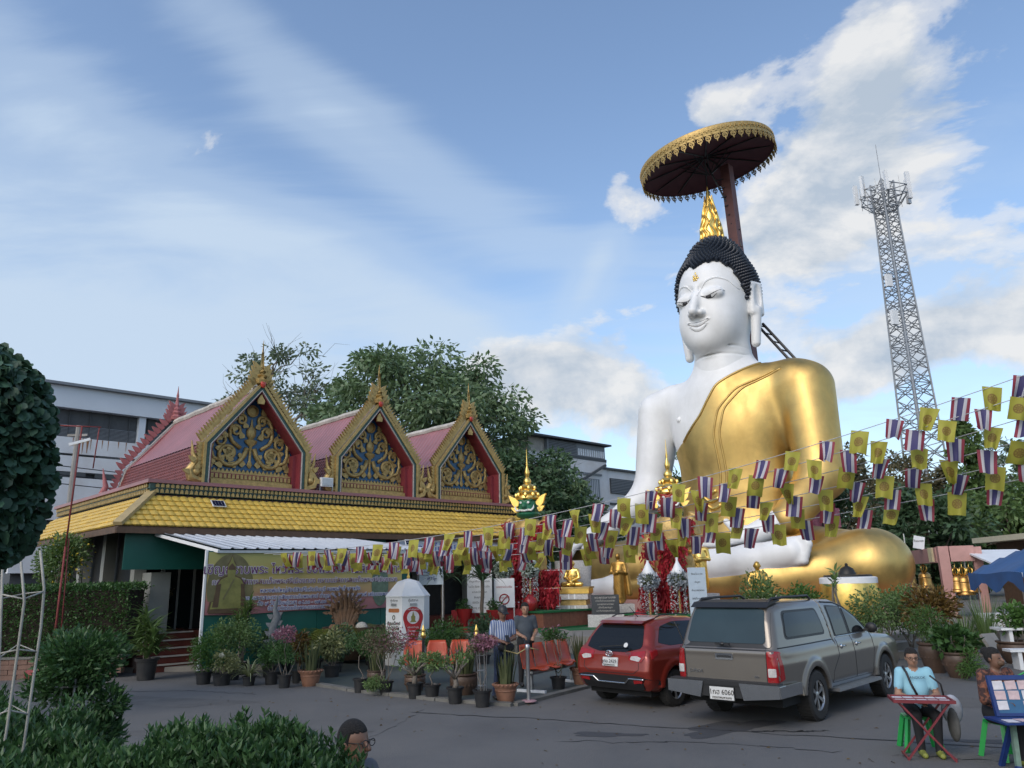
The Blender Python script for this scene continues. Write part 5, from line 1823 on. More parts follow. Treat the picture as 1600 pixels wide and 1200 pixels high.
def f_cloud(par, c, r, n, L, W, lm, name='foliage', shell=.25, droop=.3, lobes=9):
 c = np.asarray(c, float); r = np.broadcast_to(np.asarray(r, float), (3,))
 C, _ = cloud_points(lobes, (0, 0, 0), r * .62, .5)
 idx = RNG.integers(0, lobes, n)
 o = nrm(RNG.normal(size=(n, 3))) * (RNG.random((n, 1)) ** .4) * r * .48
 P = C[idx] + o
 D = nrm(P / r) + RNG.normal(size=(n, 3)) * .5 + np.array([0, 0, -droop + .2])
 V, F = leaf_mesh(P + c, D, L, W)
 o = raw_mesh(name, V, F, lm, par, False, 3)
 return o if name == 'foliage' else tag(o, kind='stuff')


def stems(par, c, n, r0, spread, name='stem', m=None, wob=.2):
 mb = MB()
 for k in range(n):
  a = 2 * math.pi * k / max(1, n) + random.uniform(-.3, .3)
  e = np.asarray(c, float) + np.array([math.cos(a), math.sin(a), random.uniform(-.2, .4)]) * spread
  s0 = np.array([math.cos(a) * .02 * (n > 1), math.sin(a) * .02 * (n > 1), 0.2])
  mb.tube(limb_path(s0, e, wob, 6), [r0, r0 * .85, r0 * .7, r0 * .55, r0 * .4, r0 * .25], 5)
 o = mb.build(name, m or M_BARKL, par, True)
 if n > 1: tag(o, kind='stuff')
 return o


def swords(par, z, n, h, r, lm=None, lean=.30, w=.028):
 mb = MB()
 for k in range(n):
  a = random.uniform(0, 2 * math.pi); q = r * math.sqrt(random.random())
  blade(mb, (q * math.cos(a), q * math.sin(a), z), a, lean * random.uniform(.1, 1) * (q / r + .25), h * random.uniform(.6, 1.1), w * random.uniform(.8, 1.2), random.uniform(-.05, .25), 5, twist=random.uniform(-.5, .5))
 return tag(mb.build('sword_leaves', lm or LM_SANS, par, True), kind='stuff')


def ribbons(par, z, n, ln, lm=None, w=.014, r=.04, lean=(.2, 1.0), curve=(1.1, 2.0), name='ribbon_leaves'):
 mb = MB()
 for k in range(n):
  a = random.uniform(0, 2 * math.pi)
  blade(mb, (r * math.cos(a), r * math.sin(a), z), a, random.uniform(*lean), ln * random.uniform(.6, 1.1), w, random.uniform(*curve), 7)
 return tag(mb.build(name, lm or LM_SPID, par, True), kind='stuff')


def areca(par, z, nf, ln, lm, spread=1.0):
 mb = MB()
 for k in range(nf):
  a = 2 * math.pi * k / nf + random.uniform(-.3, .3)
  lean = random.uniform(.1, .7) * spread
  p = np.array([.05 * math.cos(a), .05 * math.sin(a), z]); d = np.array([math.cos(a), math.sin(a), 0]); s = np.array([-d[1], d[0], 0])
  L_ = ln * random.uniform(.75, 1.1); n = 16
  path = [p]
  for i in range(n):
   t = (i + 1) / n
   an = lean + 1.3 * t ** 1.6
   p = p + (d * math.sin(an) + np.array([0, 0, 1]) * math.cos(an)) * L_ / n
   path.append(p)
   if i > 3:
    tl = L_ * .36 * math.sin(math.pi * (.15 + .8 * (i - 3) / (n - 3)))
    tang = d * math.sin(an) + np.array([0, 0, 1]) * math.cos(an)
    for sg in (-1, 1):
     e = p + (s * sg * .8 + tang * .7 + np.array([0, 0, -.25])) * tl
     m = (p + e) / 2 + np.array([0, 0, .04])
     wv = tang * .016
     mb.add([p - wv * .5, p + wv * .5, m + wv, e, m - wv], [(0, 1, 2, 4), (4, 2, 3)])
  mb.tube(path, list(np.linspace(.012, .004, len(path))), 4)
 return tag(mb.build('fronds', lm, par), kind='stuff')


def plant(nm, label, loc, rz=0, group=POTG, cat='potted plant'):
 return thing(nm, label, cat, (loc[0], loc[1], loc[2] if len(loc) > 2 else 0.0), rz or random.uniform(0, 6.28), group)


# -- front row, left to right
t = plant('potted_shrub', 'feathery pale green shrub spilling from a black pot, leftmost of the front row', (-7.14, 18.47)); pot('black', t, .19, .27)
f_cloud(t, (-.15, 0, .72), (.55, .5, .52), 2600, .06, .026, LM_BRIGHT, droop=.7, lobes=16); stems(t, (0, 0, .7), 5, .012, .35)
t = plant('potted_shrub', 'wide variegated shrub with one cream bloom in a black tub', (-6.62, 18.2)); pot('black', t, .22, .25)
f_cloud(t, (0, 0, .50), (.38, .36, .28), 900, .06, .035, LM_VAR); f_cloud(t, (-.1, -.25, .62), (.07, .05, .06), 30, .06, .05, LM_WHITE, 'bloom', lobes=2); stems(t, (0, 0, .5), 5, .01, .25)
t = plant('leafy_shrub', 'tall mid green shrub standing behind the two leftmost pots', (-6.75, 19.2), cat='shrub'); pot('black', t, .2, .3)
f_cloud(t, (0, 0, .95), (.62, .5, .55), 2400, .07, .035, LM_MID, lobes=16); stems(t, (0, 0, .9), 6, .014, .4)
t = plant('spider_plant', 'ribbon plant with arching cream striped leaves near the left of the front row', (-5.95, 18.0)); pot('black', t, .15, .2); ribbons(t, .2, 60, .62)
t = plant('potted_shrub', 'dark green bush in a black pot just right of the ribbon plant', (-5.5, 18.15)); pot('black', t, .17, .27); f_cloud(t, (0, 0, .62), (.36, .33, .3), 1300, .055, .026, LM_HEDGE, lobes=12); stems(t, (0, 0, .6), 4, .012, .2)
t = plant('flowering_shrub', 'dark domed shrub topped with a flat spray of mauve flowers, in a black pot', (-5.02, 17.5)); pot('black', t, .15, .27)
f_cloud(t, (0, 0, .66), (.40, .36, .26), 1500, .05, .022, LM_HEDGE, lobes=14); f_cloud(t, (-.08, 0, 1.08), (.42, .34, .2), 520, .05, .04, LM_PINK, 'flowers', lobes=12); stems(t, (0, 0, .9), 4, .014, .3)
t = plant('potted_shrub', 'small orange and rust leaved shrub in a black pot beside the terracotta pot', (-4.95, 18.3)); pot('black', t, .16, .27); f_cloud(t, (.05, 0, .8), (.2, .2, .42), 500, .09, .045, LM_CROT, lobes=8); stems(t, (0, 0, .8), 3, .012, .12)
t = plant('sword_plant', 'sword leaved plant in a wide terracotta pot, left half of the row', (-4.53, 17.75)); pot('terra', t, .23, .33); swords(t, .3, 34, .62, .17)
t = plant('variegated_shrub', 'cream and lime variegated shrub behind the left terracotta pot', (-4.35, 19.0)); pot('black', t, .2, .3); f_cloud(t, (0, 0, .78), (.46, .4, .42), 1100, .09, .05, LM_VAR, lobes=14); stems(t, (0, 0, .7), 5, .012, .3)
t = plant('standard_shrub', 'round headed shrub on a thin bare stem in a black pot', (-3.2, 16.5)); pot('black', t, .145, .27); f_cloud(t, (-.02, 0, .98), (.36, .33, .26), 1500, .045, .02, LM_HEDGE, lobes=14); stems(t, (0, 0, .95), 1, .014, .03)
t = plant('sword_plant', 'sword leaved plant in a brown jar under a pink flowering shrub', (-3.05, 17.5)); pot('jar', t, .2, .32); swords(t, .3, 26, .5, .14)
t = plant('flowering_shrub', 'loose shrub with mauve pink blooms and ferny skirt in a black pot', (-2.62, 16.1)); pot('black', t, .15, .26)
f_cloud(t, (.0, .1, .98), (.55, .45, .34), 1500, .045, .022, LM_OLIVE, lobes=18); f_cloud(t, (.15, .1, 1.0), (.52, .45, .32), 330, .05, .04, LM_PINK, 'flowers', lobes=16); stems(t, (0, .1, .95), 5, .011, .35)
f_cloud(t, (-.15, -.05, .24), (.32, .28, .14), 1100, .05, .018, LM_MID, 'fern_skirt', droop=.8)
t = plant('sword_plant', 'sword leaved plant in a brown jar half hidden behind a desert rose', (-2.07, 16.3)); pot('jar', t, .21, .34); swords(t, .32, 28, .55, .15)


def desert_rose(label, loc, seed, h=.75):
 t = plant('desert_rose', label, loc); pot('black', t, .15, .28)
 mb = MB(); rr = random.Random(seed)
 mb.tube(limb_path((0, 0, .24), (.02, 0, .5), .1, 4), [.055, .05, .04, .03], 7)
 tips = []
 for k in range(7):
  a = 2 * math.pi * k / 7 + rr.uniform(-.3, .3); e = np.array([.30 * math.cos(a), .26 * math.sin(a), h * rr.uniform(.75, 1.0)])
  mb.tube(limb_path((0, 0, .42), e, .18, 5), [.028, .022, .018, .014, .010], 6); tips.append(e)
 mb.build('stem', M_BARKL, t, True)
 V, F = leaf_mesh(np.repeat(np.array(tips), 26, 0) + RNG.normal(size=(182, 3)) * .04, RNG.normal(size=(182, 3)) + np.array([0, 0, .9]), .11, .03)
 raw_mesh('foliage', V, F, LM_MID, t, False, 3)
 V, F = leaf_mesh(np.repeat(np.array(tips[:3]), 5, 0) + RNG.normal(size=(15, 3)) * .02 + np.array([0, 0, .08]), RNG.normal(size=(15, 3)), .045, .04)
 tag(raw_mesh('flowers', V, F, LM_PINK, t, False, 3), kind='stuff')


desert_rose('desert rose with thick pale stems in a black pot, left of two', (-1.97, 15.5), 3)
t = plant('standard_shrub', 'small dense round shrub on a short stem in a black pot, below the orange seats', (-1.62, 15.3)); pot('black', t, .15, .27); f_cloud(t, (0, 0, .70), (.26, .25, .2), 900, .05, .024, LM_MID, lobes=10); stems(t, (0, 0, .68), 1, .016, .03)
desert_rose('desert rose with one spreading bare branch in a black pot, right of two', (-1.15, 14.75), 8, .82)
t = plant('sword_plant', 'largest brown jar of sword leaves, just left of the mauve flowering column', (-1.05, 15.65)); pot('jar', t, .27, .42); swords(t, .4, 46, .62, .2)
t = plant('flowering_shrub', 'mauve flowering shrub trained up a wire column in a green black pot', (-.64, 14.3)); pot('black', t, .155, .28)
mb = MB()
for k in range(6):
 a = 2 * math.pi * k / 6
 mb.tube([(.07 * math.cos(a), .07 * math.sin(a), .2), (.075 * math.cos(a + .1), .075 * math.sin(a + .1), .6), (.09 * math.cos(a), .09 * math.sin(a), .95)], .006, 4)
for z in (.35, .6, .85):
 mb.tube([(.078 * math.cos(a), .078 * math.sin(a), z) for a in np.linspace(0, 2 * math.pi, 13)], .005, 4)
tag(mb.build('wire_column', M_STEEL, t), kind='stuff')
stems(t, (0, 0, .95), 3, .012, .08); f_cloud(t, (0, 0, 1.0), (.28, .26, .15), 600, .045, .022, LM_OLIVE, lobes=10); f_cloud(t, (0, 0, 1.06), (.29, .27, .17), 520, .05, .042, LM_PINK, 'flowers', lobes=12)
t = plant('sword_plant', 'tall pale sword leaves in a round terracotta pot, nearest of the row', (-.24, 14.65)); pot('terra', t, .2, .34); swords(t, .32, 40, .66, .15)
t = plant('standard_shrub', 'leafy little tree with a heart shaped wire at its foot, before the orange seats', (.78, 16.1)); pot('black', t, .155, .26)
f_cloud(t, (0, 0, 1.02), (.36, .33, .17), 800, .055, .026, LM_HEDGE, lobes=12); stems(t, (0, 0, 1.0), 2, .013, .12); f_cloud(t, (0, 0, 1.16), (.3, .3, .07), 26, .045, .04, LM_PINK, 'flowers', lobes=9)
mb = MB(); mb.tube([(.11 * math.sin(a) ** 3 * 1.1, 0, .42 + .10 * (.8 * math.cos(a) - .3 * math.cos(2 * a) - .12 * math.cos(3 * a))) for a in np.linspace(0, 2 * math.pi, 26)], .008, 5); mb.build('heart_wire', M_STEM, t)
t = plant('sword_plant', 'sword leaved plant in a terracotta pot at the tail of the red car', (1.28, 16.75)); pot('terra', t, .19, .36); swords(t, .34, 26, .7, .12)

# -- behind the front row
G2 = 'planting in front of the green hoarding'
t = plant('dracaena', 'tall dracaena of drooping leaf tiers before the printed figure on the banner', (-6.95, 20.3), group=G2, cat='plant'); pot('black', t, .2, .3)
mb = MB()
for (x, h) in ((-.1, 1.35), (.14, 1.7), (.02, 1.0)): mb.tube(limb_path((x * .3, 0, .2), (x, 0, h), .05, 5), .022, 6)
tag(mb.build('cane', M_BARKL, t, True), kind='stuff')
mb = MB()
for (x, h) in ((-.1, 1.4), (.14, 1.75), (.02, 1.05), (.05, 1.5)):
 for k in range(44):
  a = random.uniform(0, 6.28); blade(mb, (x + .02 * math.cos(a), .02 * math.sin(a), h - .35 * random.random()), a, random.uniform(.2, 1.1), random.uniform(.3, .5), .024, random.uniform(.9, 1.9), 5)
tag(mb.build('strap_leaves', LM_MID, t, True), kind='stuff')
t = plant('dracaena', 'dense dracaena with glossy pointed leaves in a black pot by the steps', (-8.95, 19.55), group=G2, cat='plant'); pot('black', t, .26, .5)
mb = MB()
for (x, y, h) in ((-.2, .05, .9), (.2, -.05, 1.2), (.0, .1, 1.55), (.3, .1, .95), (-.3, 0, 1.25), (0, -.2, .95), (.1, .2, 1.3)):
 for k in range(46):
  a = random.uniform(0, 6.28); blade(mb, (x + .02 * math.cos(a), y + .02 * math.sin(a), h - .4 * random.random()), a, random.uniform(.3, 1.4), random.uniform(.34, .55), .034, random.uniform(.7, 1.6), 5)
tag(mb.build('strap_leaves', LM_MID, t, True), kind='stuff'); stems(t, (0, 0, 1.2), 5, .02, .2)
for lb, loc, nf, ln, lm in (('yellowish palm clump left of the stone basin', (-5.2, 20.7), 16, 1.15, LM_YEL), ('feathery palm between the basin and the white pillar', (-3.9, 21.6), 18, 1.25, LM_YEL), ('feathery green palm right of the white pillar', (-2.2, 21.5), 16, 1.15, LM_BRIGHT), ('low golden palm at the foot of the grey naga figure', (-5.9, 20.4), 10, .8, LM_YEL)):
 t = plant('areca_palm', lb, loc, group=G2, cat='palm'); pot('black', t, .2, .28); areca(t, .2, nf, ln, lm)
for lb, loc, r, n, L, lm in (('dark leafy shrub under the stone basin', (-4.5, 20.0), (.6, .4, .45), 1200, .09, LM_DARK), ('green shrub right of the white pillar with pale flower tips', (-1.9, 20.2), (.5, .4, .5), 1100, .08, LM_HEDGE), ('red tipped croton beside the white pillar', (-1.75, 22.2), (.42, .36, .42), 700, .10, LM_CROT),
        ('low dark shrub between hoarding and pots', (-6.0, 19.6), (.55, .35, .4), 1000, .08, LM_DARK), ('dark green shrub left of the white pillar', (-3.6, 20.3), (.5, .4, .42), 1100, .08, LM_HEDGE), ('leafy shrub behind the seats with dull leaves', (-.9, 21.2), (.55, .4, .5), 1000, .09, LM_DARK)):
 t = plant('shrub', lb, loc, group=G2, cat='shrub'); pot('black', t, .18, .25); f_cloud(t, (0, 0, .28 + r[2]), r, n, L, L * .5, lm, lobes=12); stems(t, (0, 0, .5), 4, .012, .3)
for lb, loc in (('dark strap leaved palm hanging over the notice boards', (-1.1, 25.6, .5)), ('dark drooping palm behind the white pillar', (-2.4, 25.8, .5))):
 t = plant('strap_palm', lb, loc, group=G2, cat='palm')
 mb = MB(); mb.tube(limb_path((0, 0, 0), (0, 0, 1.7), .05, 5), .06, 7); mb.build('trunk', M_BARK, t, True)
 ribbons(t, 1.65, 90, 1.25, LM_DARK, .03, .05, (.1, 1.1), (.9, 1.9), 'strap_leaves')

# glazed bowl, stone basin and its carved figures
t = plant('glazed_bowl', 'pale glazed bowl planter in front of the hoarding', (-6.35, 20.9), group=G2, cat='planter'); pot('glazed', t, .26, .62); f_cloud(t, (0, 0, .82), (.3, .3, .22), 400, .09, .05, LM_MID)
bs = thing('stone_basin', 'big round brown basin planter with knobs below its rim', 'planter', (-4.55, 22.4, .12), .3)
mb = MB(); mb.lathe([(.45, 0), (.55, .1), (.72, .45), (.80, .72), (.86, .74), (.88, .86), (.80, .86), (.76, .7)], 36)
for k in range(16):
 a = 2 * math.pi * k / 16; mb.ball((.79 * math.cos(a), .79 * math.sin(a), .62), .04, 7, 5)
o = mb.build('bowl', M_JAR, bs, True, 35); mb = MB(); mb.lathe([(.01, .76), (.77, .76)], 24, cap=False); mb.build('soil', M_SOIL, o)
M_STONE = mat('weathered_stone', (.22, .19, .16), .85, var=.3, scale=9, bump=.5, bscale=30, dirt=(.22, .12, .07), dirt_amt=.5, dirt_scale=3)
ng = thing('naga_statue', 'weathered many headed naga carving rising from the stone basin', 'statue', (-4.75, 22.15, .12 + .78), 0)
mb = MB()
for k in range(7):
 x = (k - 3) * .115; zt = .95 - .065 * abs(k - 3) ** 1.5
 mb.tube([(x * .35, 0, 0), (x * .8, .03, .35), (x * 1.15, .02, .6), (x * 1.0, -.05, zt - .08), (x * .95, -.12, zt)], [.09, .085, .07, .06, .035], 7)
 for j in range(5): mb.ball((x * (1.1 - .03 * j), -.10 + .02 * j, zt - .10 * j + .02), (.03, .03, .04), 5, 4)
 flame(mb, (x * .95, zt), (x * .6, 1), .16, .06, .02)
mb.tube([(-.05, -.05, .0), (-.3, -.2, .08), (-.05, -.35, .06), (.25, -.25, .08), (.2, -.02, .05)], [.1, .11, .1, .09, .06], 8)
for k in range(26):
 a = math.pi * (k % 13) / 12; r_ = .42 + .12 * (k // 13)
 flame(mb, (r_ * math.cos(a) * .9, .45 + r_ * math.sin(a)), (math.cos(a), math.sin(a) + .2), .16, .07, .025)
mb.build('carving', mat('rusty_carving', (.11, .075, .05), .8, var=.4, scale=9, bump=.5, bscale=30, dirt=(.20, .09, .035), dirt_amt=.6, dirt_scale=5), ng, True, 50)
tag(MB().ball((0, 0, 0), .17, 18, 12).build('stone_ball', mat('pale_stone', (.42, .40, .35), .8, var=.15, scale=10), None, True, loc=(-4.25, 21.9, .95)), 'round pale stone ball on the rim of the brown basin', 'ball')
ch = thing('guardian_figure', 'slender grey naga figure holding a white ball among the pots', 'statue', (-6.05, 20.0, 0), 0)
M_SLATE = mat('grey_carving', (.12, .13, .14), .7, var=.25, scale=12, bump=.4, bscale=40)
mb = MB(); mb.tube([(.05, 0, 0), (-.12, 0, .45), (.02, 0, .8), (-.04, 0, 1.1), (.06, 0, 1.38), (.0, -.04, 1.55), (.05, -.02, 1.9)], [.24, .22, .15, .10, .10, .06, .008], 9)
for k in range(6): flame(mb, (-.16 + .02 * k, .35 + .2 * k), (-1, .6), .16, .1, .03); flame(mb, (.12 - .01 * k, .4 + .2 * k), (1, .6), .14, .1, .03)
mb.build('carving', M_SLATE, ch, True, 50)
tag(MB().ball((0, 0, 0), .10, 14, 10).build('white_ball', M_WPAINT, None, True, loc=(-5.78, 19.75, .98)), 'small white ball on the grey naga figure among the pots', 'ball')

# -- right side planting
G3 = 'planting between the cars and the bells'
for nm, lb, loc, r, zc, n, L, W_, lm, cat in (
 ('shrub', 'leafy shrub behind the roof of the silver pickup, left end', (5.9, 19.6, 0), (.9, .6, .75), 1.45, 2200, .10, .05, LM_MID, 'shrub'),
 ('shrub', 'light green shrub behind the middle of the pickup roof', (6.9, 19.4, 0), (1.0, .6, .6), 1.35, 2000, .09, .045, LM_BRIGHT, 'shrub'),
 ('shrub', 'bushy green shrub behind the windscreen of the pickup', (9.0, 19.8, 0), (1.1, .8, .65), 1.25, 2400, .09, .045, LM_MID, 'shrub'),
 ('shrub', 'dark green shrub at the foot of the golden knee', (10.0, 20.6, 0), (.9, .7, .7), 1.2, 1800, .09, .045, LM_MID, 'shrub'),
 ('croton', 'croton with brown and yellow leaves beyond the pickup bonnet', (9.7, 18.9, 0), (.75, .55, .6), 1.2, 1100, .16, .055, LM_CROT, 'shrub'),
 ('shrub', 'fine leaved grey green shrub in a stone tub by the front wheel', (9.0, 17.6, 0), (.5, .45, .42), 1.05, 1800, .09, .016, LM_BRIGHT, 'potted plant'),
 ('shrub', 'broad leaved dark plant in a jar beside the concrete steps', (9.0, 16.7, 0), (.48, .42, .28), .72, 420, .17, .11, LM_HEDGE, 'potted plant'),
 ('shrub', 'round leafed bush in a dark planter in front of the blue tent', (11.6, 18.9, 0), (.42, .4, .42), 1.0, 520, .13, .08, LM_BRIGHT, 'potted plant'),
):
 t = plant(nm, lb, loc, group=G3, cat=cat)
 if 'jar' in lb: pot('jar', t, .3, .5)
 elif 'tub' in lb: pot('jar', t, .3, .62)
 elif 'planter' in lb: pot('jar', t, .4, .5)
 f_cloud(t, (0, 0, zc), r, n, L, W_, lm, lobes=22); stems(t, (0, 0, zc), 7, .02, .4)
t = plant('grass_plant', 'grassy plant in a round orange pot on the terrace step', (11.6, 21.0, 0.0), group=G3); pot('terra', t, .30, .34); ribbons(t, .3, 90, .85, LM_MID, .012, .15, (.0, .5), (.2, .9), 'grass_leaves')
t = plant('grass_plant', 'tall reedy clump right of the orange pot', (12.1, 20.9, 0), group=G3, cat='plant'); pot('black', t, .22, .3); ribbons(t, .28, 110, 1.2, LM_MID, .012, .15, (.0, .35), (.1, .6), 'grass_leaves')
t = plant('weeds', 'patch of bright weeds growing from the broken pavement', (8.95, 16.2, 0), group=G3, cat='weeds'); f_cloud(t, (0, 0, .3), (.32, .3, .3), 900, .07, .02, LM_BRIGHT, lobes=12)
t = plant('frangipani', 'young frangipani with bare forked twigs behind the pickup roof', (8.0, 19.9, 0), group=G3, cat='plant')
mb = MB(); tips = []
for e in ((-.25, 0, 1.95), (.1, 0, 2.15), (.35, .1, 1.9), (0, .1, 1.8)): mb.tube(limb_path((0, 0, 0.2), e, .15, 6), [.04, .035, .03, .022, .018, .014], 6); tips.append(e)
tag(mb.build('stem', M_BARKL, t, True), kind='stuff')
V, F = leaf_mesh(np.repeat(np.array(tips, float), 9, 0), RNG.normal(size=(36, 3)) + np.array([0, 0, .5]), .22, .06); raw_mesh('foliage', V, F, LM_MID, t, False, 3)

# -- left: clipped hedge on its low wall, flowering bush
hg = thing('clipped_hedge', 'long clipped dark green hedge behind a low wall at the left', 'hedge', (-13.5, 20.9, 0), 0)
n = 16000
lx, ly, lz = 3.6, .55, 1.75
P = RNG.uniform(-1, 1, (n, 3)); ax_ = RNG.choice(3, n, p=[.06, .52, .42]); sg = np.where(RNG.random(n) < .5, -1, 1)
P[np.arange(n), ax_] = np.where(ax_ == 1, -1, np.where(ax_ == 2, 1, sg)) * (1 - RNG.random(n) * .12)
D = np.zeros((n, 3)); D[np.arange(n), ax_] = P[np.arange(n), ax_]; D += RNG.normal(size=(n, 3)) * .6
P = P * np.array([lx / 1, ly, lz / 2]) + np.array([0, 0, .48 + lz / 2]); P += RNG.normal(size=(n, 3)) * .03
V, F = leaf_mesh(P, D, .085, .045); raw_mesh('foliage', V, F, LM_HEDGE, hg, False, 3)
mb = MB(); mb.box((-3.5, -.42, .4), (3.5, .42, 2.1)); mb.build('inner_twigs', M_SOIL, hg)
lw = thing('low_wall', 'low brick planter wall under the left hedge', 'wall', (-13.7, 20.25, 0), 0)
for r in range(4):
 for i in range(16):
  x = -3.9 + .47 * (i + .5 * (r % 2))
  mb = MB(); mb.box((x, -.09 - .006 * ((i * 5 + r) % 3), .12 * r), (x + .455, .09, .12 * r + .112)); mb.build('brick', M_BRICKW, lw)
mb = MB(); mb.box((-3.95, -.12, .482), (3.9, .12, .53)); mb.build('coping', M_KERB, lw)
t = thing('flowering_bush', 'bush with yellow flowers in front of the left skirt roof', 'shrub', (-12.6, 21.9, 0), 0)
f_cloud(t, (0, 0, 2.95), (.75, .7, .95), 3000, .10, .05, LM_MID, lobes=20); f_cloud(t, (0, 0, 3.0), (.8, .75, .95), 150, .08, .07, LM_YFL, 'flowers', lobes=18); stems(t, (0, 0, 2.8), 7, .035, .5, m=M_BARK)
# stone stumps and draped slab beside the hedge
for x, h, lb in ((-10.5, 1.75, 'rough mossy stone post beside the entrance steps'), (-10.05, 1.9, 'pale stone post with a climber beside the entrance steps')):
 t = thing('stone_post', lb, 'post', (x, 22.5 + (x + 10.5) * .3, .1), 0)
 mb = MB(); mb.lathe([(.16, 0), (.17, .3), (.14, h * .5), (.16, h * .8), (.13, h)], 9); mb.build('shaft', M_STONE if x < -10.3 else M_PLAST, t, True)
 f_cloud(t, (0, 0, h), (.26, .24, .22), 260, .06, .03, LM_OLIVE, 'climber')

# -- foreground hedge, topiary and bamboo frame
def near_hedge(label, x0, x1, y0, y1, z0, z1, n, nm='leafy_hedge', wav=.12, ph=0):
 t = thing(nm, label, 'hedge', ((x0 + x1) / 2, (y0 + y1) / 2, 0), 0)
 sx, sy = (x1 - x0) / 2, (y1 - y0) / 2
 x = RNG.uniform(-1, 1, n); y = RNG.uniform(-1, 1, n)
 top = z1 + wav * (np.sin(x * 5 + ph) * .4 + np.sin(x * 11 + y * 4 + ph) * .35 + np.sin(y * 7) * .3)
 edge = np.minimum(1, 4 * (1 - np.abs(x)))
 top = z0 + .3 + (top - z0 - .3) * (.55 + .45 * edge ** .5)
 d = RNG.random(n) ** 2.2
 z = top - d * (top - z0) * .8
 P = np.stack([x * sx, y * sy, z], 1)
 # upright shoots: leaves spiral round short twigs
 ns = n // 9
 tw = RNG.integers(0, n, ns)
 base = np.repeat(P[tw], 9, 0)
 k = np.tile(np.arange(9), ns)
 ang = k * 2.4 + np.repeat(RNG.uniform(0, 6.28, ns), 9)
 lean = np.repeat(RNG.normal(size=(ns, 3)) * .35 + np.array([0, 0, 1]), 9, 0)
 PP = base + nrm(lean) * (k[:, None] * .011)
 DD = np.stack([np.cos(ang), np.sin(ang), np.full(len(k), .55) + .09 * k], 1) + lean * .3
 V, F = leaf_mesh(PP, DD, .052, .02, fold=.25)
 raw_mesh('foliage', V, F, LM_NEAR, t, False, 3)
 mb = MB()
 for i in range(60):
  px, py = random.uniform(-sx, sx), random.uniform(-sy, sy)
  mb.tube(limb_path((px, py, 0), (px + random.uniform(-.15, .15), py + random.uniform(-.1, .1), z1 * random.uniform(.75, .95)), .12, 5), [.012, .010, .008, .006, .003], 4)
 tag(mb.build('twigs', M_BARK, t), kind='stuff')
 return t


near_hedge('leafy hedge with loose upright shoots across the lower left foreground', -2.75, -.80, 3.75, 4.5, .35, 1.27, 34000)
near_hedge('taller leafy hedge corner at the lower left edge', -4.2, -2.6, 4.3, 5.2, .35, 1.36, 22000, ph=2)
tp = thing('trained_shrub', 'shrub trained up a wire cage in two leafy tiers, above the foreground hedge', 'shrub', (-3.42, 6.3, 0), 0)
for c, r, n in (((.02, 0, 1.62), (.36, .3, .26), 3000), ((-.05, 0, 1.42), (.34, .3, .22), 2200), ((.28, 0, 1.28), (.14, .14, .12), 500), ((.14, 0, 1.02), (.30, .28, .22), 2200), ((.05, 0, .75), (.36, .3, .25), 2400)):
 f_cloud(tp, c, r, n, .055, .022, LM_NEAR, 'leaf_tier', lobes=14, droop=-.3)
mb = MB()
for k in range(9):
 a = 2 * math.pi * k / 9; mb.tube([(.13 * math.cos(a), .13 * math.sin(a), .0), (.15 * math.cos(a + .2), .15 * math.sin(a + .2), .8), (.13 * math.cos(a + .3), .13 * math.sin(a + .3), 1.5)], .008, 4)
for z in np.linspace(.2, 1.4, 9): mb.tube([(.145 * math.cos(a), .145 * math.sin(a), z) for a in np.linspace(0, 2 * math.pi, 15)], .006, 4)
tag(mb.build('wire_cage', M_STEEL, tp), kind='stuff')
mb = MB(); mb.tube(limb_path((0, 0, 0), (0, 0, 1.6), .1, 7), [.04, .035, .03, .03, .025, .02, .01], 6); mb.build('trunk', M_BARKL, tp, True)
M_BAMB = mat('pale_cane', (.36, .35, .31), .6, var=.2, scale=8, dirt=(.16, .15, .12), dirt_amt=.6, dirt_scale=5)
bf = thing('cane_frame', 'tall frame of pale canes with cross hoops, in the left foreground', 'plant support', (-2.92, 4.2, 0), 0)
def at4(px, py, Y):
 v = Vector((0, 0, 0)) + _f + _r * ((px - 800) / 1200) - _u * ((py - 600) / 1200)
 return np.array(v * (Y / v.y) + Vector((0, 0, CAMH))) - np.array([-2.92, 4.2, 0])
canes = [[at4(*p, 4.0) for p in ((-10, 1230), (0, 1000), (4, 890))], [at4(*p, 4.0) for p in ((-4, 1230), (12, 1130), (30, 1000), (38, 940), (33, 878))], [at4(*p, 4.1) for p in ((28, 1230), (48, 1090), (64, 980), (69, 920), (63, 860))]]
for c in canes:
 c.append(c[0] * 1.0); c[-1] = c[0] + np.array([-.05, 0, -(c[0][2])]); c.insert(0, c.pop())
 mb = MB(); mb.tube(c, .0065, 6); mb.build('cane', M_BAMB, bf, True)
for q in (((4, 929), (37, 936), (69, 924)), ((0, 1021), (29, 1015), (57, 1018)), ((-8, 1118), (14, 1110), (44, 1116))):
 mb = MB(); mb.tube([at4(*q[0], 4.0), at4(*q[1], 4.0), at4(*q[2], 4.1)], .0045, 5); mb.build('hoop', M_BAMB, bf, True)
 mb = MB(); mb.tube([at4(q[0][0], q[0][1] + 6, 4.0), at4((q[0][0] + q[2][0]) / 2, q[1][1] - 8, 4.25), at4(*q[2], 4.1)], .004, 5); mb.build('hoop', M_BAMB, bf, True)
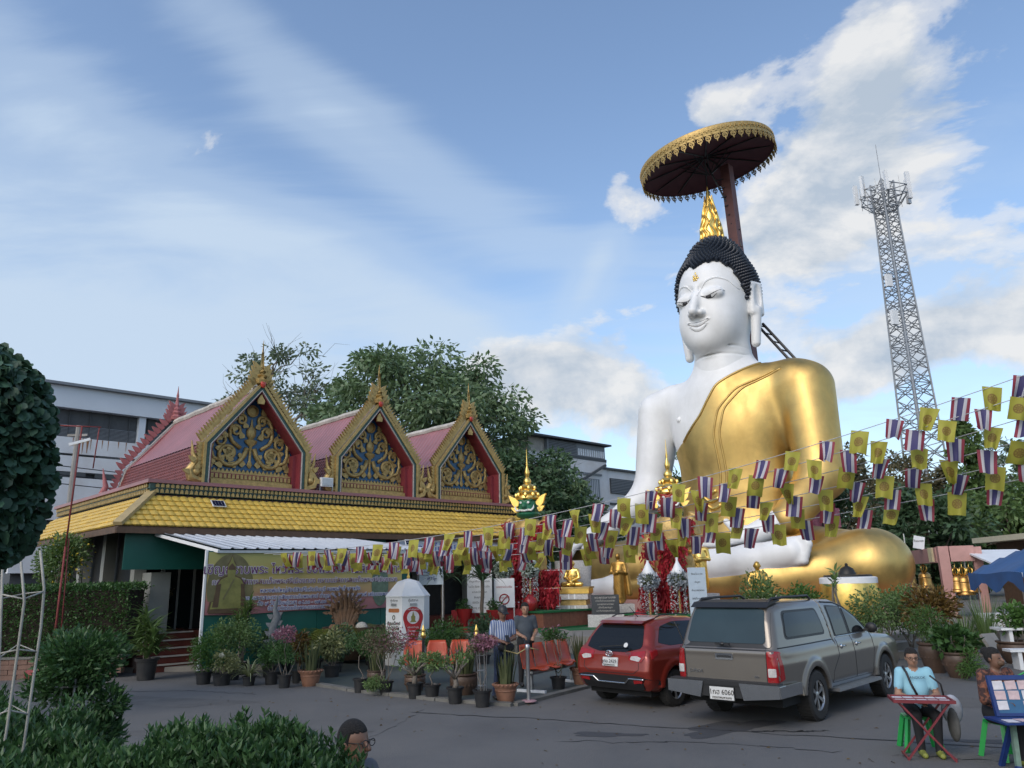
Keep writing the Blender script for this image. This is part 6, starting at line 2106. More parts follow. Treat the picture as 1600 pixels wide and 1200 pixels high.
# ------------------------------------------------------------------ the two parked cars
def carpaint(name, col, rough=.32, metal=.55):
 m = mat(name, col, rough, metal, var=.05, scale=2, dirt=tuple(c * .8 + .03 for c in col), dirt_amt=.35, dirt_scale=1.2, coat=.6)
 return m
M_GREYCAR = carpaint('grey_metallic', (.170, .150, .128))
M_REDCAR = carpaint('dark_red_metallic', (.25, .026, .014), .3, .35)
M_TINT = mat('tinted_glass', (.010, .012, .014), .06, spec=.28, var=0)
M_TINTB = mat('blue_tint_glass', (.026, .045, .052), .08, spec=.35, var=.15, scale=1.2)
M_TRIMB = mat('black_trim', (.016, .016, .017), .5, var=.1)
M_CHROME = mat('chrome', (.55, .56, .57), .16, metal=1.0, var=.05)
M_TYRE = mat('tyre', (.018, .018, .018), .85, var=.2, dirt=(.05, .045, .04), dirt_amt=.4, dirt_scale=4)
M_RIM = mat('alloy', (.42, .43, .44), .3, metal=.85, var=.08)
M_LRED = mat('red_lens', (.28, .012, .014), .15, var=.2, scale=12, spec=.6)
M_LCLR = mat('clear_lens', (.50, .48, .46), .15, var=.2, scale=20, spec=.6)
M_PLATE = mat('plate_white', (.62, .62, .60), .5, var=.05)
M_WELL = mat('wheel_well', (.01, .01, .01), .9, var=.1)


def roundpoly(c, r, n=5):
 c = np.asarray(c, float); out = []
 k = len(c)
 for i in range(k):
  p, a, b = c[i], c[i - 1], c[(i + 1) % k]
  da = (a - p) / np.linalg.norm(a - p); db = (b - p) / np.linalg.norm(b - p)
  ri = r[i] if isinstance(r, (list, tuple)) else r
  ri = min(ri, .45 * np.linalg.norm(a - p), .45 * np.linalg.norm(b - p))
  A, B = p + da * ri, p + db * ri
  for t in np.linspace(0, 1, n):
   out.append((1 - t) ** 2 * A + 2 * t * (1 - t) * p + t * t * B)
 return np.array(out)


def densify(P, step):
 out = []
 for i in range(len(P)):
  a, b = P[i], P[(i + 1) % len(P)]
  n = max(1, int(np.linalg.norm(b - a) / step))
  for j in range(n): out.append(a + (b - a) * j / n)
 return np.array(out)


def patch(fn, pts, axis, side, name, m, par, off=.006, thick=.03, rings=5, step=.06, start=1.6):
 """a panel cut to an outline and laid on the body: axis 'x' -> outline in (y, z); axis 'y' -> outline in (x, z)"""
 P = densify(np.asarray(pts, float), step)
 n = len(P); c = P.mean(0)
 R2 = [c + (P - c) * s for s in np.linspace(1, .0, rings + 1)[:-1]]
 Q = np.concatenate(R2 + [c[None]])
 N3 = np.zeros((len(Q), 3)); D = np.zeros((len(Q), 3))
 if axis == 'x':
  N3[:, 0] = side * start; N3[:, 1] = Q[:, 0]; N3[:, 2] = Q[:, 1]; D[:, 0] = -side; k = 0
 elif axis == 'y':
  N3[:, 1] = side * start; N3[:, 0] = Q[:, 0]; N3[:, 2] = Q[:, 1]; D[:, 1] = -side; k = 1
 S = cast(fn, N3, D, start * 1.3, n=60).astype(float)
 S[:, k] += side * off
 F = []
 for r in range(rings - 1):
  for j in range(n):
   F.append((r * n + j, r * n + (j + 1) % n, (r + 1) * n + (j + 1) % n, (r + 1) * n + j))
 b = (rings - 1) * n
 for j in range(n): F.append((b + j, b + (j + 1) % n, len(S) - 1))
 back = S[:n].copy(); back[:, k] -= side * thick
 o = len(S)
 V = np.concatenate([S, back])
 for j in range(n): F.append((j, o + j, o + (j + 1) % n, (j + 1) % n))
 mb = MB(); mb.add(V, F)
 ob = mb.build(name, m, par, True, 40)
 bm = bmesh.new(); bm.from_mesh(ob.data); bmesh.ops.recalc_face_normals(bm, faces=bm.faces); bm.to_mesh(ob.data); bm.free()
 return ob


def seam(fn, pts, axis, side, m, par, w=.006, name='panel_gap', start=1.6, off=.0):
 P = np.asarray(pts, float); n = len(P) * 10
 t = np.linspace(0, 1, len(P)); ts = np.linspace(0, 1, n)
 a = np.interp(ts, t, P[:, 0]); z = np.interp(ts, t, P[:, 1])
 N3 = np.zeros((n, 3)); D = np.zeros((n, 3))
 if axis == 'x': N3[:, 0] = side * start; N3[:, 1] = a; N3[:, 2] = z; D[:, 0] = -side; k = 0
 else: N3[:, 1] = side * start; N3[:, 0] = a; N3[:, 2] = z; D[:, 1] = -side; k = 1
 S = cast(fn, N3, D, start * 1.3, n=60).astype(float); S[:, k] += side * off
 mb = MB(); mb.tube(S, w, 5); return mb.build(name, m, par, True)


def wheel(par, loc, r, w, side, spokes=6, rimr=.62):
 """tyre, rim with spokes; axle along x"""
 R = roty(math.pi / 2 * side)
 mb = MB()
 mb.lathe([(r * rimr, -w / 2), (r * .9, -w / 2), (r * .97, -w * .42), (r, -w * .25), (r, w * .25), (r * .97, w * .42), (r * .9, w / 2), (r * rimr, w / 2), (r * rimr * .97, w * .3)], 32, loc, R=R, cap=False)
 for k in range(40):
  a = 2 * math.pi * k / 40
  c = np.array([r * math.cos(a), r * math.sin(a), 0])
  mb.cbox(np.asarray(loc) + R @ (c + np.array([0, 0, .0])), (.012, .03, w * .86), 0, R @ rotz(a))
 ty = mb.build('tyre', M_TYRE, par, True, 35)
 mb = MB()
 mb.lathe([(r * rimr, w * .42), (r * rimr * .95, w * .45), (r * rimr * .88, w * .36), (r * rimr * .86, w * .05), (.01, w * .02)], 32, loc, R=R, cap=False, mods=[0, 0, 1, 1])
 mb.lathe([(r * .17, w * .1), (r * .17, w * .36), (r * .1, w * .40), (.004, w * .40)], 14, loc, R=R, cap=False)
 for k in range(spokes):
  a = 2 * math.pi * k / spokes
  for da in (-.09, .09):
   p0 = np.array([r * .12 * math.cos(a), r * .12 * math.sin(a), w * .32]); p1 = np.array([r * rimr * .92 * math.cos(a + da), r * rimr * .92 * math.sin(a + da), w * .37])
   A, B = np.asarray(loc) + R @ p0, np.asarray(loc) + R @ p1
   mb.bar(A, B, r * .085, r * .07, up=R @ np.array([0, 0, 1.0]))
 mb.build('rim', [M_RIM, M_WELL], par, True, 30)


def car_sdf(low, hwl, up, hwu, wheels, wr, flare=.03, kl=.10, ku=.10, kj=.04, flr=.10):
 pl, pu = s_poly(low), s_poly(up)
 zl = np.array([h[0] for h in hwl]); xl = np.array([h[1] for h in hwl]); zu = np.array([h[0] for h in hwu]); xu = np.array([h[1] for h in hwu])
 def fn(P):
  ax_ = np.abs(P[:, 0])
  plan = .035 * np.maximum(0, (np.abs(P[:, 1] - (low[0][1] * 0 + (wheels[0] + wheels[1]) / 2)) - 1.55)) ** 2 * 1.6
  d = smax(pl(P), ax_ + plan - np.interp(P[:, 2], zl, xl), kl)
  u = smax(pu(P), (ax_ + plan * .6 - np.interp(P[:, 2], zu, xu)) * .95, ku)
  d = smin(d, u, kj)
  for wy in wheels:
   q = np.sqrt((P[:, 1] - wy) ** 2 + (P[:, 2] - wr) ** 2)
   fl = smax(np.abs(q - (wr + flr)) - .075, np.abs(ax_ - (hwl[1][1] - .06)) - (.06 + flare), .05)
   fl = np.maximum(fl, .42 * wr / .37 - P[:, 2])
   d = smin(d, fl, .05)
  for wy in wheels:
   q = np.sqrt((P[:, 1] - wy) ** 2 + (P[:, 2] - wr) ** 2)
   well = np.maximum(q - (wr + .06), (hwl[1][1] - .36) - ax_)
   d = smax(d, -well, .012)
  return d
 return fn


# ---- grey pickup with a canopy
PKS = .955
pk = thing('pickup_truck', 'grey four door pickup with a hard canopy, parked right of the red car', 'pickup truck', (3.83, 12.85, 0), math.radians(-43.2), 'parked cars')
low = [(-1.16, .50), (-1.21, .62), (-1.20, 1.10), (0.9, 1.13), (2.9, 1.13), (3.55, 1.08), (3.92, .98), (4.05, .80), (4.05, .55), (3.9, .40), (3.5, .36), (.5, .38), (-.8, .46)]
up = [(-1.19, 1.05), (-1.02, 1.52), (-.90, 1.755), (-.6, 1.80), (.92, 1.795), (1.5, 1.775), (1.85, 1.70), (2.25, 1.50), (2.85, 1.10), (2.6, .95), (-.9, .95)]
pfn = car_sdf(low, [(.3, .84), (.55, .905), (.9, .915), (1.12, .875)], up, [(1.0, .875), (1.1, .86), (1.45, .78), (1.78, .68)], (0.0, 3.10), .37, kl=.09, ku=.14)
def pk_body(P):
 d = pfn(P)
 # the seam between canopy, bed and cab
 g = np.maximum(np.maximum(np.abs(P[:, 1] - (.93 + (P[:, 2] - 1.1) * -.06)) - .014, 1.06 - P[:, 2]), .58 - np.abs(P[:, 0]) * 1.0 - (P[:, 2] > 1.6) * .6)
 return np.maximum(d, -g)
sdf_obj('body', pk_body, (-1.1, -1.4, .25), (1.1, 4.25, 2.0), .024, M_GREYCAR, pk, ang=38, relax=2)
mb = MB(); mb.box((-.78, -1.0, .30), (.78, 3.9, .52)); mb.build('chassis', M_WELL, pk)
for wy in (0, 3.10):
 for s in (-1, 1):
  wt = thing('wheel', None, None); wt.parent = pk; wheel(wt, (s * .80, wy, .37), .37, .25, s)
RW = roundpoly([(-.67, 1.20), (.67, 1.20), (.60, 1.70), (-.60, 1.70)], .07)
patch(pfn, roundpoly([(-.765, 1.135), (.765, 1.135), (.66, 1.755), (-.66, 1.755)], .06), 'y', -1, 'rear_hatch_frame', M_TRIMB, pk, off=.004)
patch(pfn, RW, 'y', -1, 'rear_window', M_TINTB, pk, off=.012)
ob = MB(); ob.bar((-.12, -1.235, 1.185), (.12, -1.235, 1.185), .03); ob.ball((0, -1.24, 1.19), (.05, .03, .03), 8, 6); ob.build('hatch_handle', M_TRIMB, pk)
for s in (-1, 1):
 nm = 'x'
 patch(pfn, roundpoly([(-.78, 1.24), (.72, 1.24), (.66, 1.66), (-.62, 1.66)], .10), nm, s, 'window_seal', M_TRIMB, pk, off=.003)
 patch(pfn, roundpoly([(-.73, 1.275), (.67, 1.275), (.615, 1.625), (-.575, 1.625)], .08), nm, s, 'canopy_window', M_TINT, pk, off=.009)
 patch(pfn, roundpoly([(1.04, 1.17), (2.60, 1.17), (2.2, 1.47), (1.86, 1.64), (1.06, 1.69)], [.04, .03, .06, .08, .05]), nm, s, 'window_surround', M_TRIMB, pk, off=.002)
 patch(pfn, roundpoly([(1.09, 1.20), (1.63, 1.20), (1.62, 1.645), (1.11, 1.66)], .035), nm, s, 'rear_door_window', M_TINT, pk, off=.009)
 patch(pfn, roundpoly([(1.75, 1.20), (2.50, 1.20), (2.17, 1.45), (1.86, 1.60), (1.75, 1.625)], .035), nm, s, 'front_door_window', M_TINT, pk, off=.009)
 seam(pfn, [(1.06, 1.172), (2.6, 1.172)], nm, s, M_CHROME, pk, .010, 'window_line')
 seam(pfn, [(1.02, 1.15), (1.0, .9), (.72, .66), (.66, .50)], nm, s, M_TRIMB, pk)
 seam(pfn, [(1.69, 1.64), (1.69, 1.15), (1.70, .48)], nm, s, M_TRIMB, pk)
 seam(pfn, [(2.62, 1.15), (2.62, .85), (2.50, .60), (2.5, .48)], nm, s, M_TRIMB, pk)
 seam(pfn, [(.66, .49), (2.5, .48)], nm, s, M_TRIMB, pk)
 seam(pfn, [(-1.16, 1.135), (.92, 1.145)], nm, s, M_TRIMB, pk, .010, 'canopy_joint')
 seam(pfn, [(1.0, 1.74), (1.5, 1.715), (1.85, 1.63), (2.2, 1.46), (2.7, 1.16)], nm, s, M_TRIMB, pk, .016, 'rain_guard')
 for hy in (1.16, 1.84):
  q = cast(pfn, [[s * 1.6, hy, 1.02]], [[-s, 0, 0]], 2)[0]
  mb = MB(); mb.tube([q + np.array([s * .01, -.07, 0]), q + np.array([s * .04, -.04, .005]), q + np.array([s * .04, .09, .005]), q + np.array([s * .01, .12, 0])], .014, 7); mb.ball(q + np.array([0, .0, -.01]), (.012, .07, .045), 10, 6); mb.build('door_handle', M_CHROME, pk, True)
 # mirror
 q = cast(pfn, [[s * 1.6, 2.42, 1.2]], [[-s, 0, 0]], 2)[0]
 if s < 0: q = q + np.array([0, .05, -.12])
 mb = MB(); mb.ball(q + np.array([s * .13, .02, .05]), (.105, .06, .09) if s > 0 else (.07, .04, .05), 14, 10); mb.bar(q, q + np.array([s * .12, .01, .03]), .07, .05); mb.build('wing_mirror', M_TRIMB, pk, True, 50)
 # tail light
 patch(pfn, roundpoly([(s * .69, .66), (s * .845, .66), (s * .83, 1.10), (s * .70, 1.10)][::1 if s > 0 else -1], .03), 'y', -1, 'tail_light', M_LRED, pk, off=.012)
 patch(pfn, roundpoly([(-1.105, .67), (-.99, .70), (-1.05, 1.08), (-1.105, 1.08)], .02), 'x', s, 'tail_light_side', M_LRED, pk, off=.006, step=.03)
 patch(pfn, roundpoly([(s * .71, .74), (s * .82, .74), (s * .82, .86), (s * .71, .86)][::1 if s > 0 else -1], .015), 'y', -1, 'reversing_lens', M_LCLR, pk, off=.022)
 seam(pfn, [(s * .675, .62), (s * .69, 1.09)], 'y', -1, M_TRIMB, pk)
 # side step
 mb = MB(); mb.box((s * .80 if s > 0 else -1.0, .62, .36), (1.0 if s > 0 else s * .80, 2.56, .40)); mb.box((s * .84 if s > 0 else -.99, .66, .402), (.99 if s > 0 else s * .84, 2.52, .412))
 for yy in (.9, 1.6, 2.3): mb.box((s * .55 if s > 0 else -.82, yy, .365), (.82 if s > 0 else s * .55, yy + .05, .395))
 mb.build('side_step', M_STEEL, pk)
 # roof rail
 mb = MB(); mb.tube([(s * .60, -.80, 1.79), (s * .61, -.68, 1.845), (s * .61, -.2, 1.855), (s * .61, .65, 1.855), (s * .60, .78, 1.80)], .022, 7); mb.build('roof_rail', M_TRIMB, pk, True)
 # bumper ends
 mb = MB()
 xs = [.34, .90, .92, .40]
 poly = [(s * .36, .41), (s * .93, .47), (s * .93, .645), (s * .30, .645)]
 mb.prism(poly, -1.385, -1.16, axes=(0, 2, 1)); mb.box((min(s * .90, s * .94), -1.36, .47), (max(s * .90, s * .94), -.62, .63)); mb.build('bumper_end', M_CHROME if s < 0 else M_CHROME, pk)
 mb = MB(); mb.ball((s * .66, 3.98, .86), (.2, .1, .11), 12, 8); mb.build('headlight', M_LCLR, pk, True)
mb = MB(); mb.box((-.90, -1.37, .60), (.90, -1.18, .665)); mb.box((-.36, -1.355, .43), (.36, -1.20, .60)); mb.build('bumper_step', M_TRIMB, pk)
mb = MB(); mb.box((-.20, -1.375, .395), (.20, -1.357, .575)); pl = mb.build('number_plate', M_PLATE, pk)
text('1กฮ 6060', .105, M_INK, pl, (0, -1.378, .50), ROT); text('กรุงเทพมหานคร', .05, M_INK, pl, (0, -1.378, .425), ROT)
mb = MB(); mb.box((-.21, -1.371, .385), (.21, -1.3655, .585)); mb.build('plate_frame', M_TRIMB, pk)
seam(pfn, [(-.69, 1.105), (.69, 1.105)], 'y', -1, M_TRIMB, pk, .01); seam(pfn, [(-.675, .66), (.675, .66)], 'y', -1, M_TRIMB, pk, .008)
patch(pfn, roundpoly([(-.15, .955), (.15, .955), (.15, 1.05), (-.15, 1.05)], .02), 'y', -1, 'tailgate_handle', M_CHROME, pk, off=.012)
patch(pfn, roundpoly([(-.12, .985), (.12, .985), (.12, 1.02), (-.12, 1.02)], .01), 'y', -1, 'handle_recess', M_TRIMB, pk, off=.016)
text('D-MAX', .075, M_CHROME, pk, (-.5, -1.222, .77), ROT, 'badge_lettering'); text('ddi', .06, M_CHROME, pk, (.52, -1.222, .735), ROT, 'badge_lettering')
mb = MB(); mb.prism([(-.98, 1.72), (-.86, 1.80), (-.5, 1.83), (-.5, 1.81), (-.8, 1.76)], -.66, .66, axes=(1, 2, 0)); mb.build('roof_spoiler', M_TRIMB, pk)
patch(pfn, roundpoly([(-.72, 1.16), (.72, 1.16), (.60, 1.66), (-.60, 1.66)], .05), 'y', 1, 'windscreen', M_TINT, pk, off=.006, start=4.6)
patch(pfn, roundpoly([(-.5, .62), (.5, .62), (.55, .92), (-.55, .92)], .04), 'y', 1, 'grille', M_TRIMB, pk, off=.01, start=4.6)

pk.scale = (PKS, PKS, PKS)
# ---- red hatchback
rd = thing('hatchback_car', 'dark red hatchback with black tinted windows, left of the grey pickup', 'car', (2.12, 14.46, 0), math.radians(-46), 'parked cars')
low = [(-.66, .30), (-.75, .42), (-.80, .62), (-.76, .88), (-.66, 1.0), (2.15, .98), (2.9, .88), (3.2, .70), (3.25, .45), (3.15, .24), (1.2, .22), (-.4, .26)]
up = [(-.70, .92), (-.56, 1.16), (-.36, 1.40), (-.1, 1.465), (.5, 1.50), (1.0, 1.475), (1.45, 1.34), (2.2, .96), (1.8, .85), (-.5, .85)]
rfn = car_sdf(low, [(.22, .78), (.5, .845), (.8, .85), (1.0, .80)], up, [(.9, .81), (1.0, .785), (1.3, .66), (1.48, .55)], (0.0, 2.55), .31, flare=.02, kl=.12, ku=.14, kj=.06, flr=.09)
sdf_obj('body', rfn, (-1.0, -1.0, .15), (1.0, 3.5, 1.65), .024, M_REDCAR, rd, ang=38, relax=2)
mb = MB(); mb.box((-.68, -.55, .20), (.68, 3.0, .42)); mb.build('chassis', M_WELL, rd)
for wy in (0, 2.55):
 for s in (-1, 1):
  wt = thing('wheel', None, None); wt.parent = rd; wheel(wt, (s * .735, wy, .31), .31, .195, s, 5)
patch(rfn, roundpoly([(-.62, 1.0), (-.3, .93), (.3, .93), (.62, 1.0), (.60, 1.14), (.50, 1.37), (-.50, 1.37), (-.60, 1.14)], .05), 'y', -1, 'rear_window', M_TINT, rd, off=.006)
for s in (-1, 1):
 patch(rfn, roundpoly([(-.36, 1.08), (-.05, 1.02), (1.9, 1.02), (1.35, 1.30), (.9, 1.40), (.3, 1.41), (-.15, 1.34)], [.03, .03, .04, .1, .1, .1, .08]), 'x', s, 'side_windows', M_TINT, rd, off=.005)
 seam(rfn, [(.38, 1.40), (.40, 1.02)], 'x', s, M_TRIMB, rd, .018, 'window_pillar'); seam(rfn, [(1.2, 1.36), (1.25, 1.02)], 'x', s, M_TRIMB, rd, .014, 'window_pillar')
 seam(rfn, [(.25, 1.0), (.28, .55), (.35, .35)], 'x', s, M_TRIMB, rd); seam(rfn, [(1.12, 1.0), (1.12, .32)], 'x', s, M_TRIMB, rd); seam(rfn, [(2.02, .95), (1.98, .6), (1.95, .34)], 'x', s, M_TRIMB, rd)
 for hy in (.42, 1.28):
  q = cast(rfn, [[s * 1.6, hy, .88]], [[-s, 0, 0]], 2)[0]
  mb = MB(); mb.tube([q + np.array([s * .008, -.07, 0]), q + np.array([s * .03, -.03, 0]), q + np.array([s * .03, .06, 0]), q + np.array([s * .008, .1, 0])], .012, 6); mb.build('door_handle', M_REDCAR, rd, True)
 q = cast(rfn, [[s * 1.6, 1.75, 1.02]], [[-s, 0, 0]], 2)[0]
 mb = MB(); mb.ball(q + np.array([s * .12, 0, .04]), (.11, .06, .08), 12, 8); mb.build('wing_mirror', M_REDCAR, rd, True)
 pts = [(s * .40, .80), (s * .66, .77), (s * .75, .86), (s * .73, .97), (s * .40, .93)]
 patch(rfn, roundpoly(pts[::1 if s > 0 else -1], .03), 'y', -1, 'tail_light', M_LRED, rd, off=.010)
 pts = [(s * .44, .815), (s * .63, .79), (s * .68, .85), (s * .58, .88), (s * .46, .87)]
 patch(rfn, roundpoly(pts[::1 if s > 0 else -1], .02), 'y', -1, 'clear_lens', M_LCLR, rd, off=.018)
 patch(rfn, roundpoly([(-.68, .82), (-.50, .89), (-.48, .985), (-.67, .97)], .02), 'x', s, 'tail_light_side', M_LRED, rd, off=.008, step=.03)
 mb = MB(); mb.tube([(s * .50, -.05, 1.49), (s * .505, .1, 1.525), (s * .50, .6, 1.535), (s * .48, 1.0, 1.50)], .012, 6); mb.build('roof_rail', M_TRIMB, rd, True)
 patch(rfn, roundpoly([(s * .50, .42), (s * .68, .44), (s * .68, .49), (s * .50, .48)][::1 if s > 0 else -1], .01), 'y', -1, 'reflector', M_LRED, rd, off=.035)
 mb = MB(); mb.ball((s * .62, 3.08, .74), (.18, .12, .08), 12, 8); mb.build('headlight', M_LCLR, rd, True)
patch(rfn, roundpoly([(-.84, .30), (.84, .30), (.84, .50), (.6, .55), (-.6, .55), (-.84, .50)], .04), 'y', -1, 'lower_bumper', M_TRIMB, rd, off=.02)
seam(rfn, [(-.72, .50), (-.40, .50), (-.3, .42), (.3, .42), (.40, .50), (.72, .50)], 'y', -1, M_CHROME, rd, .017, 'bumper_trim', off=.03)
seam(rfn, [(-.60, .96), (-.62, .66), (-.5, .585), (.5, .585), (.62, .66), (.60, .96)], 'y', -1, M_TRIMB, rd, .006)
patch(rfn, [(-.17, .69), (.17, .69), (.17, .835), (-.17, .835)], 'y', -1, 'number_plate', M_PLATE, rd, off=.02)
text('ฎกฆ 2429', .085, M_INK, rd, (0, -.835, .775), ROT, 'plate_lettering'); text('กรุงเทพมหานคร', .04, M_INK, rd, (0, -.835, .715), ROT, 'plate_lettering')
mb = MB()
for rx, rz_, c in ((.075, .05, 0), (.025, .048, 0), (.05, .022, .018)):
 mb.tube([(rx * math.cos(a), -.815, .905 + c + rz_ * math.sin(a)) for a in np.linspace(0, 2 * math.pi, 25)], .0075, 5)
mb.build('badge', M_CHROME, rd, True)
text('YARIS', .05, M_CHROME, rd, (.42, -.80, .92), ROT, 'badge_lettering')
tag(MB().lathe([(.001, 0), (.045, 0), (.045, .004), (.001, .004)], 16, (.33, -.735, 1.05), R=rotx(1.05)).build('round_sticker', M_PLATE, rd), None)
mb = MB(); mb.prism([(-.46, 1.40), (-.36, 1.445), (-.05, 1.49), (-.05, 1.47), (-.3, 1.42)], -.5, .5, axes=(1, 2, 0)); mb.build('roof_spoiler', M_REDCAR, rd)
mb = MB(); mb.tube([(-.02, .12, 1.48), (-.03, -.12, 1.68)], [.008, .004], 5); mb.build('aerial', M_TRIMB, rd)
mb = MB(); mb.bar((-.28, -.735, 1.0), (.3, -.705, 1.045), .018); mb.build('rear_wiper', M_TRIMB, rd)
patch(rfn, roundpoly([(-.66, 1.0), (.66, 1.0), (.5, 1.4), (-.5, 1.4)], .05), 'y', 1, 'windscreen', M_TINT, rd, off=.005, start=3.8)
rd.scale = (.96, .96, .96)
# ------------------------------------------------------------------ strings of flags
M_CORD = mat('white_cord', (.45, .45, .45), .8, var=.1)


def flag_mat(name, kind):
 m = bpy.data.materials.new(name); m.use_nodes = True
 b = NB(m.node_tree); p = m.node_tree.nodes['Principled BSDF']; p.inputs['Roughness'].default_value = .65
 tc = b.n('ShaderNodeTexCoord'); sp = b.n('ShaderNodeSeparateXYZ'); b.l(tc.outputs['UV'], sp.inputs[0])
 if kind == 'stripe':
  c = b.ramp(sp.outputs[0], [(0, (.30, .045, .07)), (.165, (.58, .56, .58)), (.33, (.075, .065, .17)), (.67, (.58, .56, .58)), (.835, (.30, .045, .07))], 'CONSTANT')
 else:
  dx = b.m('SUBTRACT', sp.outputs[0], .5); dy = b.m('MULTIPLY', b.m('SUBTRACT', sp.outputs[1], .5), 1.25)
  r = b.m('SQRT', b.m('ADD', b.m('MULTIPLY', dx, dx), b.m('MULTIPLY', dy, dy)))
  an = b.m('ARCTAN2', dy, dx)
  spoke = b.m('GREATER_THAN', b.m('ABSOLUTE', b.m('SINE', b.m('MULTIPLY', an, 4))), .82)
  ring = b.ramp(r, [(0, 1.0), (.035, .55), (.09, .75), (.20, .45), (.235, 1.0), (.285, .15), (.30, 0)], 'LINEAR')
  ink = b.m('ADD', ring, b.m('MULTIPLY', spoke, b.m('MULTIPLY', .3, b.m('LESS_THAN', r, .22))), clamp=True)
  c = b.mix(ink, (.44, .41, .06), (.22, .115, .035))
 b.l(c, p.inputs['Base Color'])
 tr = b.n('ShaderNodeBsdfTranslucent'); b.l(c, tr.inputs[0])
 mx = b.n('ShaderNodeMixShader'); mx.inputs[0].default_value = .30
 b.l(p.outputs[0], mx.inputs[1]); b.l(tr.outputs[0], mx.inputs[2]); b.l(mx.outputs[0], m.node_tree.nodes['Material Output'].inputs[0])
 return m


M_FS, M_FY = flag_mat('flag_stripes', 'stripe'), flag_mat('flag_wheel', 'wheel')
flag_me = {'s': [], 'y': []}
for kind, m in (('s', M_FS), ('y', M_FY)):
 for v in range(9):
  rr = random.Random(v * 7 + (kind == 'y'))
  nx, ny = 9, 9
  lift, tw, ph = rr.uniform(-.35, .65), rr.uniform(-.4, .4), rr.uniform(0, 6)
  taper = rr.uniform(.0, .3) if v % 3 else rr.uniform(.3, .7)
  P = []
  for j in range(ny):
   t = j / (ny - 1)
   row = []
   for i in range(nx):
    s_ = i / (nx - 1) - .5
    x = s_ * .275 * (1 - taper * t * .8) + tw * .05 * t + .10 * taper * t * rr.choice([1]) * (1 if v % 2 else -1)
    fold = .05 * t * math.sin(s_ * (6 + 7 * taper) + ph) * (1 + 1.5 * taper)
    y = fold + lift * .42 * t * t * .6
    z = -.375 * t * (1 - .12 * abs(lift) * t)
    row.append((x, y, z))
   P.append(row)
  mb = MB(); mb.grid(P[::-1])
  o = mb.build('flag', m, None, True, uv=True)
  flag_me[kind].append(o.data); bpy.data.objects.remove(o)
STR = [((8.7, 12.0, 5.28), (-6.75, 21.05, 2.96), .62, 'topmost'), ((8.7, 12.0, 4.95), (-6.55, 21.2, 2.94), .60, 'second highest'), ((8.8, 12.2, 4.62), (-6.3, 21.4, 2.93), .58, 'third'),
  ((8.9, 12.4, 4.28), (-6.0, 21.7, 2.92), .55, 'fourth'), ((9.0, 12.6, 3.98), (-5.7, 22.0, 2.90), .52, 'fifth'), ((9.1, 12.8, 3.68), (-5.3, 22.3, 2.86), .48, 'lowest')]
ORD = 'first second third fourth fifth sixth seventh eighth ninth tenth eleventh twelfth thirteenth fourteenth fifteenth sixteenth seventeenth eighteenth nineteenth twentieth'.split()
for si, (A, B, sag, nm) in enumerate(STR):
 A, B = np.array(A), np.array(B)
 def sp_(t): return A + (B - A) * t - np.array([0, 0, 4 * sag * t * (1 - t)])
 tag(MB().tube([sp_(t) for t in np.linspace(-.14, 1, 48)], .007, 4).build('bunting_string', M_CORD, None), f'bare cord carrying the {nm} row of flags', 'string', 'flag strings')
 L_ = np.linalg.norm(B - A); s_ = .38 + .17 * (si * 3 % 5) / 5; k = si % 2; cnt = {'s': 0, 'y': 0}
 while s_ < L_ - .35:
  t = s_ / L_
  kind = 'sy'[k % 2]
  me = flag_me[kind][(k * 5 + si * 2) % 9]
  p = sp_(t); d = sp_(t + .005) - p
  o = link('flag', me)
  o.location = p - np.array([0, 0, .008])
  yaw = math.atan2(-d[1], -d[0]) + random.uniform(-.25, .25)
  o.rotation_mode = 'ZYX' if False else 'XYZ'
  slope = -math.asin(d[2] / np.linalg.norm(d))
  o.rotation_euler = (random.uniform(-.25, .15), slope * 1.0, yaw)
  sc = random.uniform(.92, 1.08) * 1.04
  o.scale = (sc, sc, sc)
  w = ORD[cnt[kind]]; cnt[kind] += 1
  tag(o, f'{"striped tricolour" if kind == "s" else "yellow wheel emblem"} flag, {w} of its kind from the right on the {nm} string', 'flag', 'flags on the strings')
  k += 1
  s_ += random.uniform(.46, .62)
fp = thing('flag_pole', 'steel pole holding the right ends of the flag strings', 'pole', (10.9, 10.75, 0)); MB().tube([(0, 0, 0), (0, 0, 6.2)], .05, 8).build('shaft', M_STEEL, fp)
# ------------------------------------------------------------------ shrine figures and offerings on the terrace
M_RED = mat('red_cloth', (0.34, 0.018, 0.022), 0.7, var=0.3, scale=9)
M_REDG = mat('red_glaze', (0.30, 0.02, 0.02), 0.25, var=0.15)
LM_RED = leaf_mat('garland_red', (0.34, 0.02, 0.03), .45, .2, rough=.6)
M_FGREEN = mat('face_green', (.02, .14, .07), .4, var=.2, scale=8)
M_FRED = mat('face_red', (.32, .03, .02), .4, var=.2, scale=8)
M_TUSK = mat('tusk_white', (.75, .74, .7), .4, var=.05)
M_CARPET = mat('green_carpet', (.012, .11, .035), .95, var=.15, scale=12, bump=.3, bscale=200)
M_BRICKT = mat('red_brick_tile', (.19, .075, .045), .75, var=.2, scale=8)
M_MARBLE = mat('speckled_marble', (.52, .50, .48), .35, var=.25, scale=18)
M_GRAN = mat('black_granite', (.022, .022, .022), .2, var=.4, scale=30)
M_SIGNB = mat('pale_blue_board', (.50, .58, .64), .5, var=.06)
M_ROBEG = mat('monk_gold', (.62, .40, .10), .38, metal=.8, var=.2, scale=4, dirt=(.3, .17, .05), dirt_amt=.5, dirt_scale=2)
LM_SILV = leaf_mat('silver_strings', (.45, .45, .46), .3, .1)
LM_BLUEF = leaf_mat('petal_blue_white', (.34, .42, .55), .5, .15, hue=(.65, .68, .70))
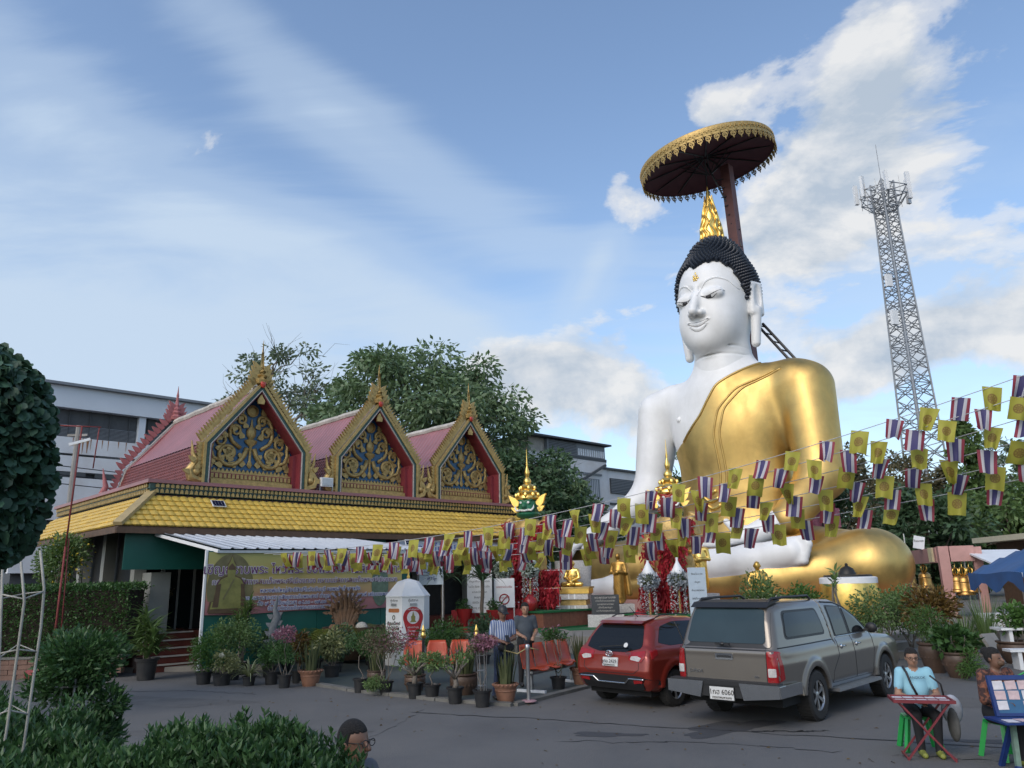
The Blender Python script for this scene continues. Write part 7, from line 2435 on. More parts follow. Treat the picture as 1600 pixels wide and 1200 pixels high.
LM_GREENF = leaf_mat('petal_green_white', (.36, .50, .42), .5, .15, hue=(.62, .66, .62))
TZ0 = .5


def garland(par, pts, n, ln=.22, sp=.10, name='garland', lm=None):
 pts = np.asarray(pts, float); t = RNG.random(n) * (len(pts) - 1)
 i = np.minimum(t.astype(int), len(pts) - 2); f = (t - i)[:, None]
 P = pts[i] * (1 - f) + pts[i + 1] * f + RNG.normal(size=(n, 3)) * sp
 D = RNG.normal(size=(n, 3)) * .45 + np.array([0, 0, -1])
 V, F = leaf_mesh(P, D, ln, ln * .42)
 return tag(raw_mesh(name, V, F, lm or LM_RED, par, False, 3), kind='stuff')


def giant(label, loc, rz, face, jaw):
 t = thing('guardian_giant', label, 'statue', loc, rz, 'gilded guardian giants')
 b = SDF()
 for f, k in [(s_el((0, .05, 2.75), (.62, .42, .62)), 0), (s_el((0, .02, 2.15), (.52, .4, .45)), .2), (s_el((0, 0, 1.75), (.62, .46, .32)), .15), (s_rc((-.34, 0, 1.7), (-.48, .02, .95), .32, .25), .12), (s_rc((.34, 0, 1.7), (.48, .02, .95), .32, .25), .12),
     (s_rc((-.48, .02, .9), (-.42, .04, .12), .26, .17), .08), (s_rc((.48, .02, .9), (.42, .04, .12), .26, .17), .08), (s_el((-.44, -.14, .09), (.19, .32, .12)), .08), (s_el((.44, -.14, .09), (.19, .32, .12)), .08),
     (s_rc((-.66, .05, 3.02), (-.86, -.05, 2.35), .24, .18), .1), (s_rc((.66, .05, 3.02), (.86, -.05, 2.35), .24, .18), .1), (s_rc((-.86, -.05, 2.35), (-.14, -.52, 2.12), .18, .12), .06), (s_rc((.86, -.05, 2.35), (.14, -.52, 2.2), .18, .12), .06),
     (s_el((-.12, -.55, 2.1), (.14, .13, .12)), .04), (s_el((.12, -.55, 2.22), (.14, .13, .12)), .04), (s_rc((0, .05, 3.2), (0, .03, 3.45), .24, .22), .1)]:
  b.u(f, k)
 for s in (-1, 1): b.u(s_el((s * .80, .05, 3.22), (.26, .2, .12), roty(s * .5)), .05)
 sdf_obj('body', b, (-1.3, -.9, -.1), (1.3, .7, 3.6), .045, M_GOLDR, t)
 mb = MB()
 for z, r, y in ((1.98, .66, .0), (2.0, .64, 0), (2.42, .58, 0), (1.15, .0, 0)):
  if r: mb.lathe([(r - .03, -.05), (r + .03, 0), (r - .03, .05)], 24, (0, y, z), cap=False, sy=.76)
 for s in (-1, 1):
  for z, r in ((.28, .24), (.75, .3), (.95, .3)): mb.lathe([(r - .04, -.04), (r, 0), (r - .04, .04)], 16, (s * .45, .03, z), cap=False)
  mb.lathe([(.16, -.05), (.24, 0), (.16, .05)], 14, (s * .80, .0, 2.55), cap=False)
 for k in range(14): flame(mb, (-.6 + 1.2 * k / 13, 1.72), (0, -1), .34, .14, .03)
 o = mb.build('armour_bands', M_GOLDB, t, True, 50); tag(o, kind='stuff')
 h = SDF()
 for f, k in [(s_el((0, 0, 3.78), (.36, .38, .40)), 0), (s_el((0, -.12, 3.60), (.30, .28, .2)), .08), (s_rc((0, -.34, 3.85), (0, -.44, 3.72), .06, .10), .05), (s_el((-.15, -.30, 3.86), (.09, .08, .07)), .03), (s_el((.15, -.30, 3.86), (.09, .08, .07)), .03), (s_rc((-.2, -.34, 3.58), (.2, -.34, 3.58), .07, .07), .05),
     (s_rc((-.26, -.26, 3.98), (-.05, -.36, 3.92), .05, .04), .03), (s_rc((.26, -.26, 3.98), (.05, -.36, 3.92), .05, .04), .03)]: h.u(f, k)
 hd_ = sdf_obj('head', h, (-.6, -.7, 3.2), (.6, .6, 4.3), .03, face, t)
 mb = MB()
 for s in (-1, 1):
  mb.tube([(s * .16, -.40, 3.58), (s * .30, -.42, 3.56), (s * .37, -.38, 3.66), (s * .36, -.34, 3.76)], [.045, .045, .035, .01], 7)
 mb.tube([(-.16, -.41, 3.57), (0, -.43, 3.555), (.16, -.41, 3.57)], .04, 7)
 mb.build('tusks', M_TUSK, hd_, True)
 mb = MB()
 for s in (-1, 1): mb.ball((s * .15, -.365, 3.86), (.055, .03, .05), 10, 6)
 tag(mb.build('eyes', M_TUSK, hd_, True), kind='stuff')
 mb = MB(); mb.lathe([(.20, -.18), (.42, -.06), (.46, .02), (.40, .10)], 18, (0, -.02, 3.42), cap=False, sy=.9); mb.build('collar', jaw, t, True, 50)
 mb = MB()
 mb.lathe([(.40, 3.98), (.46, 4.04), (.44, 4.12), (.36, 4.16), (.40, 4.26), (.34, 4.34), (.24, 4.38), (.28, 4.48), (.22, 4.56), (.13, 4.6), (.16, 4.7), (.11, 4.8), (.06, 4.86), (.085, 4.95), (.10, 5.05), (.05, 5.2), (.03, 5.3), (.045, 5.36), (.02, 5.5), (.006, 5.95)], 16)
 for s in (-1, 1):
  flame(mb, (s * .40, 3.78), (s * .7, 1), .55, .24, .06, -.1 * s); flame(mb, (s * .42, 3.6), (s, .5), .3, .16, .05)
 for k in range(9):
  a = 2 * math.pi * k / 9; mb.ball((.43 * math.cos(a), .43 * math.sin(a), 4.15), (.07, .07, .12), 6, 5)
 for k in range(6):
  a = 2 * math.pi * k / 6; mb.ball((.30 * math.cos(a), .30 * math.sin(a), 4.42), (.06, .06, .11), 6, 5)
 mb.build('crown', M_GOLDB, t, True, 45)
 mb = MB(); mb.lathe([(.07, 0), (.09, .3), (.06, .6), (.08, 1.2), (.06, 1.9), (.10, 2.0), (.10, 2.3), (.05, 2.4)], 12, (0, -.56, 0)); mb.build('club', M_GOLDR, t, True, 45)
 garland(t, [(-.75, -.35, 3.1), (-.45, -.55, 2.5), (-.30, -.60, 1.6), (-.35, -.55, .8)], 420, .2, .09)
 garland(t, [(.75, -.35, 3.1), (.45, -.55, 2.5), (.26, -.62, 1.6), (.3, -.55, .6)], 420, .2, .09)
 garland(t, [(-.3, -.5, 2.4), (0, -.66, 2.0), (0, -.66, .5)], 420, .2, .10)
 garland(t, [(-.9, -.1, 2.5), (-.85, -.2, 1.4), (-.8, -.2, .9)], 220, .2, .09)
 return t


giant('gilded guardian giant with a green tusked face, hung with red garlands, at the pavilion end', (.50, 29.5, 1.1), math.radians(-22), M_FGREEN, M_FGREEN)
giant('gilded guardian giant with a red tusked face, in front of the great statue', (5.45, 27.2, .95), math.radians(-20), M_FRED, M_FRED)

# platforms
def platform(label, loc, rz, w, d, h, nx):
 t = thing('shrine_platform', label, 'platform', loc, rz, 'tiled shrine platforms')
 mb = MB(); mb.box((-w / 2 + .03, -d / 2 + .03, .06), (w / 2 - .03, d / 2 - .03, h - .06)); mb.build('core', M_KERB, t)
 for i in range(nx):
  for (y0, y1) in ((-d / 2, -d / 2 + .028),):
   mb = MB(); mb.box((-w / 2 + w / nx * i + .006, y0, .065), (-w / 2 + w / nx * (i + 1) - .006, y1, h - .065)); mb.build('tile', M_BRICKT, t)
 for s in (-1, 1):
  for i in range(max(2, int(d / .4))):
   n = max(2, int(d / .4)); mb = MB(); x0, x1 = (w / 2 - .028, w / 2) if s > 0 else (-w / 2, -w / 2 + .028)
   mb.box((x0, -d / 2 + .03 + (d - .06) / n * i + .006, .065), (x1, -d / 2 + .03 + (d - .06) / n * (i + 1) - .006, h - .065)); mb.build('tile', M_BRICKT, t)
 for z0, z1, e in ((0, .06, .05), (h - .06, h, .05)):
  mb = MB(); mb.box((-w / 2 - e, -d / 2 - e, z0), (w / 2 + e, d / 2 + e, z1)); mb.build('carpet_edge', M_CARPET, t)
platform('red tiled platform edged in green carpet under the green faced giant', (.35, 29.2, TZ0), math.radians(-46), 4.2, 2.6, .6, 9)
platform('red tiled platform under the red faced giant, behind the red car', (5.4, 27.3, TZ0), math.radians(-46), 3.2, 2.2, .45, 7)
for lb, P in (('green carpet strip beside the tiled platform, before the black plaque', [(1.7, 26.2), (4.6, 27.2), (4.2, 28.3), (1.5, 27.5)]), ('green carpet strip in front of the tiled platform', [(-1.8, 26.9), (1.2, 25.6), (1.5, 26.2), (-1.4, 27.5)])):
 mb = MB(); mb.prism(P, TZ0, TZ0 + .015, axes=(0, 1, 2)); tag(mb.build('carpet', M_CARPET), lb, 'carpet')


def flower_tree(label, loc, lm):
 t = thing('flower_stand', label, 'flower stand', loc, 0, 'flower ball stands before the giants')
 mb = MB(); mb.lathe([(.2, 0), (.22, .06), (.04, .1), (.03, 1.2)], 12); mb.build('stand', M_GOLDR, t, True, 40)
 mb = MB(); mb.lathe([(.20, 1.62), (.21, 1.70), (.12, 1.86), (.05, 2.0), (.035, 2.06), (.045, 2.12), (.008, 2.42)], 14); mb.build('cone', M_WPAINT, t, True, 40)
 n = 420; d = nrm(RNG.normal(size=(n, 3))); P = d * np.array([.29, .29, .26]) + np.array([0, 0, 1.42])
 V, F = leaf_mesh(P, d + RNG.normal(size=(n, 3)) * .6, .11, .09); raw_mesh('flower_ball', V, F, lm, t, False, 3)
 mb = MB(); mb.ball((0, 0, 1.42), (.26, .26, .24), 12, 8); mb.build('flower_core', M_STEM, t, True)
 n = 16
 for k in range(n):
  a = 2 * math.pi * k / n; x, y = .26 * math.cos(a), .26 * math.sin(a)
  P = np.stack([np.full(22, x), np.full(22, y), np.linspace(1.25, .35 + .15 * math.sin(k * 3), 22)], 1) + RNG.normal(size=(22, 3)) * .012
  V, F = leaf_mesh(P, RNG.normal(size=(22, 3)) + np.array([0, 0, -.6]), .07, .045)
  raw_mesh('bead_string', V, F, LM_SILV if k % 3 else (LM_RED if lm is LM_BLUEF else LM_GREENF), t, False, 3)


flower_tree('green white flower ball stand, left one before the green faced giant', (-.45, 28.1, 1.1), LM_GREENF)
flower_tree('green white flower ball stand, right one before the green faced giant', (.48, 27.9, 1.1), LM_GREENF)
flower_tree('blue flower ball stand, left one before the red faced giant', (4.38, 26.3, .6), LM_BLUEF)
flower_tree('blue flower ball stand, right one before the red faced giant', (5.32, 26.1, .6), LM_BLUEF)
# red hung racks and altar
for lb, loc, w, h, dz in (('rack thick with red garlands right of the green faced giant', (1.15, 29.0, 1.1), .9, 1.35, .5), ('low altar draped in red strips at the platform corner', (1.0, 28.1, 1.1), 1.05, .72, 0.0), ('rack of red garlands behind the left flower stand', (-.1, 28.9, 1.1), .7, .8, 0), ('rack of red garlands at the foot of the red faced giant', (4.9, 26.75, .95), 1.5, .85, 0)):
 t = thing('garland_rack', lb, 'garland rack', loc, math.radians(-20), 'racks of red garlands')
 for s in (-1, 1):
  mb = MB(); mb.tube([(s * w / 2, 0, 0), (s * w / 2, 0, h)], .02, 6); mb.build('leg', M_STEEL, t)
 for z in (h, h * .15):
  mb = MB(); mb.tube([(-w / 2, 0, z), (w / 2, 0, z)], .018, 6); mb.build('rail', M_STEEL, t)
 n = int(700 * w * h)
 P = np.stack([RNG.uniform(-w / 2, w / 2, n), RNG.normal(size=n) * .09, h + .08 - (h * .85) * RNG.random(n) ** 1.2], 1)
 V, F = leaf_mesh(P, RNG.normal(size=(n, 3)) * .3 + np.array([0, 0, -1]), .24, .07); raw_mesh('red_strips', V, F, LM_RED, t, False, 3)
# jars, goblets, table, bottles
for lb, loc, r in (('round red jar on the corner of the tiled platform', (.45, 27.3, 1.12), .26), ('round red jar with a red bow behind the red car', (3.92, 25.6, .5), .30), ('red jar half hidden behind the pickup cab corner', (6.3, 25.6, .5), .30)):
 t = thing('red_jar', lb, 'jar', loc, 0, 'red jars'); mb = MB(); mb.lathe([(r * .6, 0), (r * .95, r * .5), (r, r * .95), (r * .85, r * 1.5), (r * .5, r * 1.75), (r * .45, r * 1.85), (r * .2, r * 1.95), (.01, r * 2.0)], 20); mb.build('jar_body', M_REDG, t, True, 40)
 garland(t, [(0, 0, r * 1.9), (0, 0, r * 2.1)], 30, .2, .05, 'bow')
for k, (x, y, h, lb) in enumerate(((-1.75, 26.6, .75, 'red goblet planter left of the red table'), (-.75, 26.4, .7, 'red goblet planter behind the two standing people'))):
 t = thing('goblet_planter', lb, 'planter', (x, y, TZ0), 0, 'red goblet planters'); mb = MB(); mb.lathe([(.22, 0), (.2, .05), (.07, .14), (.07, .3), (.22, .5), (.28, h), (.25, h), (.2, .55)], 18); mb.build('goblet', M_REDG, t, True, 40); f_cloud(t, (0, 0, h + .12), (.3, .28, .2), 260, .09, .05, LM_HEDGE)
t = thing('offering_table', 'long low table under a red cloth, behind the two standing people', 'table', (-.9, 27.6, TZ0), math.radians(-10))
mb = MB(); mb.box((-1.3, -.4, .62), (1.3, .4, .68)); mb.build('tabletop', M_RED, t)
mb = MB(); mb.grid([[(-1.3 + 2.6 * i / 40, -.41 - .02 * math.sin(i * 1.7) * (j > 0), .66 - .5 * j / 3) for i in range(41)] for j in range(4)]); mb.build('cloth_skirt', M_RED, t, True)
for sx in (-1, 1):
 for sy in (-1, 1): mb = MB(); mb.box((sx * 1.22 - .03, sy * .33 - .03, 0), (sx * 1.22 + .03, sy * .33 + .03, .618)); mb.build('leg', M_WOODB, t)
mb = MB(); mb.lathe([(.032, 0), (.034, .13), (.012, .17), (.012, .21)], 9); b0 = mb.build('bottle', M_REDG, None, True, 40); mb = MB(); mb.lathe([(.014, .205), (.014, .235)], 8); cp = mb.build('cap', M_WPAINT, b0)
LBL = ['far left', 'left', 'middle', 'right', 'far right']
for k in range(16):
 o = b0 if k == 0 else dup(b0, (0, 0, 0))
 row, c_ = divmod(k, 8)
 w = Matrix.Rotation(math.radians(-10), 3, 'Z') @ Vector((-.05 + .15 * c_, -.22 + .18 * row, .682)); o.location = Vector((-.9, 27.6, TZ0)) + w
 tag(o, f'red bottle, {ORD[c_]} from the left in the {"front" if row == 0 else "back"} row on the red table', 'bottle', 'red bottles on the offering table')


def board(nm, label, loc, rz, w, h, z0, m, lines, size, col, frame=None, posts=True, cat='sign'):
 t = thing(nm, label, cat, loc, rz)
 mb = MB(); mb.box((-w / 2, -.015, z0), (w / 2, .015, z0 + h)); mb.build('board', m, t)
 if posts:
  for s in (-1, 1): mb = MB(); mb.box((s * (w / 2 - .03) - .02, .016, 0), (s * (w / 2 - .03) + .02, .05, z0 + h)); mb.build('post', frame or M_STEEL, t)
 else:
  mb = MB(); mb.box((-w / 2, .016, 0), (w / 2, .1, z0 + .02)); mb.build('post', frame or M_STEEL, t)
 n = len(lines)
 for i, s in enumerate(lines):
  text(s, size, col, t, (0, -.019, z0 + h * (1 - (i + .8) / (n + .7))), ROT, 'lettering', .001)
 return t


bsign = ['ประกาศ', 'คำถวายสังฆทาน', 'คำบูชาท้าวเวสสุวรรณ', 'นะโม ตัสสะ ภะคะวะโต', 'อะระหะโต สัมมา', 'สัมพุทธัสสะ', 'อิติปิโส ภะคะวา', 'สาธุ สาธุ สาธุ']
board('prayer_board', 'tall white prayer board of small lines beside the dark palms', (-1.25, 26.8, TZ0), math.radians(-8), .85, 1.5, .6, M_WPAINT, bsign, .085, M_INK)
nb = board('notice_board', 'small white notice with a red ring, right of the prayer board', (-.42, 26.9, TZ0), math.radians(-8), .7, .95, .75, M_WPAINT, ['ขอความร่วมมือ', 'งดสูบบุหรี่'], .09, M_RED)
mb = MB(); mb.tube([(.16 * math.cos(a), -.022, 1.02 + .16 * math.sin(a)) for a in np.linspace(0, 2 * math.pi, 25)], .02, 5); mb.tube([(-.11, -.022, .91), (.11, -.022, 1.13)], .016, 5); mb.build('red_ring', M_RED, nb)
board('blue_notice', 'pale blue standing notice beside the red faced giant', (5.8, 25.5, TZ0), math.radians(12), .6, 1.45, .45, M_SIGNB, ['ตั้งนะโม ๓ จบ', 'คำบูชา', 'ท้าวเวสสุวรรณ', 'อิติปิโส ภะคะวา', 'ยมมะราชาโน'], .075, M_INK, frame=M_WPAINT)
board('hanging_sign', 'white and blue hanging sign with two lines, left of the dark palms', (-2.75, 25.6, .0), math.radians(-8), .8, .85, 2.05, M_SIGNB, ['บริจาค', 'ตามศรัทธา', 'สาธุ'], .18, M_BPR)
pq = thing('memorial_plaque', 'black granite plaque with pale lettering on a stone base', 'plaque', (3.05, 27.6, TZ0), math.radians(-6))
mb = MB(); mb.box((-.62, -.12, 0), (.62, .3, .42)); mb.build('base', M_MARBLE, pq)
mb = MB(); mb.box((-.48, -.04, .424), (.48, .04, 1.08), 0, rotx(-.12)); mb.build('slab', M_GRAN, pq)
for i, s in enumerate(['พระพุทธมหามงคล', 'สร้างขึ้นด้วยแรงศรัทธา', 'ของพุทธศาสนิกชน', 'เพื่อเป็นพุทธบูชา', 'และสืบทอดพระศาสนา']):
 text(s, .10 if i == 0 else .075, M_PLAST, pq, (0, -.045 + (1.0 - .11 * i) * .12 - .002, (.98 - .11 * i)), (math.pi / 2 - .12, 0, 0), 'lettering', .001)


# ---- gold figures
def monk_seated(label, loc, rz, s=1.0, m=None, bust=False):
 t = thing('monk_statue', label, 'statue', loc, rz)
 b = SDF()
 L_ = [(s_el((0, .02, .42), (.21, .15, .30)), 0), (s_rc((-.17, .02, .62), (.17, .02, .62), .085, .085), .08), (s_rc((-.22, .02, .6), (-.30, -.06, .34), .07, .06), .05), (s_rc((.22, .02, .6), (.30, -.06, .34), .07, .06), .05), (s_rc((-.30, -.06, .34), (-.05, -.22, .22), .055, .04), .03), (s_rc((.30, -.06, .34), (.05, -.22, .22), .055, .04), .03),
   (s_el((0, -.24, .2), (.10, .06, .04)), .03), (s_rc((0, .02, .68), (0, .0, .78), .06, .055), .04), (s_el((0, -.01, .88), (.095, .11, .13)), .03), (s_el((0, -.08, .84), (.05, .05, .06)), .03), (s_rc((0, -.11, .90), (0, -.135, .86), .012, .02), .015)]
 if not bust: L_ += [(s_rc((.1, .02, .1), (.38, -.1, .09), .12, .085), .06), (s_rc((-.1, .02, .1), (-.38, -.1, .09), .12, .085), .06), (s_rc((.38, -.1, .085), (-.12, -.26, .08), .08, .05), .04), (s_rc((-.38, -.1, .08), (.14, -.28, .10), .08, .05), .04), (s_el((0, .02, .12), (.26, .18, .14)), .08)]
 else: L_ += [(s_el((0, 0, .15), (.30, .17, .2)), .1)]
 for f, k in L_: b.u(f, k)
 for sg in (-1, 1): b.u(s_el((sg * .10, .0, .87), (.014, .03, .05)), .01)
 o = sdf_obj('figure', b, (-.55, -.42, -.05), (.55, .3, 1.1), .02, m or M_ROBEG, t)
 mb = MB()
 for k in range(5):
  q = cast(b, [[-.14 + .30 * f, -.6, .66 - .40 * f - .06 * k] for f in np.linspace(0, 1, 10)], [[0, 1, 0]] * 10, .9); mb.tube(q, .011, 5)
 tag(mb.build('robe_folds', m or M_ROBEG, t, True), kind='stuff')
 t.scale = (s, s, s)
 return t


def monk_standing(label, loc, rz, s=1.0, hood=False, m=None):
 t = thing('monk_statue', label, 'statue', loc, rz)
 b = SDF()
 for f, k in [(s_el((0, .02, 1.22), (.21, .14, .30)), 0), (s_rc((0, .02, 1.1), (0, .03, .22), .20, .23), .1), (s_rc((-.17, .02, 1.40), (.17, .02, 1.40), .08, .08), .08), (s_rc((-.23, .02, 1.38), (-.29, -.02, 1.08), .07, .06), .05), (s_rc((.23, .02, 1.38), (.29, -.02, 1.08), .07, .06), .05),
     (s_rc((-.29, -.02, 1.08), (-.06, -.2, 1.04), .055, .04), .03), (s_rc((.29, -.02, 1.08), (.06, -.2, 1.10), .055, .04), .03), (s_el((0, -.21, 1.08), (.08, .05, .07)), .02), (s_rc((0, .02, 1.45), (0, .01, 1.55), .055, .05), .03), (s_el((0, 0, 1.65), (.09, .105, .125)), .03), (s_rc((0, -.1, 1.66), (0, -.12, 1.62), .012, .02), .015),
     (s_el((-.08, -.1, .05), (.05, .11, .05)), .02), (s_el((.08, -.1, .05), (.05, .11, .05)), .02), (s_rc((-.08, .0, .3), (-.08, 0, .06), .07, .05), .02), (s_rc((.08, .0, .3), (.08, 0, .06), .07, .05), .02)]: b.u(f, k)
 if hood: b.u(s_rc((.26, .08, 1.3), (.34, .1, .35), .06, .10), .05)
 sdf_obj('figure', b, (-.5, -.4, -.05), (.55, .4, 1.9), .022, m or M_ROBEG, t)
 mb = MB()
 for k in range(7):
  q = cast(b, [[-.17 + .36 * f, -.7, 1.36 - .55 * f - .11 * k] for f in np.linspace(0, 1, 12)], [[0, 1, 0]] * 12, 1.1); mb.tube(q, .012, 5)
 tag(mb.build('robe_folds', m or M_ROBEG, t, True), kind='stuff')
 t.scale = (s, s, s)
 return t


pd = thing('tiered_pedestal', 'white and gold tiered pedestal under the seated golden monk', 'pedestal', (2.05, 29, TZ0), math.radians(-15))
for z0, z1, w, m in ((0, .28, .66, M_MARBLE), (.28, .46, .58, M_GOLDR), (.46, .72, .60, M_MARBLE), (.72, .92, .54, M_GOLDR), (.92, 1.12, .62, M_MARBLE), (1.12, 1.30, .66, M_GOLDB), (1.30, 1.36, .7, M_GOLDR)):
 mb = MB(); mb.box((-w, -w * .75, z0), (w, w * .75, z1 - .002)); mb.build('tier', m, pd)
 if m is M_MARBLE:
  for x in (-.1, .12): mb = MB(); mb.box((x, -w * .75 - .006, z0 + .01), (x + .05, -w * .75 - .002, z1 - .01)); mb.build('white_stripe', M_WPAINT, pd)
monk_seated('golden seated monk on the tiered pedestal', (2.05, 28.95, TZ0 + 1.362), math.radians(-25), .92, M_GOLDB)
mk = thing('marble_backdrop', 'curved speckled white marble backdrop behind the seated golden monk', 'backdrop', (2.15, 29.75, TZ0), 0)
mb = MB(); mb.lathe([(.58, 0), (.62, 1.2), (.70, 2.2), (.72, 2.3)], 24, sy=.4); mb.build('shell', M_MARBLE, mk, True, 40)
monk_standing('golden standing monk in a bronze shaded robe, left of the red giant', (3.75, 29.0, TZ0 + .72), math.radians(-30), 1.02, True, mat('bronze_gold', (.42, .24, .06), .38, metal=.75, var=.3, scale=4))
mb = MB(); mb.box((-.45, -.45, 0), (.45, .45, .72)); tag(mb.build('stone_plinth', M_MARBLE, None, loc=(3.75, 29, TZ0)), 'square stone plinth under the standing golden monk', 'plinth')
monk_standing('smooth golden standing figure behind the red faced giant', (7.0, 30, TZ0 + 1.0), math.radians(-20), 1.15, m=M_GOLDB)
mb = MB(); mb.box((-.5, -.5, 0), (.5, .5, 1.0)); tag(mb.build('stone_plinth', M_MARBLE, None, loc=(7.0, 30, TZ0)), 'plinth under the smooth golden figure behind the giant', 'plinth')
monk_seated('golden seated elder monk above the bushes behind the pickup', (8.28, 27.2, 1.45), math.radians(-10), 1.12, bust=False)
mb = MB(); mb.box((-.6, -.5, 0), (.6, .5, .95)); tag(mb.build('stone_plinth', M_MARBLE, None, loc=(8.28, 27.2, TZ0)), 'plinth under the golden elder monk behind the pickup', 'plinth')
dr = thing('offering_drum', 'huge brass alms bowl with a white rim and a small dark bell on its lid', 'alms bowl', (11.35, 27.2, TZ0), 0)
mb = MB(); mb.lathe([(.62, 0), (.95, .25), (1.02, .7), (.92, 1.28)], 32); mb.build('bowl', M_GOLDB, dr, True, 40)
mb = MB(); mb.lathe([(.93, 1.28), (.93, 1.46), (.86, 1.49), (.3, 1.52)], 32); mb.build('rim', M_WPAINT, dr, True, 35)
mb = MB(); mb.lathe([(.80, 1.50), (.76, 1.56), (.30, 1.58), (.26, 1.66), (.2, 1.78), (.05, 1.86), (.05, 1.93), (.005, 1.96)], 20); mb.build('lid', mat('dark_bronze', (.03, .028, .025), .45, metal=.4), dr, True, 40)

# ---- bell frame
M_BELL = mat('bell_brass', (.50, .29, .09), .36, metal=.85, var=.2, scale=6)
bfm = thing('bell_gantry', 'pink concrete post and beam frame hung with brass bells', 'frame', (0, 0, 0))
pA, pB = np.array([15.75, 29.1, 0]), np.array([18.6, 38.5, 0])
mb = MB(); mb.bar(pA + (0, 0, TZ0), pA + (0, 0, 3.0), .34, .34, up=(.3, 1, 0)); mb.build('post', M_PINKP, bfm)
mb = MB(); mb.bar(pB + (0, 0, TZ0), pB + (0, 0, 3.0), .34, .34, up=(.3, 1, 0)); mb.build('post', M_PINKP, bfm)
mb = MB(); mb.bar(pA + (.07, .22, 2.70), pB + (-.07, -.22, 2.72), .40, .55, up=(0, 0, 1)) if False else mb.bar(pA + (.07, .22, 2.70), pB + (-.07, -.22, 2.72), .55, .40, up=(1, -.3, 0)); mb.build('beam', M_PINKP, bfm)
pC = pA + np.array([2.2, -.9, 0]) * .42
mb = MB(); mb.bar(pA + (.2, -.08, 2.72), pC + (0, 0, 2.72), .55, .38, up=(.4, 1, 0)); mb.build('beam', M_PINKP, bfm)
mb = MB(); mb.bar(pC + (.1, .0, TZ0), pC + (.1, .0, 2.95), .30, .30, up=(.4, 1, 0)); mb.build('post', M_PINKP, bfm)
mb = MB(); q = pA + (pB - pA) * .07; mb.box(q + (-.30, -.06, 2.45), q + (-.22, .2, 2.98)); mb.build('name_plate', mat('cream_plate', (.5, .46, .3), .5), bfm)


def bell(label, loc, s):
 t = thing('bell', label, 'bell', loc, 0, 'brass bells on the pink frame')
 mb = MB(); mb.lathe([(.30, 0), (.31, .03), (.26, .12), (.235, .35), (.22, .55), (.15, .64), (.02, .67)], 22); mb.lathe([(.272, .10), (.285, .12), (.262, .14)], 22, cap=False); mb.lathe([(.236, .42), (.248, .44), (.232, .46)], 22, cap=False)
 mb.build('bell_body', M_BELL, t, True, 40)
 mb = MB()
 for k in range(4):
  a = math.pi / 2 * k + .4
  mb.tube([(.05 * math.cos(a), .05 * math.sin(a), .66), (.15 * math.cos(a), .15 * math.sin(a), .76), (.13 * math.cos(a), .13 * math.sin(a), .88), (.03 * math.cos(a), .03 * math.sin(a), .95)], .028, 5)
 mb.tube([(0, 0, .66), (0, 0, 1.25)], .018, 5); mb.build('crown_loops', M_GOLDB, t, True)
 t.scale = (s, s, s)


M_ORW = mat('orange_lathe', (.30, .11, .04), .5, var=.2)
for lb, f in (('brass bell farther from the pink post, with a turned striker below', .74), ('brass bell next to the pink post, with a turned striker below', .40)):
 p = pA + (pB - pA) * f; bell(lb, (p[0], p[1], 1.42), 1.02)
 for dx in (0, .55):
  t = thing('turned_post', f'orange turned post {"just left of" if dx == 0 else "right of"} the foot of the {"farther" if f > .5 else "nearer"} bell', 'post', (p[0] - .1 + dx, p[1] + .4, TZ0)); mb = MB(); mb.lathe([(.09, 0), (.13, .1), (.06, .25), (.10, .5), (.05, .7), (.08, .9), (.03, 1.0)], 12); mb.build('spindle', M_ORW, t, True, 40)
p = (pA + pC) / 2
for i, (dx, dz, s) in enumerate(((-.20, .0, .8), (.04, -.1, .9), (.28, .0, .8))):
 bell(('leftmost', 'middle and largest', 'rightmost')[i] + ' of three brass bells crowded under the short beam', (p[0] + dx * .85, p[1] - dx * .4, 1.35 + dz), s * 1.15)
# ------------------------------------------------------------------ people
M_SKIN = mat('skin', (.30, .165, .105), .5, var=.08, scale=12)
M_SKIND = mat('skin_dark', (.17, .088, .056), .5, var=.1, scale=12)
M_HAIRP = mat('hair', (.016, .014, .013), .9, var=.4, scale=60, bump=1.0, bscale=160)
M_EYE = mat('eye_white', (.5, .48, .45), .3, var=0)


def stripe_mat(name, c1, c2, sc, ax=0, blotch=False):
 m = bpy.data.materials.new(name); m.use_nodes = True
 b = NB(m.node_tree); p = m.node_tree.nodes['Principled BSDF']; p.inputs['Roughness'].default_value = .85
 tc = b.n('ShaderNodeTexCoord')
 if blotch:
  f = b.ramp(b.noise(tc.outputs['Object'], sc, 3, .5, .6), [(.42, 0), (.5, .6), (.62, 1)], 'CONSTANT')
 else:
  sp = b.n('ShaderNodeSeparateXYZ'); b.l(tc.outputs['Object'], sp.inputs[0])
  f = b.ramp(b.m('SINE', b.m('MULTIPLY', sp.outputs[ax], sc)), [(.35, 0), (.6, 1)])
 b.l(b.mix(f, c1, c2), p.inputs['Base Color'])
 return m


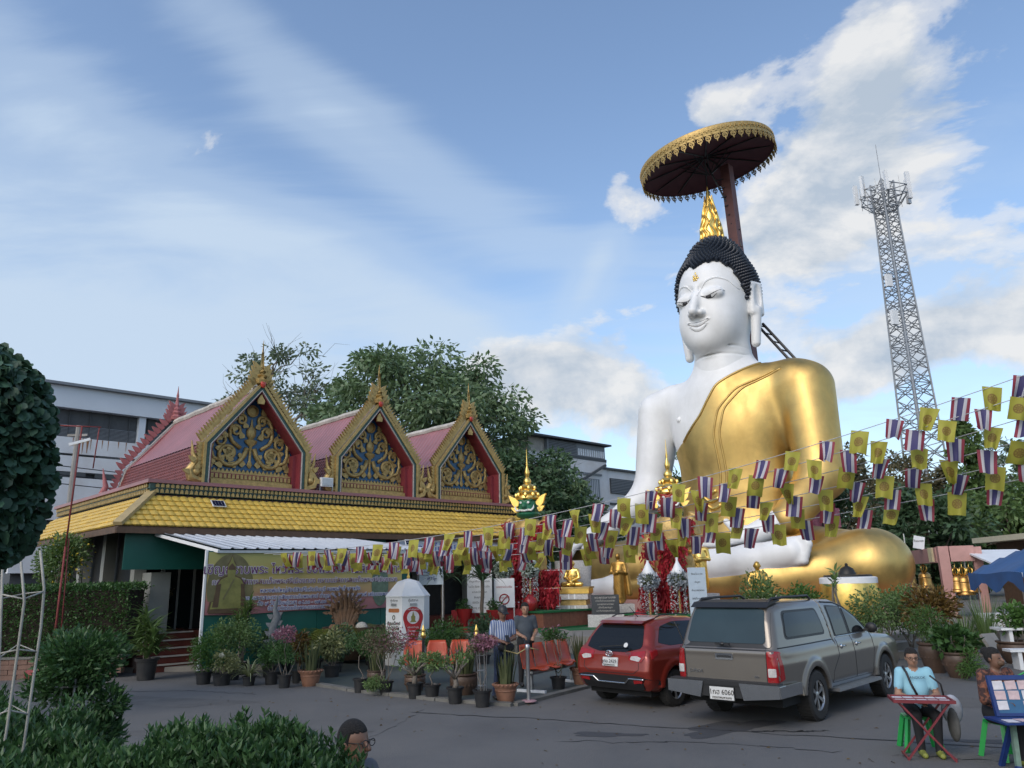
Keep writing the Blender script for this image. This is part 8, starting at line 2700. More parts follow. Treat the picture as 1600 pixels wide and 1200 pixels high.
M_SHIRT1 = stripe_mat('striped_shirt', (.10, .14, .26), (.40, .43, .48), 150)
M_SHIRT2 = mat('slate_shirt', (.050, .062, .075), .85, var=.2, scale=5)
M_SHIRT3 = mat('sky_shirt', (.26, .50, .60), .85, var=.06, scale=6)
M_SHIRT4 = stripe_mat('patterned_blouse', (.045, .022, .02), (.24, .09, .05), 16, blotch=True)
M_SHIRT5 = mat('grey_shirt', (.12, .12, .13), .85, var=.1)
M_JEAN = mat('jeans', (.022, .035, .075), .85, var=.25, scale=8)
M_DARKP = mat('dark_trousers', (.014, .014, .016), .85, var=.2)
M_SHOE = mat('dark_shoes', (.02, .02, .022), .5, var=.2)
M_SHOEY = mat('lime_shoes', (.24, .26, .05), .6, var=.2)


def person(label, loc, rz, J, mats, hair='short', res=.017, long_sleeve=False, turn=0.0, nod=0.0, bulk=1.0, hairm=None, glasses=False, mask=False):
 """one continuous body from a posed skeleton; materials: skin, shirt, trousers, shoes"""
 t = thing('person', label, 'person', loc, rz)
 A = {k: np.array(v, float) for k, v in J.items()}
 b = SDF()
 pel, che, nec, hd_ = A['pelvis'], A['chest'], A['neck'], A['head']
 up = nrm(che - pel)
 Rt = frame_z(up) @ rotz(-math.pi / 2) if abs(up[2]) < .9 else np.eye(3)
 b.u(s_rc(pel, pel + (che - pel) * .6, .135 * bulk, .14 * bulk), 0, 1)
 b.u(s_el(che - up * .02, (.17 * bulk, .115 * bulk, .19)), .08, 1)
 b.u(s_el(pel, (.165 * bulk, .13 * bulk, .13)), .06, 2)
 b.u(s_rc(A['shL'] * .85 + che * .15, A['shR'] * .85 + che * .15, .065, .065), .07, 1)
 b.u(s_rc(nec - (hd_ - nec) * .15, hd_ - (0, 0, .06), .052, .048), .03, 0)
 for s in 'LR':
  sh, el, wr = A['sh' + s], A['el' + s], A['wr' + s]
  m = sh + (el - sh) * (1.0 if long_sleeve else .62)
  b.u(s_rc(sh, m, .066 * bulk, .058 * bulk), .03, 1)
  b.u(s_rc(m, el, .046, .042), .01, 1 if long_sleeve else 0)
  b.u(s_rc(el, wr, .048 if long_sleeve else .042, .030 if not long_sleeve else .036), .01, 1 if long_sleeve else 0)
  d = nrm(wr - el); side = np.array(J.get('palm' + s, (0, 0, -1.0)), float); lat = nrm(np.cross(d, side))
  b.u(s_el(wr + d * .045, (.036, .036, .030)), .02, 0)
  for k, (o, ln) in enumerate(((-.027, .065), (-.009, .075), (.009, .072), (.027, .055))):
   p0 = wr + d * .07 + lat * o; p1 = p0 + d * ln * .55 + side * .012; p2 = p1 + d * ln * .35 + side * .028
   b.u(s_rc(p0, p1, .0095, .009), .006, 0); b.u(s_rc(p1, p2, .009, .0075), .003, 0)
  p0 = wr + d * .025 + lat * -.03; b.u(s_rc(p0, p0 + lat * -.022 + d * .035 + side * .012, .011, .0095), .008, 0)
  hp, kn, an = A['hip' + s], A['kn' + s], A['an' + s]
  b.u(s_rc(hp, kn, .092 * bulk, .066 * bulk), .04, 2); b.u(s_rc(kn, an, .064 * bulk, .046), .02, 2)
  td = np.array(J.get('toe' + s, (0, -1, 0)), float)
  b.u(s_rc(an - (0, 0, an[2] - .045) - td * .03, an - (0, 0, an[2] - .035) + td * .15, .042, .036), .02, 3)
 R = rotz(turn) @ rotx(nod)
 def hp_(p): return hd_ + R @ np.array(p)
 b.u(s_el(hp_((0, .008, .02)), (.076, .094, .105), R), .02, 0)
 b.u(s_el(hp_((0, -.03, -.055)), (.058, .058, .055), R), .03, 0)
 b.u(s_rc(hp_((0, -.085, .015)), hp_((0, -.108, -.022)), .012, .017), .012, 0)
 for s in (-1, 1):
  b.u(s_el(hp_((s * .076, .012, -.005)), (.010, .020, .030), R), .008, 0)
  b.sub(s_el(hp_((s * .032, -.096, .012)), (.020, .014, .011), R), .012)
 b.u(s_el(hp_((0, -.083, -.055)), (.024, .012, .008), R), .006, 0)
 lo = np.min(list(A.values()), 0) - .3; hi = np.max(list(A.values()), 0) + .3; lo[2] = min(lo[2], -.01)
 o = sdf_obj('body', b, lo, hi, res, mats, t, ids=b.ids)
 mb = MB()
 for s in (-1, 1): mb.ball(hp_((s * .032, -.083, .012)), (.011, .008, .007), 8, 6)
 tag(mb.build('eyes', M_INK, t, True), kind='stuff')
 def hf(P):
  q = (P - hd_) @ R
  d = s_el((0, .016, .032), (.084, .100, .108))(q)
  z = .075 - .0 * q[:, 1]
  lim = np.where(q[:, 1] > -.02, (-.03 if hair == 'short' else -.07) - q[:, 2] + 0 * z, .062 - q[:, 2])
  d = np.maximum(d, lim)
  if hair == 'bun': d = smin(d, s_el((0, .10, .085), (.05, .05, .05))(q), .02)
  if hair == 'cap': d = np.minimum(np.maximum(s_el((0, .008, .04), (.088, .105, .10))(q), .03 - q[:, 2]), s_bx((0, -.125, .045), (.06, .06, .008), .005)(q))
  return d
 sdf_obj('cap' if hair == 'cap' else 'hair', hf, hd_ - .25, hd_ + .25, .012, hairm or M_HAIRP, t)
 if glasses:
  mb = MB()
  for s in (-1, 1):
   mb.tube([hp_((s * .034 + .026 * math.cos(a), -.108, .010 + .020 * math.sin(a))) for a in np.linspace(0, 2 * math.pi, 15)], .003, 5)
   mb.tube([hp_((s * .058, -.106, .014)), hp_((s * .08, .0, .016))], .0025, 4)
  mb.tube([hp_((-.008, -.108, .012)), hp_((.008, -.108, .012))], .0025, 4)
  mb.build('glasses', M_INK, t, True)
 if mask:
  mb = MB(); mb.ball(hp_((0, -.072, -.045)), (.055, .045, .042), 12, 8, 0, R); mb.build('face_mask', M_WOODB, t, True)
 return t, hp_


def stand(h=1.62, lean=0.0):
 k = h / 1.62
 return {n: tuple(np.array(v) * k) for n, v in dict(pelvis=(0, 0, .90), chest=(0, 0 + lean, 1.20), neck=(0, lean, 1.38), head=(0, -.02 + lean, 1.52), shL=(.17, lean, 1.33), shR=(-.17, lean, 1.33), elL=(.23, .0, 1.06), elR=(-.23, .0, 1.06), wrL=(.08, -.22, 1.04), wrR=(-.08, -.22, 1.02),
    hipL=(.085, 0, .86), hipR=(-.085, 0, .86), knL=(.09, -.02, .47), knR=(-.10, .0, .47), anL=(.09, .02, .07), anR=(-.11, .02, .07)).items()}


J = stand(1.60); J['knR'] = (-.12, -.06, .46); J['anR'] = (-.14, .10, .07)
t, hp_ = person('person in a striped shirt, dark cap and jeans looking down at a phone', (-.28, 14.9, .036), math.radians(18), J, [M_SKIND, M_SHIRT1, M_JEAN, M_SHOE], 'cap', nod=.35, hairm=M_SHOE, turn=.1)
mb = MB(); mb.cbox((.0, -.31, 1.06), (.07, .012, .14), 0, rotx(-.7)); tag(mb.build('phone', M_BLACK, None, loc=(-.28, 14.9, .036), rz=math.radians(18)), 'dark phone in the hands of the person in a cap', 'phone')
wb = thing('waist_bag', 'dark waist bag worn by the person in the striped shirt', 'bag', (-.28, 14.9, .036), math.radians(18)); mb = MB(); mb.ball((.02, -.16, .90), (.16, .07, .09), 14, 8); mb.lathe([(.17, .87), (.175, .9), (.17, .93)], 18, cap=False, sy=.8); mb.build('pouch', M_DARKP, wb, True)
J = stand(1.60); J['wrL'] = (.12, -.24, .96); J['wrR'] = (-.10, -.25, .98)
person('person in a slate grey shirt and dark trousers standing behind the capped one', (.16, 16.6, .036), math.radians(10), J, [M_SKIN, M_SHIRT2, M_DARKP, M_SHOE], 'short', nod=.12)
# seated figures
def seat(h=.42):
 return dict(pelvis=(0, .06, h + .11), chest=(0, .02, h + .42), neck=(0, .0, h + .59), head=(0, -.02, h + .73), shL=(.17, .01, h + .55), shR=(-.17, .01, h + .55), elL=(.24, -.05, h + .27), elR=(-.24, -.05, h + .27), wrL=(.08, -.27, h + .24), wrR=(-.06, -.28, h + .22),
    hipL=(.09, .04, h + .08), hipR=(-.09, .04, h + .08), knL=(.12, -.38, h + .06), knR=(-.12, -.38, h + .06), anL=(.10, -.36, .08), anR=(-.10, -.34, .08))
W1, R1 = (4.90, 10.15, 0), math.radians(-14)
t, hp_ = person('person in a light blue T-shirt and glasses seated behind a red folding table', W1, R1, seat(.43), [M_SKIN, M_SHIRT3, M_DARKP, M_SHOEY], 'short', glasses=True, bulk=1.0, nod=.08)
t.scale = (.92, .92, .92)
text('BANGKOK', .045, M_JEAN, t, (.0, -.122, .92), (math.pi / 2 + .1, 0, 0), 'shirt_print', .001)
mb = MB(); mb.tube([(-.13, -.02, 1.05), (-.11, -.11, .98), (-.08, -.135, .85), (-.02, -.14, .70)], .016, 6); mb.build('bag_strap', M_INK, t, True)
W2, R2 = (5.60, 9.62, 0), math.radians(10)
Jw = seat(.42); Jw['wrR'] = (-.20, -.30, .70)
t, hp_ = person('person with tied back hair in a brown patterned blouse behind the ticket board', W2, R2, Jw, [M_SKIND, M_SHIRT4, M_DARKP, M_SHOEY], 'bun', long_sleeve=True, bulk=1.1, turn=.35, mask=True)
t.scale = (.95, .95, .95)
t, hp_ = person('person with cropped hair and glasses, face turned right, beyond the foreground hedge', (-1.02, 5.05, 0), math.radians(62), {k: tuple(np.array(v) + ((0, 0, .0))) for k, v in seat(.44).items()}, [M_SKIND, M_SHIRT5, M_DARKP, M_SHOE], 'short', res=.010, glasses=True)

M_GRST = mat('green_plastic', (.015, .30, .06), .4, var=.1)
M_BLUEP = mat('blue_paint', (.012, .035, .15), .45, var=.15)
M_MINT = mat('worn_mint_paint', (.16, .26, .20), .6, var=.25, scale=8, dirt=(.09, .08, .06), dirt_amt=.5, dirt_scale=5)
M_REDF = mat('red_frame', (.17, .022, .03), .5, var=.2)


def stool(label, loc, rz, h=.43, m=None):
 t = thing('stool', label, 'stool', loc, rz, 'plastic stools')
 mb = MB(); mb.prism(roundpoly([(-.16, -.16), (.16, -.16), (.16, .16), (-.16, .16)], .05), h - .03, h, axes=(0, 1, 2)); mb.build('seat', m or M_GRST, t)
 for sx in (-1, 1):
  for sy in (-1, 1): mb = MB(); mb.bar((sx * .20, sy * .20, 0), (sx * .13, sy * .13, h - .03), .055, .04, up=(sx, -sy, 0)); mb.build('leg', m or M_GRST, t)
stool('green plastic stool under the person in the light blue T-shirt', (W1[0] - .01, W1[1] + .06, 0), R1, .395)
stool('green plastic stool under the person in the patterned blouse', (W2[0] + .03, W2[1] + .05, 0), R2, .41)
stool('grey stool under the person beyond the foreground hedge', (-1.02, 5.1, 0), 0, .43, M_CONC)
# red folding table with papers
tt = thing('folding_table', 'red framed folding table with white tickets under glass', 'table', (4.76, 9.78, 0), math.radians(-16))
tt.scale = (.70, .78, .90)
mb = MB(); mb.box((-.46, -.27, .700), (.46, .27, .712)); mb.build('tabletop', M_REDF, tt)
for a, b in (((-.47, -.28, .69), (.47, -.25, .73)), ((-.47, .25, .69), (.47, .28, .73)), ((-.47, -.249, .69), (-.44, .249, .73)), ((.44, -.249, .69), (.47, .249, .73)), ((-.439, -.012, .7125), (.439, .012, .722))): mb = MB(); mb.box(a, b); mb.build('frame_rail', M_REDF, tt)
for sx in (-1, 1):
 for a, b in (((sx * .40, -.24, .69), (sx * .36, .26, 0)), ((sx * .36, .24, .69), (sx * .40, -.26, 0))) if False else (((-.38, sx * .22, .69), (.36, sx * .24, .0)), ((.38, sx * .20, .69), (-.36, sx * .22, .0))):
  mb = MB(); mb.bar(a, b, .026, .026); mb.build('leg', M_REDF, tt)
for x in (-.36, .36): mb = MB(); mb.bar((x, -.24, .03), (x, .24, .03), .022); mb.build('stretcher', M_REDF, tt)
M_PAPER = mat('ticket_paper', (.60, .58, .60), .7, var=.15, scale=14); M_PAPERP = mat('ticket_paper_pink', (.55, .42, .42), .7, var=.2, scale=14)
def ticket(par_loc, par_rz, lp, R, label, m, w=.15, h=.085):
 M3 = Matrix.Rotation(par_rz, 3, 'Z')
 mb = MB(); mb.box((-w / 2, -h / 2, 0), (w / 2, h / 2, .002), 0, R); 
 o = mb.build('ticket', m, None, loc=Vector(par_loc) + M3 @ Vector(lp), rz=par_rz)
 tag(o, label, 'ticket', 'lottery tickets')
for r in range(2):
 for i in range(5):
  ticket((4.76, 9.78, 0), math.radians(-16), (-.24 + .12 * i, -.10 + .20 * r, .6425), rotz(random.uniform(-.08, .08)), f'paper ticket, {ORD[i]} from the left in the {"near" if r == 0 else "far"} row on the red table', M_PAPER if (i + r) % 3 else M_PAPERP, .105, .13)
# blue ticket board on its stand
L2, A2 = (5.62, 9.06, 0), math.radians(-4)
bt = thing('ticket_stand', 'blue tilted ticket board on a mint and blue folding stand', 'stand', L2, A2)
bt.scale = (.92, .92, .80)
for sx in (-1, 1):
 mb = MB(); mb.bar((sx * .38, -.20, 0), (sx * .26, .0, .60), .055, .05, m=0); mb.build('leg', M_MINT, bt)
 mb = MB(); mb.bar((sx * .34, .26, 0), (sx * .26, .02, .60), .055, .05); mb.build('leg', M_BLUEP, bt)
 mb = MB(); mb.bar((sx * .385, -.205, 0), (sx * .365, -.175, .10), .06, .055); mb.build('foot', M_BLUEP, bt)
mb = MB(); mb.box((-.30, -.04, .585), (.30, .06, .63)); mb.build('top_bar', M_MINT, bt)
mb = MB(); mb.box((-.50, -.32, .635), (.60, .16, .66)); mb.build('tray', M_BLUEP, bt)
RB = rotx(-.18)
mb = MB(); mb.box((-.34, -.015, 0), (.70, .015, .44), 0, RB, (0, .13, .662)); mb.build('board', mat('board_blue', (.03, .11, .22), .5, var=.1), bt)
for a, b in (((-.37, -.025, .47), (.73, .025, .53)), ((-.37, -.025, 0), (-.33, .025, .469)), ((.69, -.025, 0), (.73, .025, .469)), ((-.329, -.025, -.001), (.689, .025, .04))): mb = MB(); mb.box(a, b, 0, RB, (0, .13, .662)); mb.build('board_frame', M_BLUEP, bt)
mb = MB(); mb.tube([(.0, .22, 1.17), (.15, .24, 1.24), (.5, .24, 1.24), (.7, .22, 1.17)], .012, 6); mb.build('green_hose', M_GRST, bt, True)
for r in range(3):
 for i in range(7):
  if r == 2 and i % 3 == 1: continue
  lp = np.array([0, .13, .662]) + RB @ np.array([-.27 + .15 * i + .01 * ((i * r) % 3), -.02 - .003 * ((i + r) % 2), .40 - .13 * r])
  ticket(L2, A2, tuple(lp * np.array([.92, .92, .80])), rotx(math.pi / 2 - .18) @ rotz(random.uniform(-.05, .05)), f'lottery ticket, {ORD[i]} from the left in the {("top", "middle", "bottom")[r]} row on the blue board', M_PAPERP if (i + 2 * r) % 4 else M_PAPER, .116, .092)
for i in range(6):
 ticket(L2, A2, (-.34 + .146 * i, -.17 + .04 * (i % 2), .530), rotz(random.uniform(-.15, .15)), f'ticket lying on the tray below the blue board, {ORD[i]} from the left', M_PAPERP if i % 2 else M_PAPER, .12, .17)
bg_ = thing('shoulder_bag', 'white and grey bag hanging beside the person in light blue', 'bag', (5.20, 9.95, .36), .2)
mb = MB(); mb.ball((0, 0, .13), (.13, .09, .17), 12, 8); mb.build('pouch', mat('bag_cloth', (.36, .38, .42), .8, var=.3, scale=8), bg_, True); mb = MB(); mb.tube([(-.08, 0, .26), (-.1, 0, .42), (-.22, .02, .52)], .012, 5); mb.build('strap', M_INK, bg_, True)
tag(MB().ball((0, 0, 0), (.05, .11, .19), 12, 8).build('draped_jacket', mat('jacket_grey', (.10, .10, .095), .9, var=.3, scale=6), None, True, loc=(5.14, 9.84, .34)), 'grey jacket draped down the side of the seated person in light blue', 'jacket')
# ------------------------------------------------------------------ furniture, pillar, tent and odds and ends
M_ORSEAT = mat('orange_seat', (.42, .052, .014), .4, var=.08)
def seat_row(label, loc, rz, n):
 t = thing('seat_row', label, 'seat row', loc, rz, 'rows of orange seats')
 for i in range(n):
  x = (i - (n - 1) / 2) * .50
  P = []
  for v in np.linspace(0, 1, 12):
   y = np.interp(v, [0, .12, .5, .62, .8, 1], [-.30, -.27, .02, .10, .15, .19]); z = np.interp(v, [0, .12, .5, .62, .8, 1], [.40, .43, .41, .50, .70, .86])
   w = np.interp(v, [0, .3, .6, .85, 1], [.20, .225, .225, .215, .17])
   P.append([(x + w * u, y - .03 * (1 - u * u) * (v < .5) + .045 * (abs(u) ** 3) * (-1 if v > .55 else 0), z + .03 * abs(u) ** 3 * (v < .5)) for u in np.linspace(-1, 1, 9)])
  mb = MB(); mb.grid(P); s = mb.build('seat', M_ORSEAT, t, True)
  s.modifiers.new('thickness', 'SOLIDIFY').thickness = .014
  mb = MB(); mb.box((x - .16, -.12, .35), (x + .16, .05, .385)); mb.build('seat_bracket', M_STEEL, s)
 L_ = n * .5
 mb = MB(); mb.box((-L_ / 2, -.06, .31), (L_ / 2, .0, .35)); mb.build('beam', M_STEEL, t)
 for sx in (-1, 1):
  x = sx * (L_ / 2 - .18)
  mb = MB(); mb.box((x - .03, -.06, .045), (x + .03, 0, .31)); mb.build('leg', M_STEEL, t)
  mb = MB(); mb.box((x - .035, -.34, 0), (x + .035, .28, .045)); mb.build('foot_bar', M_WPAINT, t)
seat_row('row of three orange seats below the white pillar', (-1.75, 17.4, .036), math.radians(0), 3)
seat_row('row of four orange seats right of the two standing people', (.65, 16.4, .036), math.radians(58 + 180 - 180), 4)
st = thing('stanchion', 'grey barrier post with a pink base beside the sword plant pot', 'barrier post', (.17, 14.55, .036), 0)
mb = MB(); mb.lathe([(.14, 0), (.14, .012), (.12, .022), (.03, .03)], 20); mb.build('base', mat('pink_base', (.34, .20, .22), .5, var=.1), st, True, 40)
mb = MB(); mb.lathe([(.034, .02), (.034, .86), (.045, .88), (.045, .94), (.03, .96), (.005, .965)], 12); mb.build('pole', M_STEEL, st, True, 40)
mb = MB(); mb.tube([(.0, 0, .9), (-.18, .03, .80), (-.42, .06, .86)], .012, 5); mb.tube([(.03, .0, .9), (.2, .1, .85)], .010, 5); mb.build('rope', mat('straw_rope', (.32, .26, .12), .9, var=.3), st, True)
for lb, loc in (('dark post with a gold bud finial before the white pillar', (-1.98, 16.9, .036)), ('dark post with a gold bud finial left of the standing pair', (-.85, 16.6, .036))):
 t = thing('finial_post', lb, 'barrier post', loc, 0, 'posts with gold bud finials')
 mb = MB(); mb.lathe([(.10, 0), (.1, .02), (.028, .04), (.028, .95)], 12); mb.build('pole', M_TRIMB, t, True, 40)
 mb = MB(); mb.lathe([(.03, .95), (.05, .98), (.055, 1.02), (.03, 1.07), (.045, 1.10), (.02, 1.16), (.004, 1.22)], 12); mb.build('finial', M_GOLDB, t, True, 50)
# six-sided white pillar with the red drop sign
ob = thing('offering_pillar', 'white six sided pillar with a pointed top and a red drop shaped sign', 'pillar', (-2.95, 21.6, .036), math.radians(-7))
mb = MB(); mb.lathe([(.60, 0), (.60, 1.72)], 6, R=rotz(math.pi / 6 * 0 + math.pi / 2)); mb.build('shaft', M_WPAINT, ob)
mb = MB(); mb.lathe([(.62, 1.72), (.62, 1.75), (.30, 2.12), (.02, 2.20)], 6, R=rotz(math.pi / 2)); mb.build('cap', M_WPAINT, ob)
mb = MB(); mb.lathe([(.03, 2.18), (.045, 2.24), (.02, 2.3), (.03, 2.36), (.006, 2.52)], 10); mb.build('finial', M_GOLDB, ob, True, 50)
AF = .60 * math.cos(math.pi / 6)
def face(ang):          # a frame on one side of the pillar
 e = bpy.data.objects.new('side_print', None); COL.objects.link(e); e.parent = ob; e.rotation_euler = (0, 0, ang); return e
f1, f2 = face(math.radians(30)), face(math.radians(-30))
def drop(s, y, m, nm, par):
 P = [(.27 * s * math.sin(a), 1.20 + .27 * s * math.cos(a)) for a in np.linspace(-2.0, 2.0, 24)] + [(0, 1.20 - .98 * s)]
 mb = MB(); mb.prism(P[::-1], y, y + .006, axes=(0, 2, 1)); return mb.build(nm, m, par)
drop(1.0, -AF - .007, M_RED, 'red_drop', f1)
mb = MB(); mb.lathe([(.002, 0), (.165, 0), (.165, .004), (.002, .004)], 28, (0, -AF - .0085, 1.20), R=rotx(math.pi / 2)); mb.build('drop_circle', M_PAPER, f1)
mb = MB(); mb.prism([(-.09, 1.08), (.09, 1.08), (.05, 1.13), (.06, 1.22), (.03, 1.25), (0, 1.36), (-.03, 1.25), (-.06, 1.22), (-.05, 1.13)][::-1], -AF - .018, -AF - .014, axes=(0, 2, 1)); mb.build('printed_figure', M_PG, f1)
for z, s_, w in ((1.405, 'วัดบำเพ็ญเหนือ', .055), (.95, 'บริจาคทำบุญ', .06), (.86, 'บูรณะพระใหญ่', .055), (.78, 'สาธุ', .05)): text(s_, w, M_PAPER, f1, (0, -AF - .012, z), ROT, 'lettering', .001)
for e in (f1, f2):
 text('ตู้บริจาค', .085, M_INK, e, (0, -AF - .003, 1.63), ROT, 'lettering', .001)
 mb = MB(); mb.box((-.09, -AF - .03, 1.50), (.09, -AF - .004, 1.56)); mb.build('coin_slot', M_STEEL, e)
mb = MB(); mb.prism(roundpoly([(-.2, 1.33), (.2, 1.33), (.2, 1.43), (-.2, 1.43)], .04), -AF - .006, -AF - .003, axes=(0, 2, 1)); mb.build('orange_label', mat('orange_print', (.42, .15, .05), .6, var=.2, scale=20), f2)
mb = MB(); mb.tube([(.04 * math.cos(a), -AF - .004, 1.20 + .055 * math.sin(a)) for a in np.linspace(0, 2 * math.pi, 20)], .012, 5); mb.build('green_emblem', M_STEM, f2)
for z, s_ in ((1.05, 'ชำระหนี้สงฆ์'), (.93, 'ค่าน้ำค่าไฟ'), (.81, 'บูรณะวัด'), (.69, 'ตามศรัทธา')): text(s_, .105, M_INK, f2, (0, -AF - .003, z), ROT, 'lettering', .001, bold=.004)
mb = MB(); mb.lathe([(.16, 0), (.17, .25), (.19, .34), (.16, .36)], 18, (.32, -.58, .0), R=None); tag(mb.build('black_bin', M_PBLK, None, True, 40, loc=(-2.6, 20.9, .036)), 'round black bin at the foot of the white pillar', 'bin')

# red goal-like pole frame standing in a tyre
rp = thing('pole_frame', 'tall thin red pole with a square hoop on top, standing in a red tyre base', 'pole', (-11.4, 19.8, 0), math.radians(20))
M_REDRUST = mat('red_rust_paint', (.20, .035, .032), .7, var=.3, scale=8)
mb = MB(); mb.tube([(.38 * math.cos(a), .38 * math.sin(a), .17) for a in np.linspace(0, 2 * math.pi, 33)], .17, 12); mb.lathe([(.3, .05), (.3, .24), (.05, .3)], 20); mb.build('tyre_base', M_REDRUST, rp, True)
for a, b, r in (((0, 0, .2), (.0, .0, 3.2), .028), ((0, 0, 3.0), (.05, 0, 6.3), .022), ((-.45, 0, 6.3), (.5, 0, 6.3), .018), ((.46, 0, 6.3), (.42, 0, 5.2), .016), ((.14, .05, .5), (.05, .05, 3.4), .016)):
 mb = MB(); mb.tube([a, b], r, 7); mb.build('tube', M_REDRUST, rp, True)
mb = MB(); mb.bar((-.2, 0, 5.8), (.28, 0, 5.97), .07); mb.build('white_arm', M_WPAINT, rp)
mb = MB(); mb.lathe([(.07, .3), (.03, .8), (.01, 1.15)], 8); mb.build('red_cone', M_REDG, rp, True)
pc = thing('concrete_pole', 'slim concrete pole between the clipped tree and the pavilion roof', 'pole', (-17.6, 30.5, 0)); MB().lathe([(.14, 0), (.10, 8.6)], 8).build('shaft', M_CONC, pc, True, 40)
mb = MB(); mb.bar((-.4, 0, 8.2), (.4, 0, 8.2), .09); mb.build('cross_arm', M_CONC, pc)
for k in range(3):
 tag(MB().tube([(-17.6 + 3.0 * s_, 30.5 + 2.9 * s_, 6.9 - .35 * k - .25 * math.sin(math.pi * min(1, s_ / 4))) for s_ in np.linspace(-2, 4, 20)], .018, 4).build('power_line', M_BLACK, None), f'{("upper", "middle", "lower")[k]} dark cable sagging from the slim concrete pole', 'cable', 'cables on the pole')

# steps, slatted building, tent and market clutter at the right
sp = thing('concrete_steps', 'three broad worn concrete steps up to the bell terrace', 'steps', (10.2, 20.5, 0), math.radians(35))
for i in range(3): mb = MB(); mb.box((-.5 + .1 * i, .55 * i, 0), (2.2, .55 * (i + 1) + (.4 if i == 2 else 0), .17 * (i + 1))); mb.build('step', M_COURT, sp)
for i in range(5):
 mb = MB(); mb.box((-.5 + .5 * i, -.9, 0), (-.02 + .5 * i, -.35, .03 + .02 * (i % 3))); mb.build('loose_slab', M_COURT, sp)
M_CREAM = mat('cream_slat', (.58, .54, .40), .6, var=.08)
sb = thing('slatted_building', 'cream slatted timber building behind the blue tent', 'building', (24.0, 34, 0), math.radians(-4))
mb = MB(); mb.box((0, .2, 0), (9, 6, 3.45)); mb.build('core', M_WOODB, sb)
for i in range(5): mb = MB(); mb.box((0 - .02, .10, 3.02 - .52 * i), (9, .199, 3.30 - .52 * i)); mb.build('slat', M_CREAM, sb)
for i in range(14): mb = MB(); mb.box((.1 + .62 * i, .06, .2), (.2 + .62 * i, .099, 3.4)); mb.build('batten', M_WOODB, sb)
mb = MB(); mb.box((-.9, -.12, 3.46), (9.5, 6.5, 3.72)); mb.build('roof', M_CREAM, sb)
ln = thing('lean_to', 'white sheet lean-to roof behind the bell frame', 'canopy', (0, 0, 0))
mb = MB(); A_, B_ = np.array([16.6, 29.3, 2.85]), np.array([15.6, 24.6, 1.95]); mb.add([A_, B_, B_ + (2.2, .3, 0), A_ + (2.2, .3, 0), A_ - (0, 0, .06), B_ - (0, 0, .06), B_ + (2.2, .3, -.06), A_ + (2.2, .3, -.06)], [(0, 1, 2, 3), (7, 6, 5, 4), (0, 4, 5, 1), (1, 5, 6, 2), (2, 6, 7, 3), (3, 7, 4, 0)]); mb.build('sheet', M_WPAINT, ln)
for q in (A_, B_): mb = MB(); mb.tube([q - (0, 0, .06), (q[0], q[1], TZ0)], .03, 6); mb.build('post', M_STEEL, ln)
M_TARP = mat('blue_tarpaulin', (.016, .075, .21), .55, var=.2, scale=2)
tn = thing('market_tent', 'blue tarpaulin market tent on thin poles at the right edge', 'tent', (13.7, 21.4, .18), math.radians(-8))
P = []
for i in range(13):
 u = i / 12; row = []
 for j in range(13):
  v = j / 12
  h = 2.85 - 1.0 * max(abs(2 * u - 1), abs(2 * v - 1)) ** 1.3 - .10 * math.sin(u * math.pi * 4) * (abs(2 * v - 1) > .9) + .03 * math.sin(u * 9 + v * 7)
  row.append((-.15 + 4.4 * u, -.2 + 3.4 * v, h))
 P.append(row)
mb = MB(); mb.grid(P); mb.grid([[(-.15 + 4.4 * i / 12, -.21, P[i][0][2] - (.0 if j == 0 else .14 + .06 * math.sin(i * 2.3))) for i in range(13)] for j in range(2)]); mb.grid([[(-.16, -.2 + 3.4 * i / 12, P[0][i][2] - (.0 if j == 0 else .40 + .15 * math.cos(i * 1.1))) for i in range(13)] for j in range(2)]); mb.build('canopy', M_TARP, tn, True)
for x in (0, 4.0):
 for y in (0, 3.0): mb = MB(); mb.tube([(x, y, 0), (x, y, 1.9)], .022, 6); mb.build('pole', M_STEEL, tn)
mb = MB(); mb.tube([(0, 0, 1.75), (2.0, 1.5, 2.7)], .015, 5); mb.tube([(0, 0, 1.6), (4, 0, 1.75)], .015, 5); mb.build('truss', M_STEEL, tn)
def crate(label, loc, d, m, cat, nm):
 t = thing(nm, label, cat, loc, random.uniform(-.3, .3))
 mb = MB(); mb.prism(roundpoly([(-d[0] / 2, -d[1] / 2), (d[0] / 2, -d[1] / 2), (d[0] / 2, d[1] / 2), (-d[0] / 2, d[1] / 2)], .04), 0, d[2] * .86, axes=(0, 1, 2)); mb.build('box_body', m, t)
 mb = MB(); mb.prism(roundpoly([(-d[0] / 2 - .01, -d[1] / 2 - .01), (d[0] / 2 + .01, -d[1] / 2 - .01), (d[0] / 2 + .01, d[1] / 2 + .01), (-d[0] / 2 - .01, d[1] / 2 + .01)], .04), d[2] * .865, d[2], axes=(0, 1, 2)); mb.build('lid', m, t)
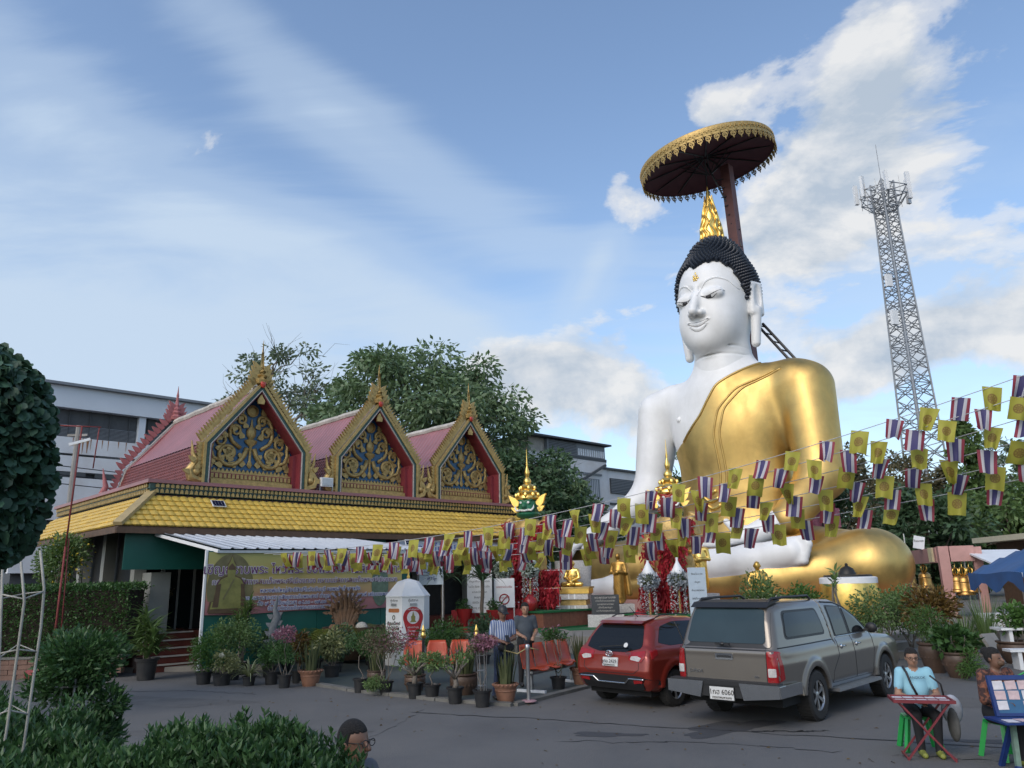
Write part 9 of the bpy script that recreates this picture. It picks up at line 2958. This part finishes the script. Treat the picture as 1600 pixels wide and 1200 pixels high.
for a in (('white cooler box under the left pole of the blue tent', (13.2, 22.3, .5), (.7, .5, .45), M_WPAINT, 'cooler', 'cooler_box'), ('dark blue crate beside the white cooler under the tent', (13.9, 22.0, .5), (.6, .5, .4), M_BLUEP, 'crate', 'storage_crate'),
   ('tall white drum on blue crates under the tent', (14.7, 21.9, .9), (.36, .36, .55), M_WPAINT, 'drum', 'water_drum'), ('wide blue crate under the white drum', (14.7, 21.9, .5), (.9, .6, .39), M_BLUEP, 'crate', 'storage_crate'), ('dark grey cupboard at the back of the blue tent', (15.8, 23.2, .5), (1.4, .6, 1.5), M_SHUT, 'cupboard', 'cupboard'),
   ('pink box on the white bench', (12.2, 18.8, .80), (.4, .28, .12), M_PINKP, 'box', 'carton'), ('small red box under the white bench', (11.75, 19.0, .0), (.2, .2, .3), M_REDG, 'box', 'carton'), ('black speaker box under the tent edge', (13.55, 21.5, .5), (.4, .35, .6), M_TRIMB, 'speaker', 'speaker_box')): crate(*a)
def bench(label, loc, rz, w, h, d):
 t = thing('bench', label, 'bench', loc, rz, 'white plank benches')
 for i in range(2): mb = MB(); mb.box((-w / 2, -d / 2 + d / 2 * i + .006, h - .05), (w / 2, -d / 2 + d / 2 * (i + 1) - .006, h)); mb.build('plank', M_WPAINT, t)
 for sx in (-1, 1): mb = MB(); mb.box((sx * w * .4 - .04, -d * .4, 0), (sx * w * .4 + .04, d * .4, h - .052)); mb.build('leg', M_WPAINT, t)
bench('white plank table at the right edge before the tent', (12.3, 18.8, 0), math.radians(-8), 2.2, .80, .6); bench('lower white plank bench in front of the white table', (11.7, 17.7, 0), math.radians(-8), 2.0, .42, .4)
tag(MB().box((-.28, -.04, 0), (.28, .04, .62), 0, rotx(-.5)).build('leaning_slab', M_CONC, None, loc=(12.0, 20.2, .0), rz=.5), 'grey stone slab leaning beside the reedy clump', 'slab')
lp = thing('lamp_sign', 'small white sign on a thin pole above the golden knee', 'sign', (15.6, 31.5, .5)); MB().tube([(0, 0, 0), (0, 0, 3.1)], .025, 6).build('pole', M_STEEL, lp); MB().box((-.22, -.03, 2.55), (.22, -.01, 3.05), 0, roty(.2)).build('board', M_WPAINT, lp)
text('ที่จอดรถ', .12, M_INK, lp, (.55, -.035, 2.8), ROT)
pl_ = thing('light_pole', 'leaning grey light pole among the trees at the right', 'pole', (41.5, 55, 0), 0); MB().tube([(0, 0, 0), (-1.2, 0, 13.5), (-1.0, 0, 14.5), (-.3, 0, 14.9)], .09, 7).build('shaft', M_GALV, pl_, True)
lad = thing('service_ladder', 'pair of dark poles with pink cloth behind the golden elbow', 'ladder', (13.3, 33.6, 2.5), 0)
for x in (0, .45): mb = MB(); mb.tube([(x, 0, 0), (x - .1, 0, 3.0)], .04, 6); mb.build('pole', M_BLACK, lad)
mb = MB(); mb.grid([[(-.55 + .12 * i, .1 + .04 * math.sin(i * 2), 2.4 - .3 * j + .05 * math.sin(i + j)) for i in range(12)] for j in range(4)]); mb.build('pink_cloth', mat('pink_cloth', (.52, .18, .24), .8, var=.4, scale=9), lad, True)
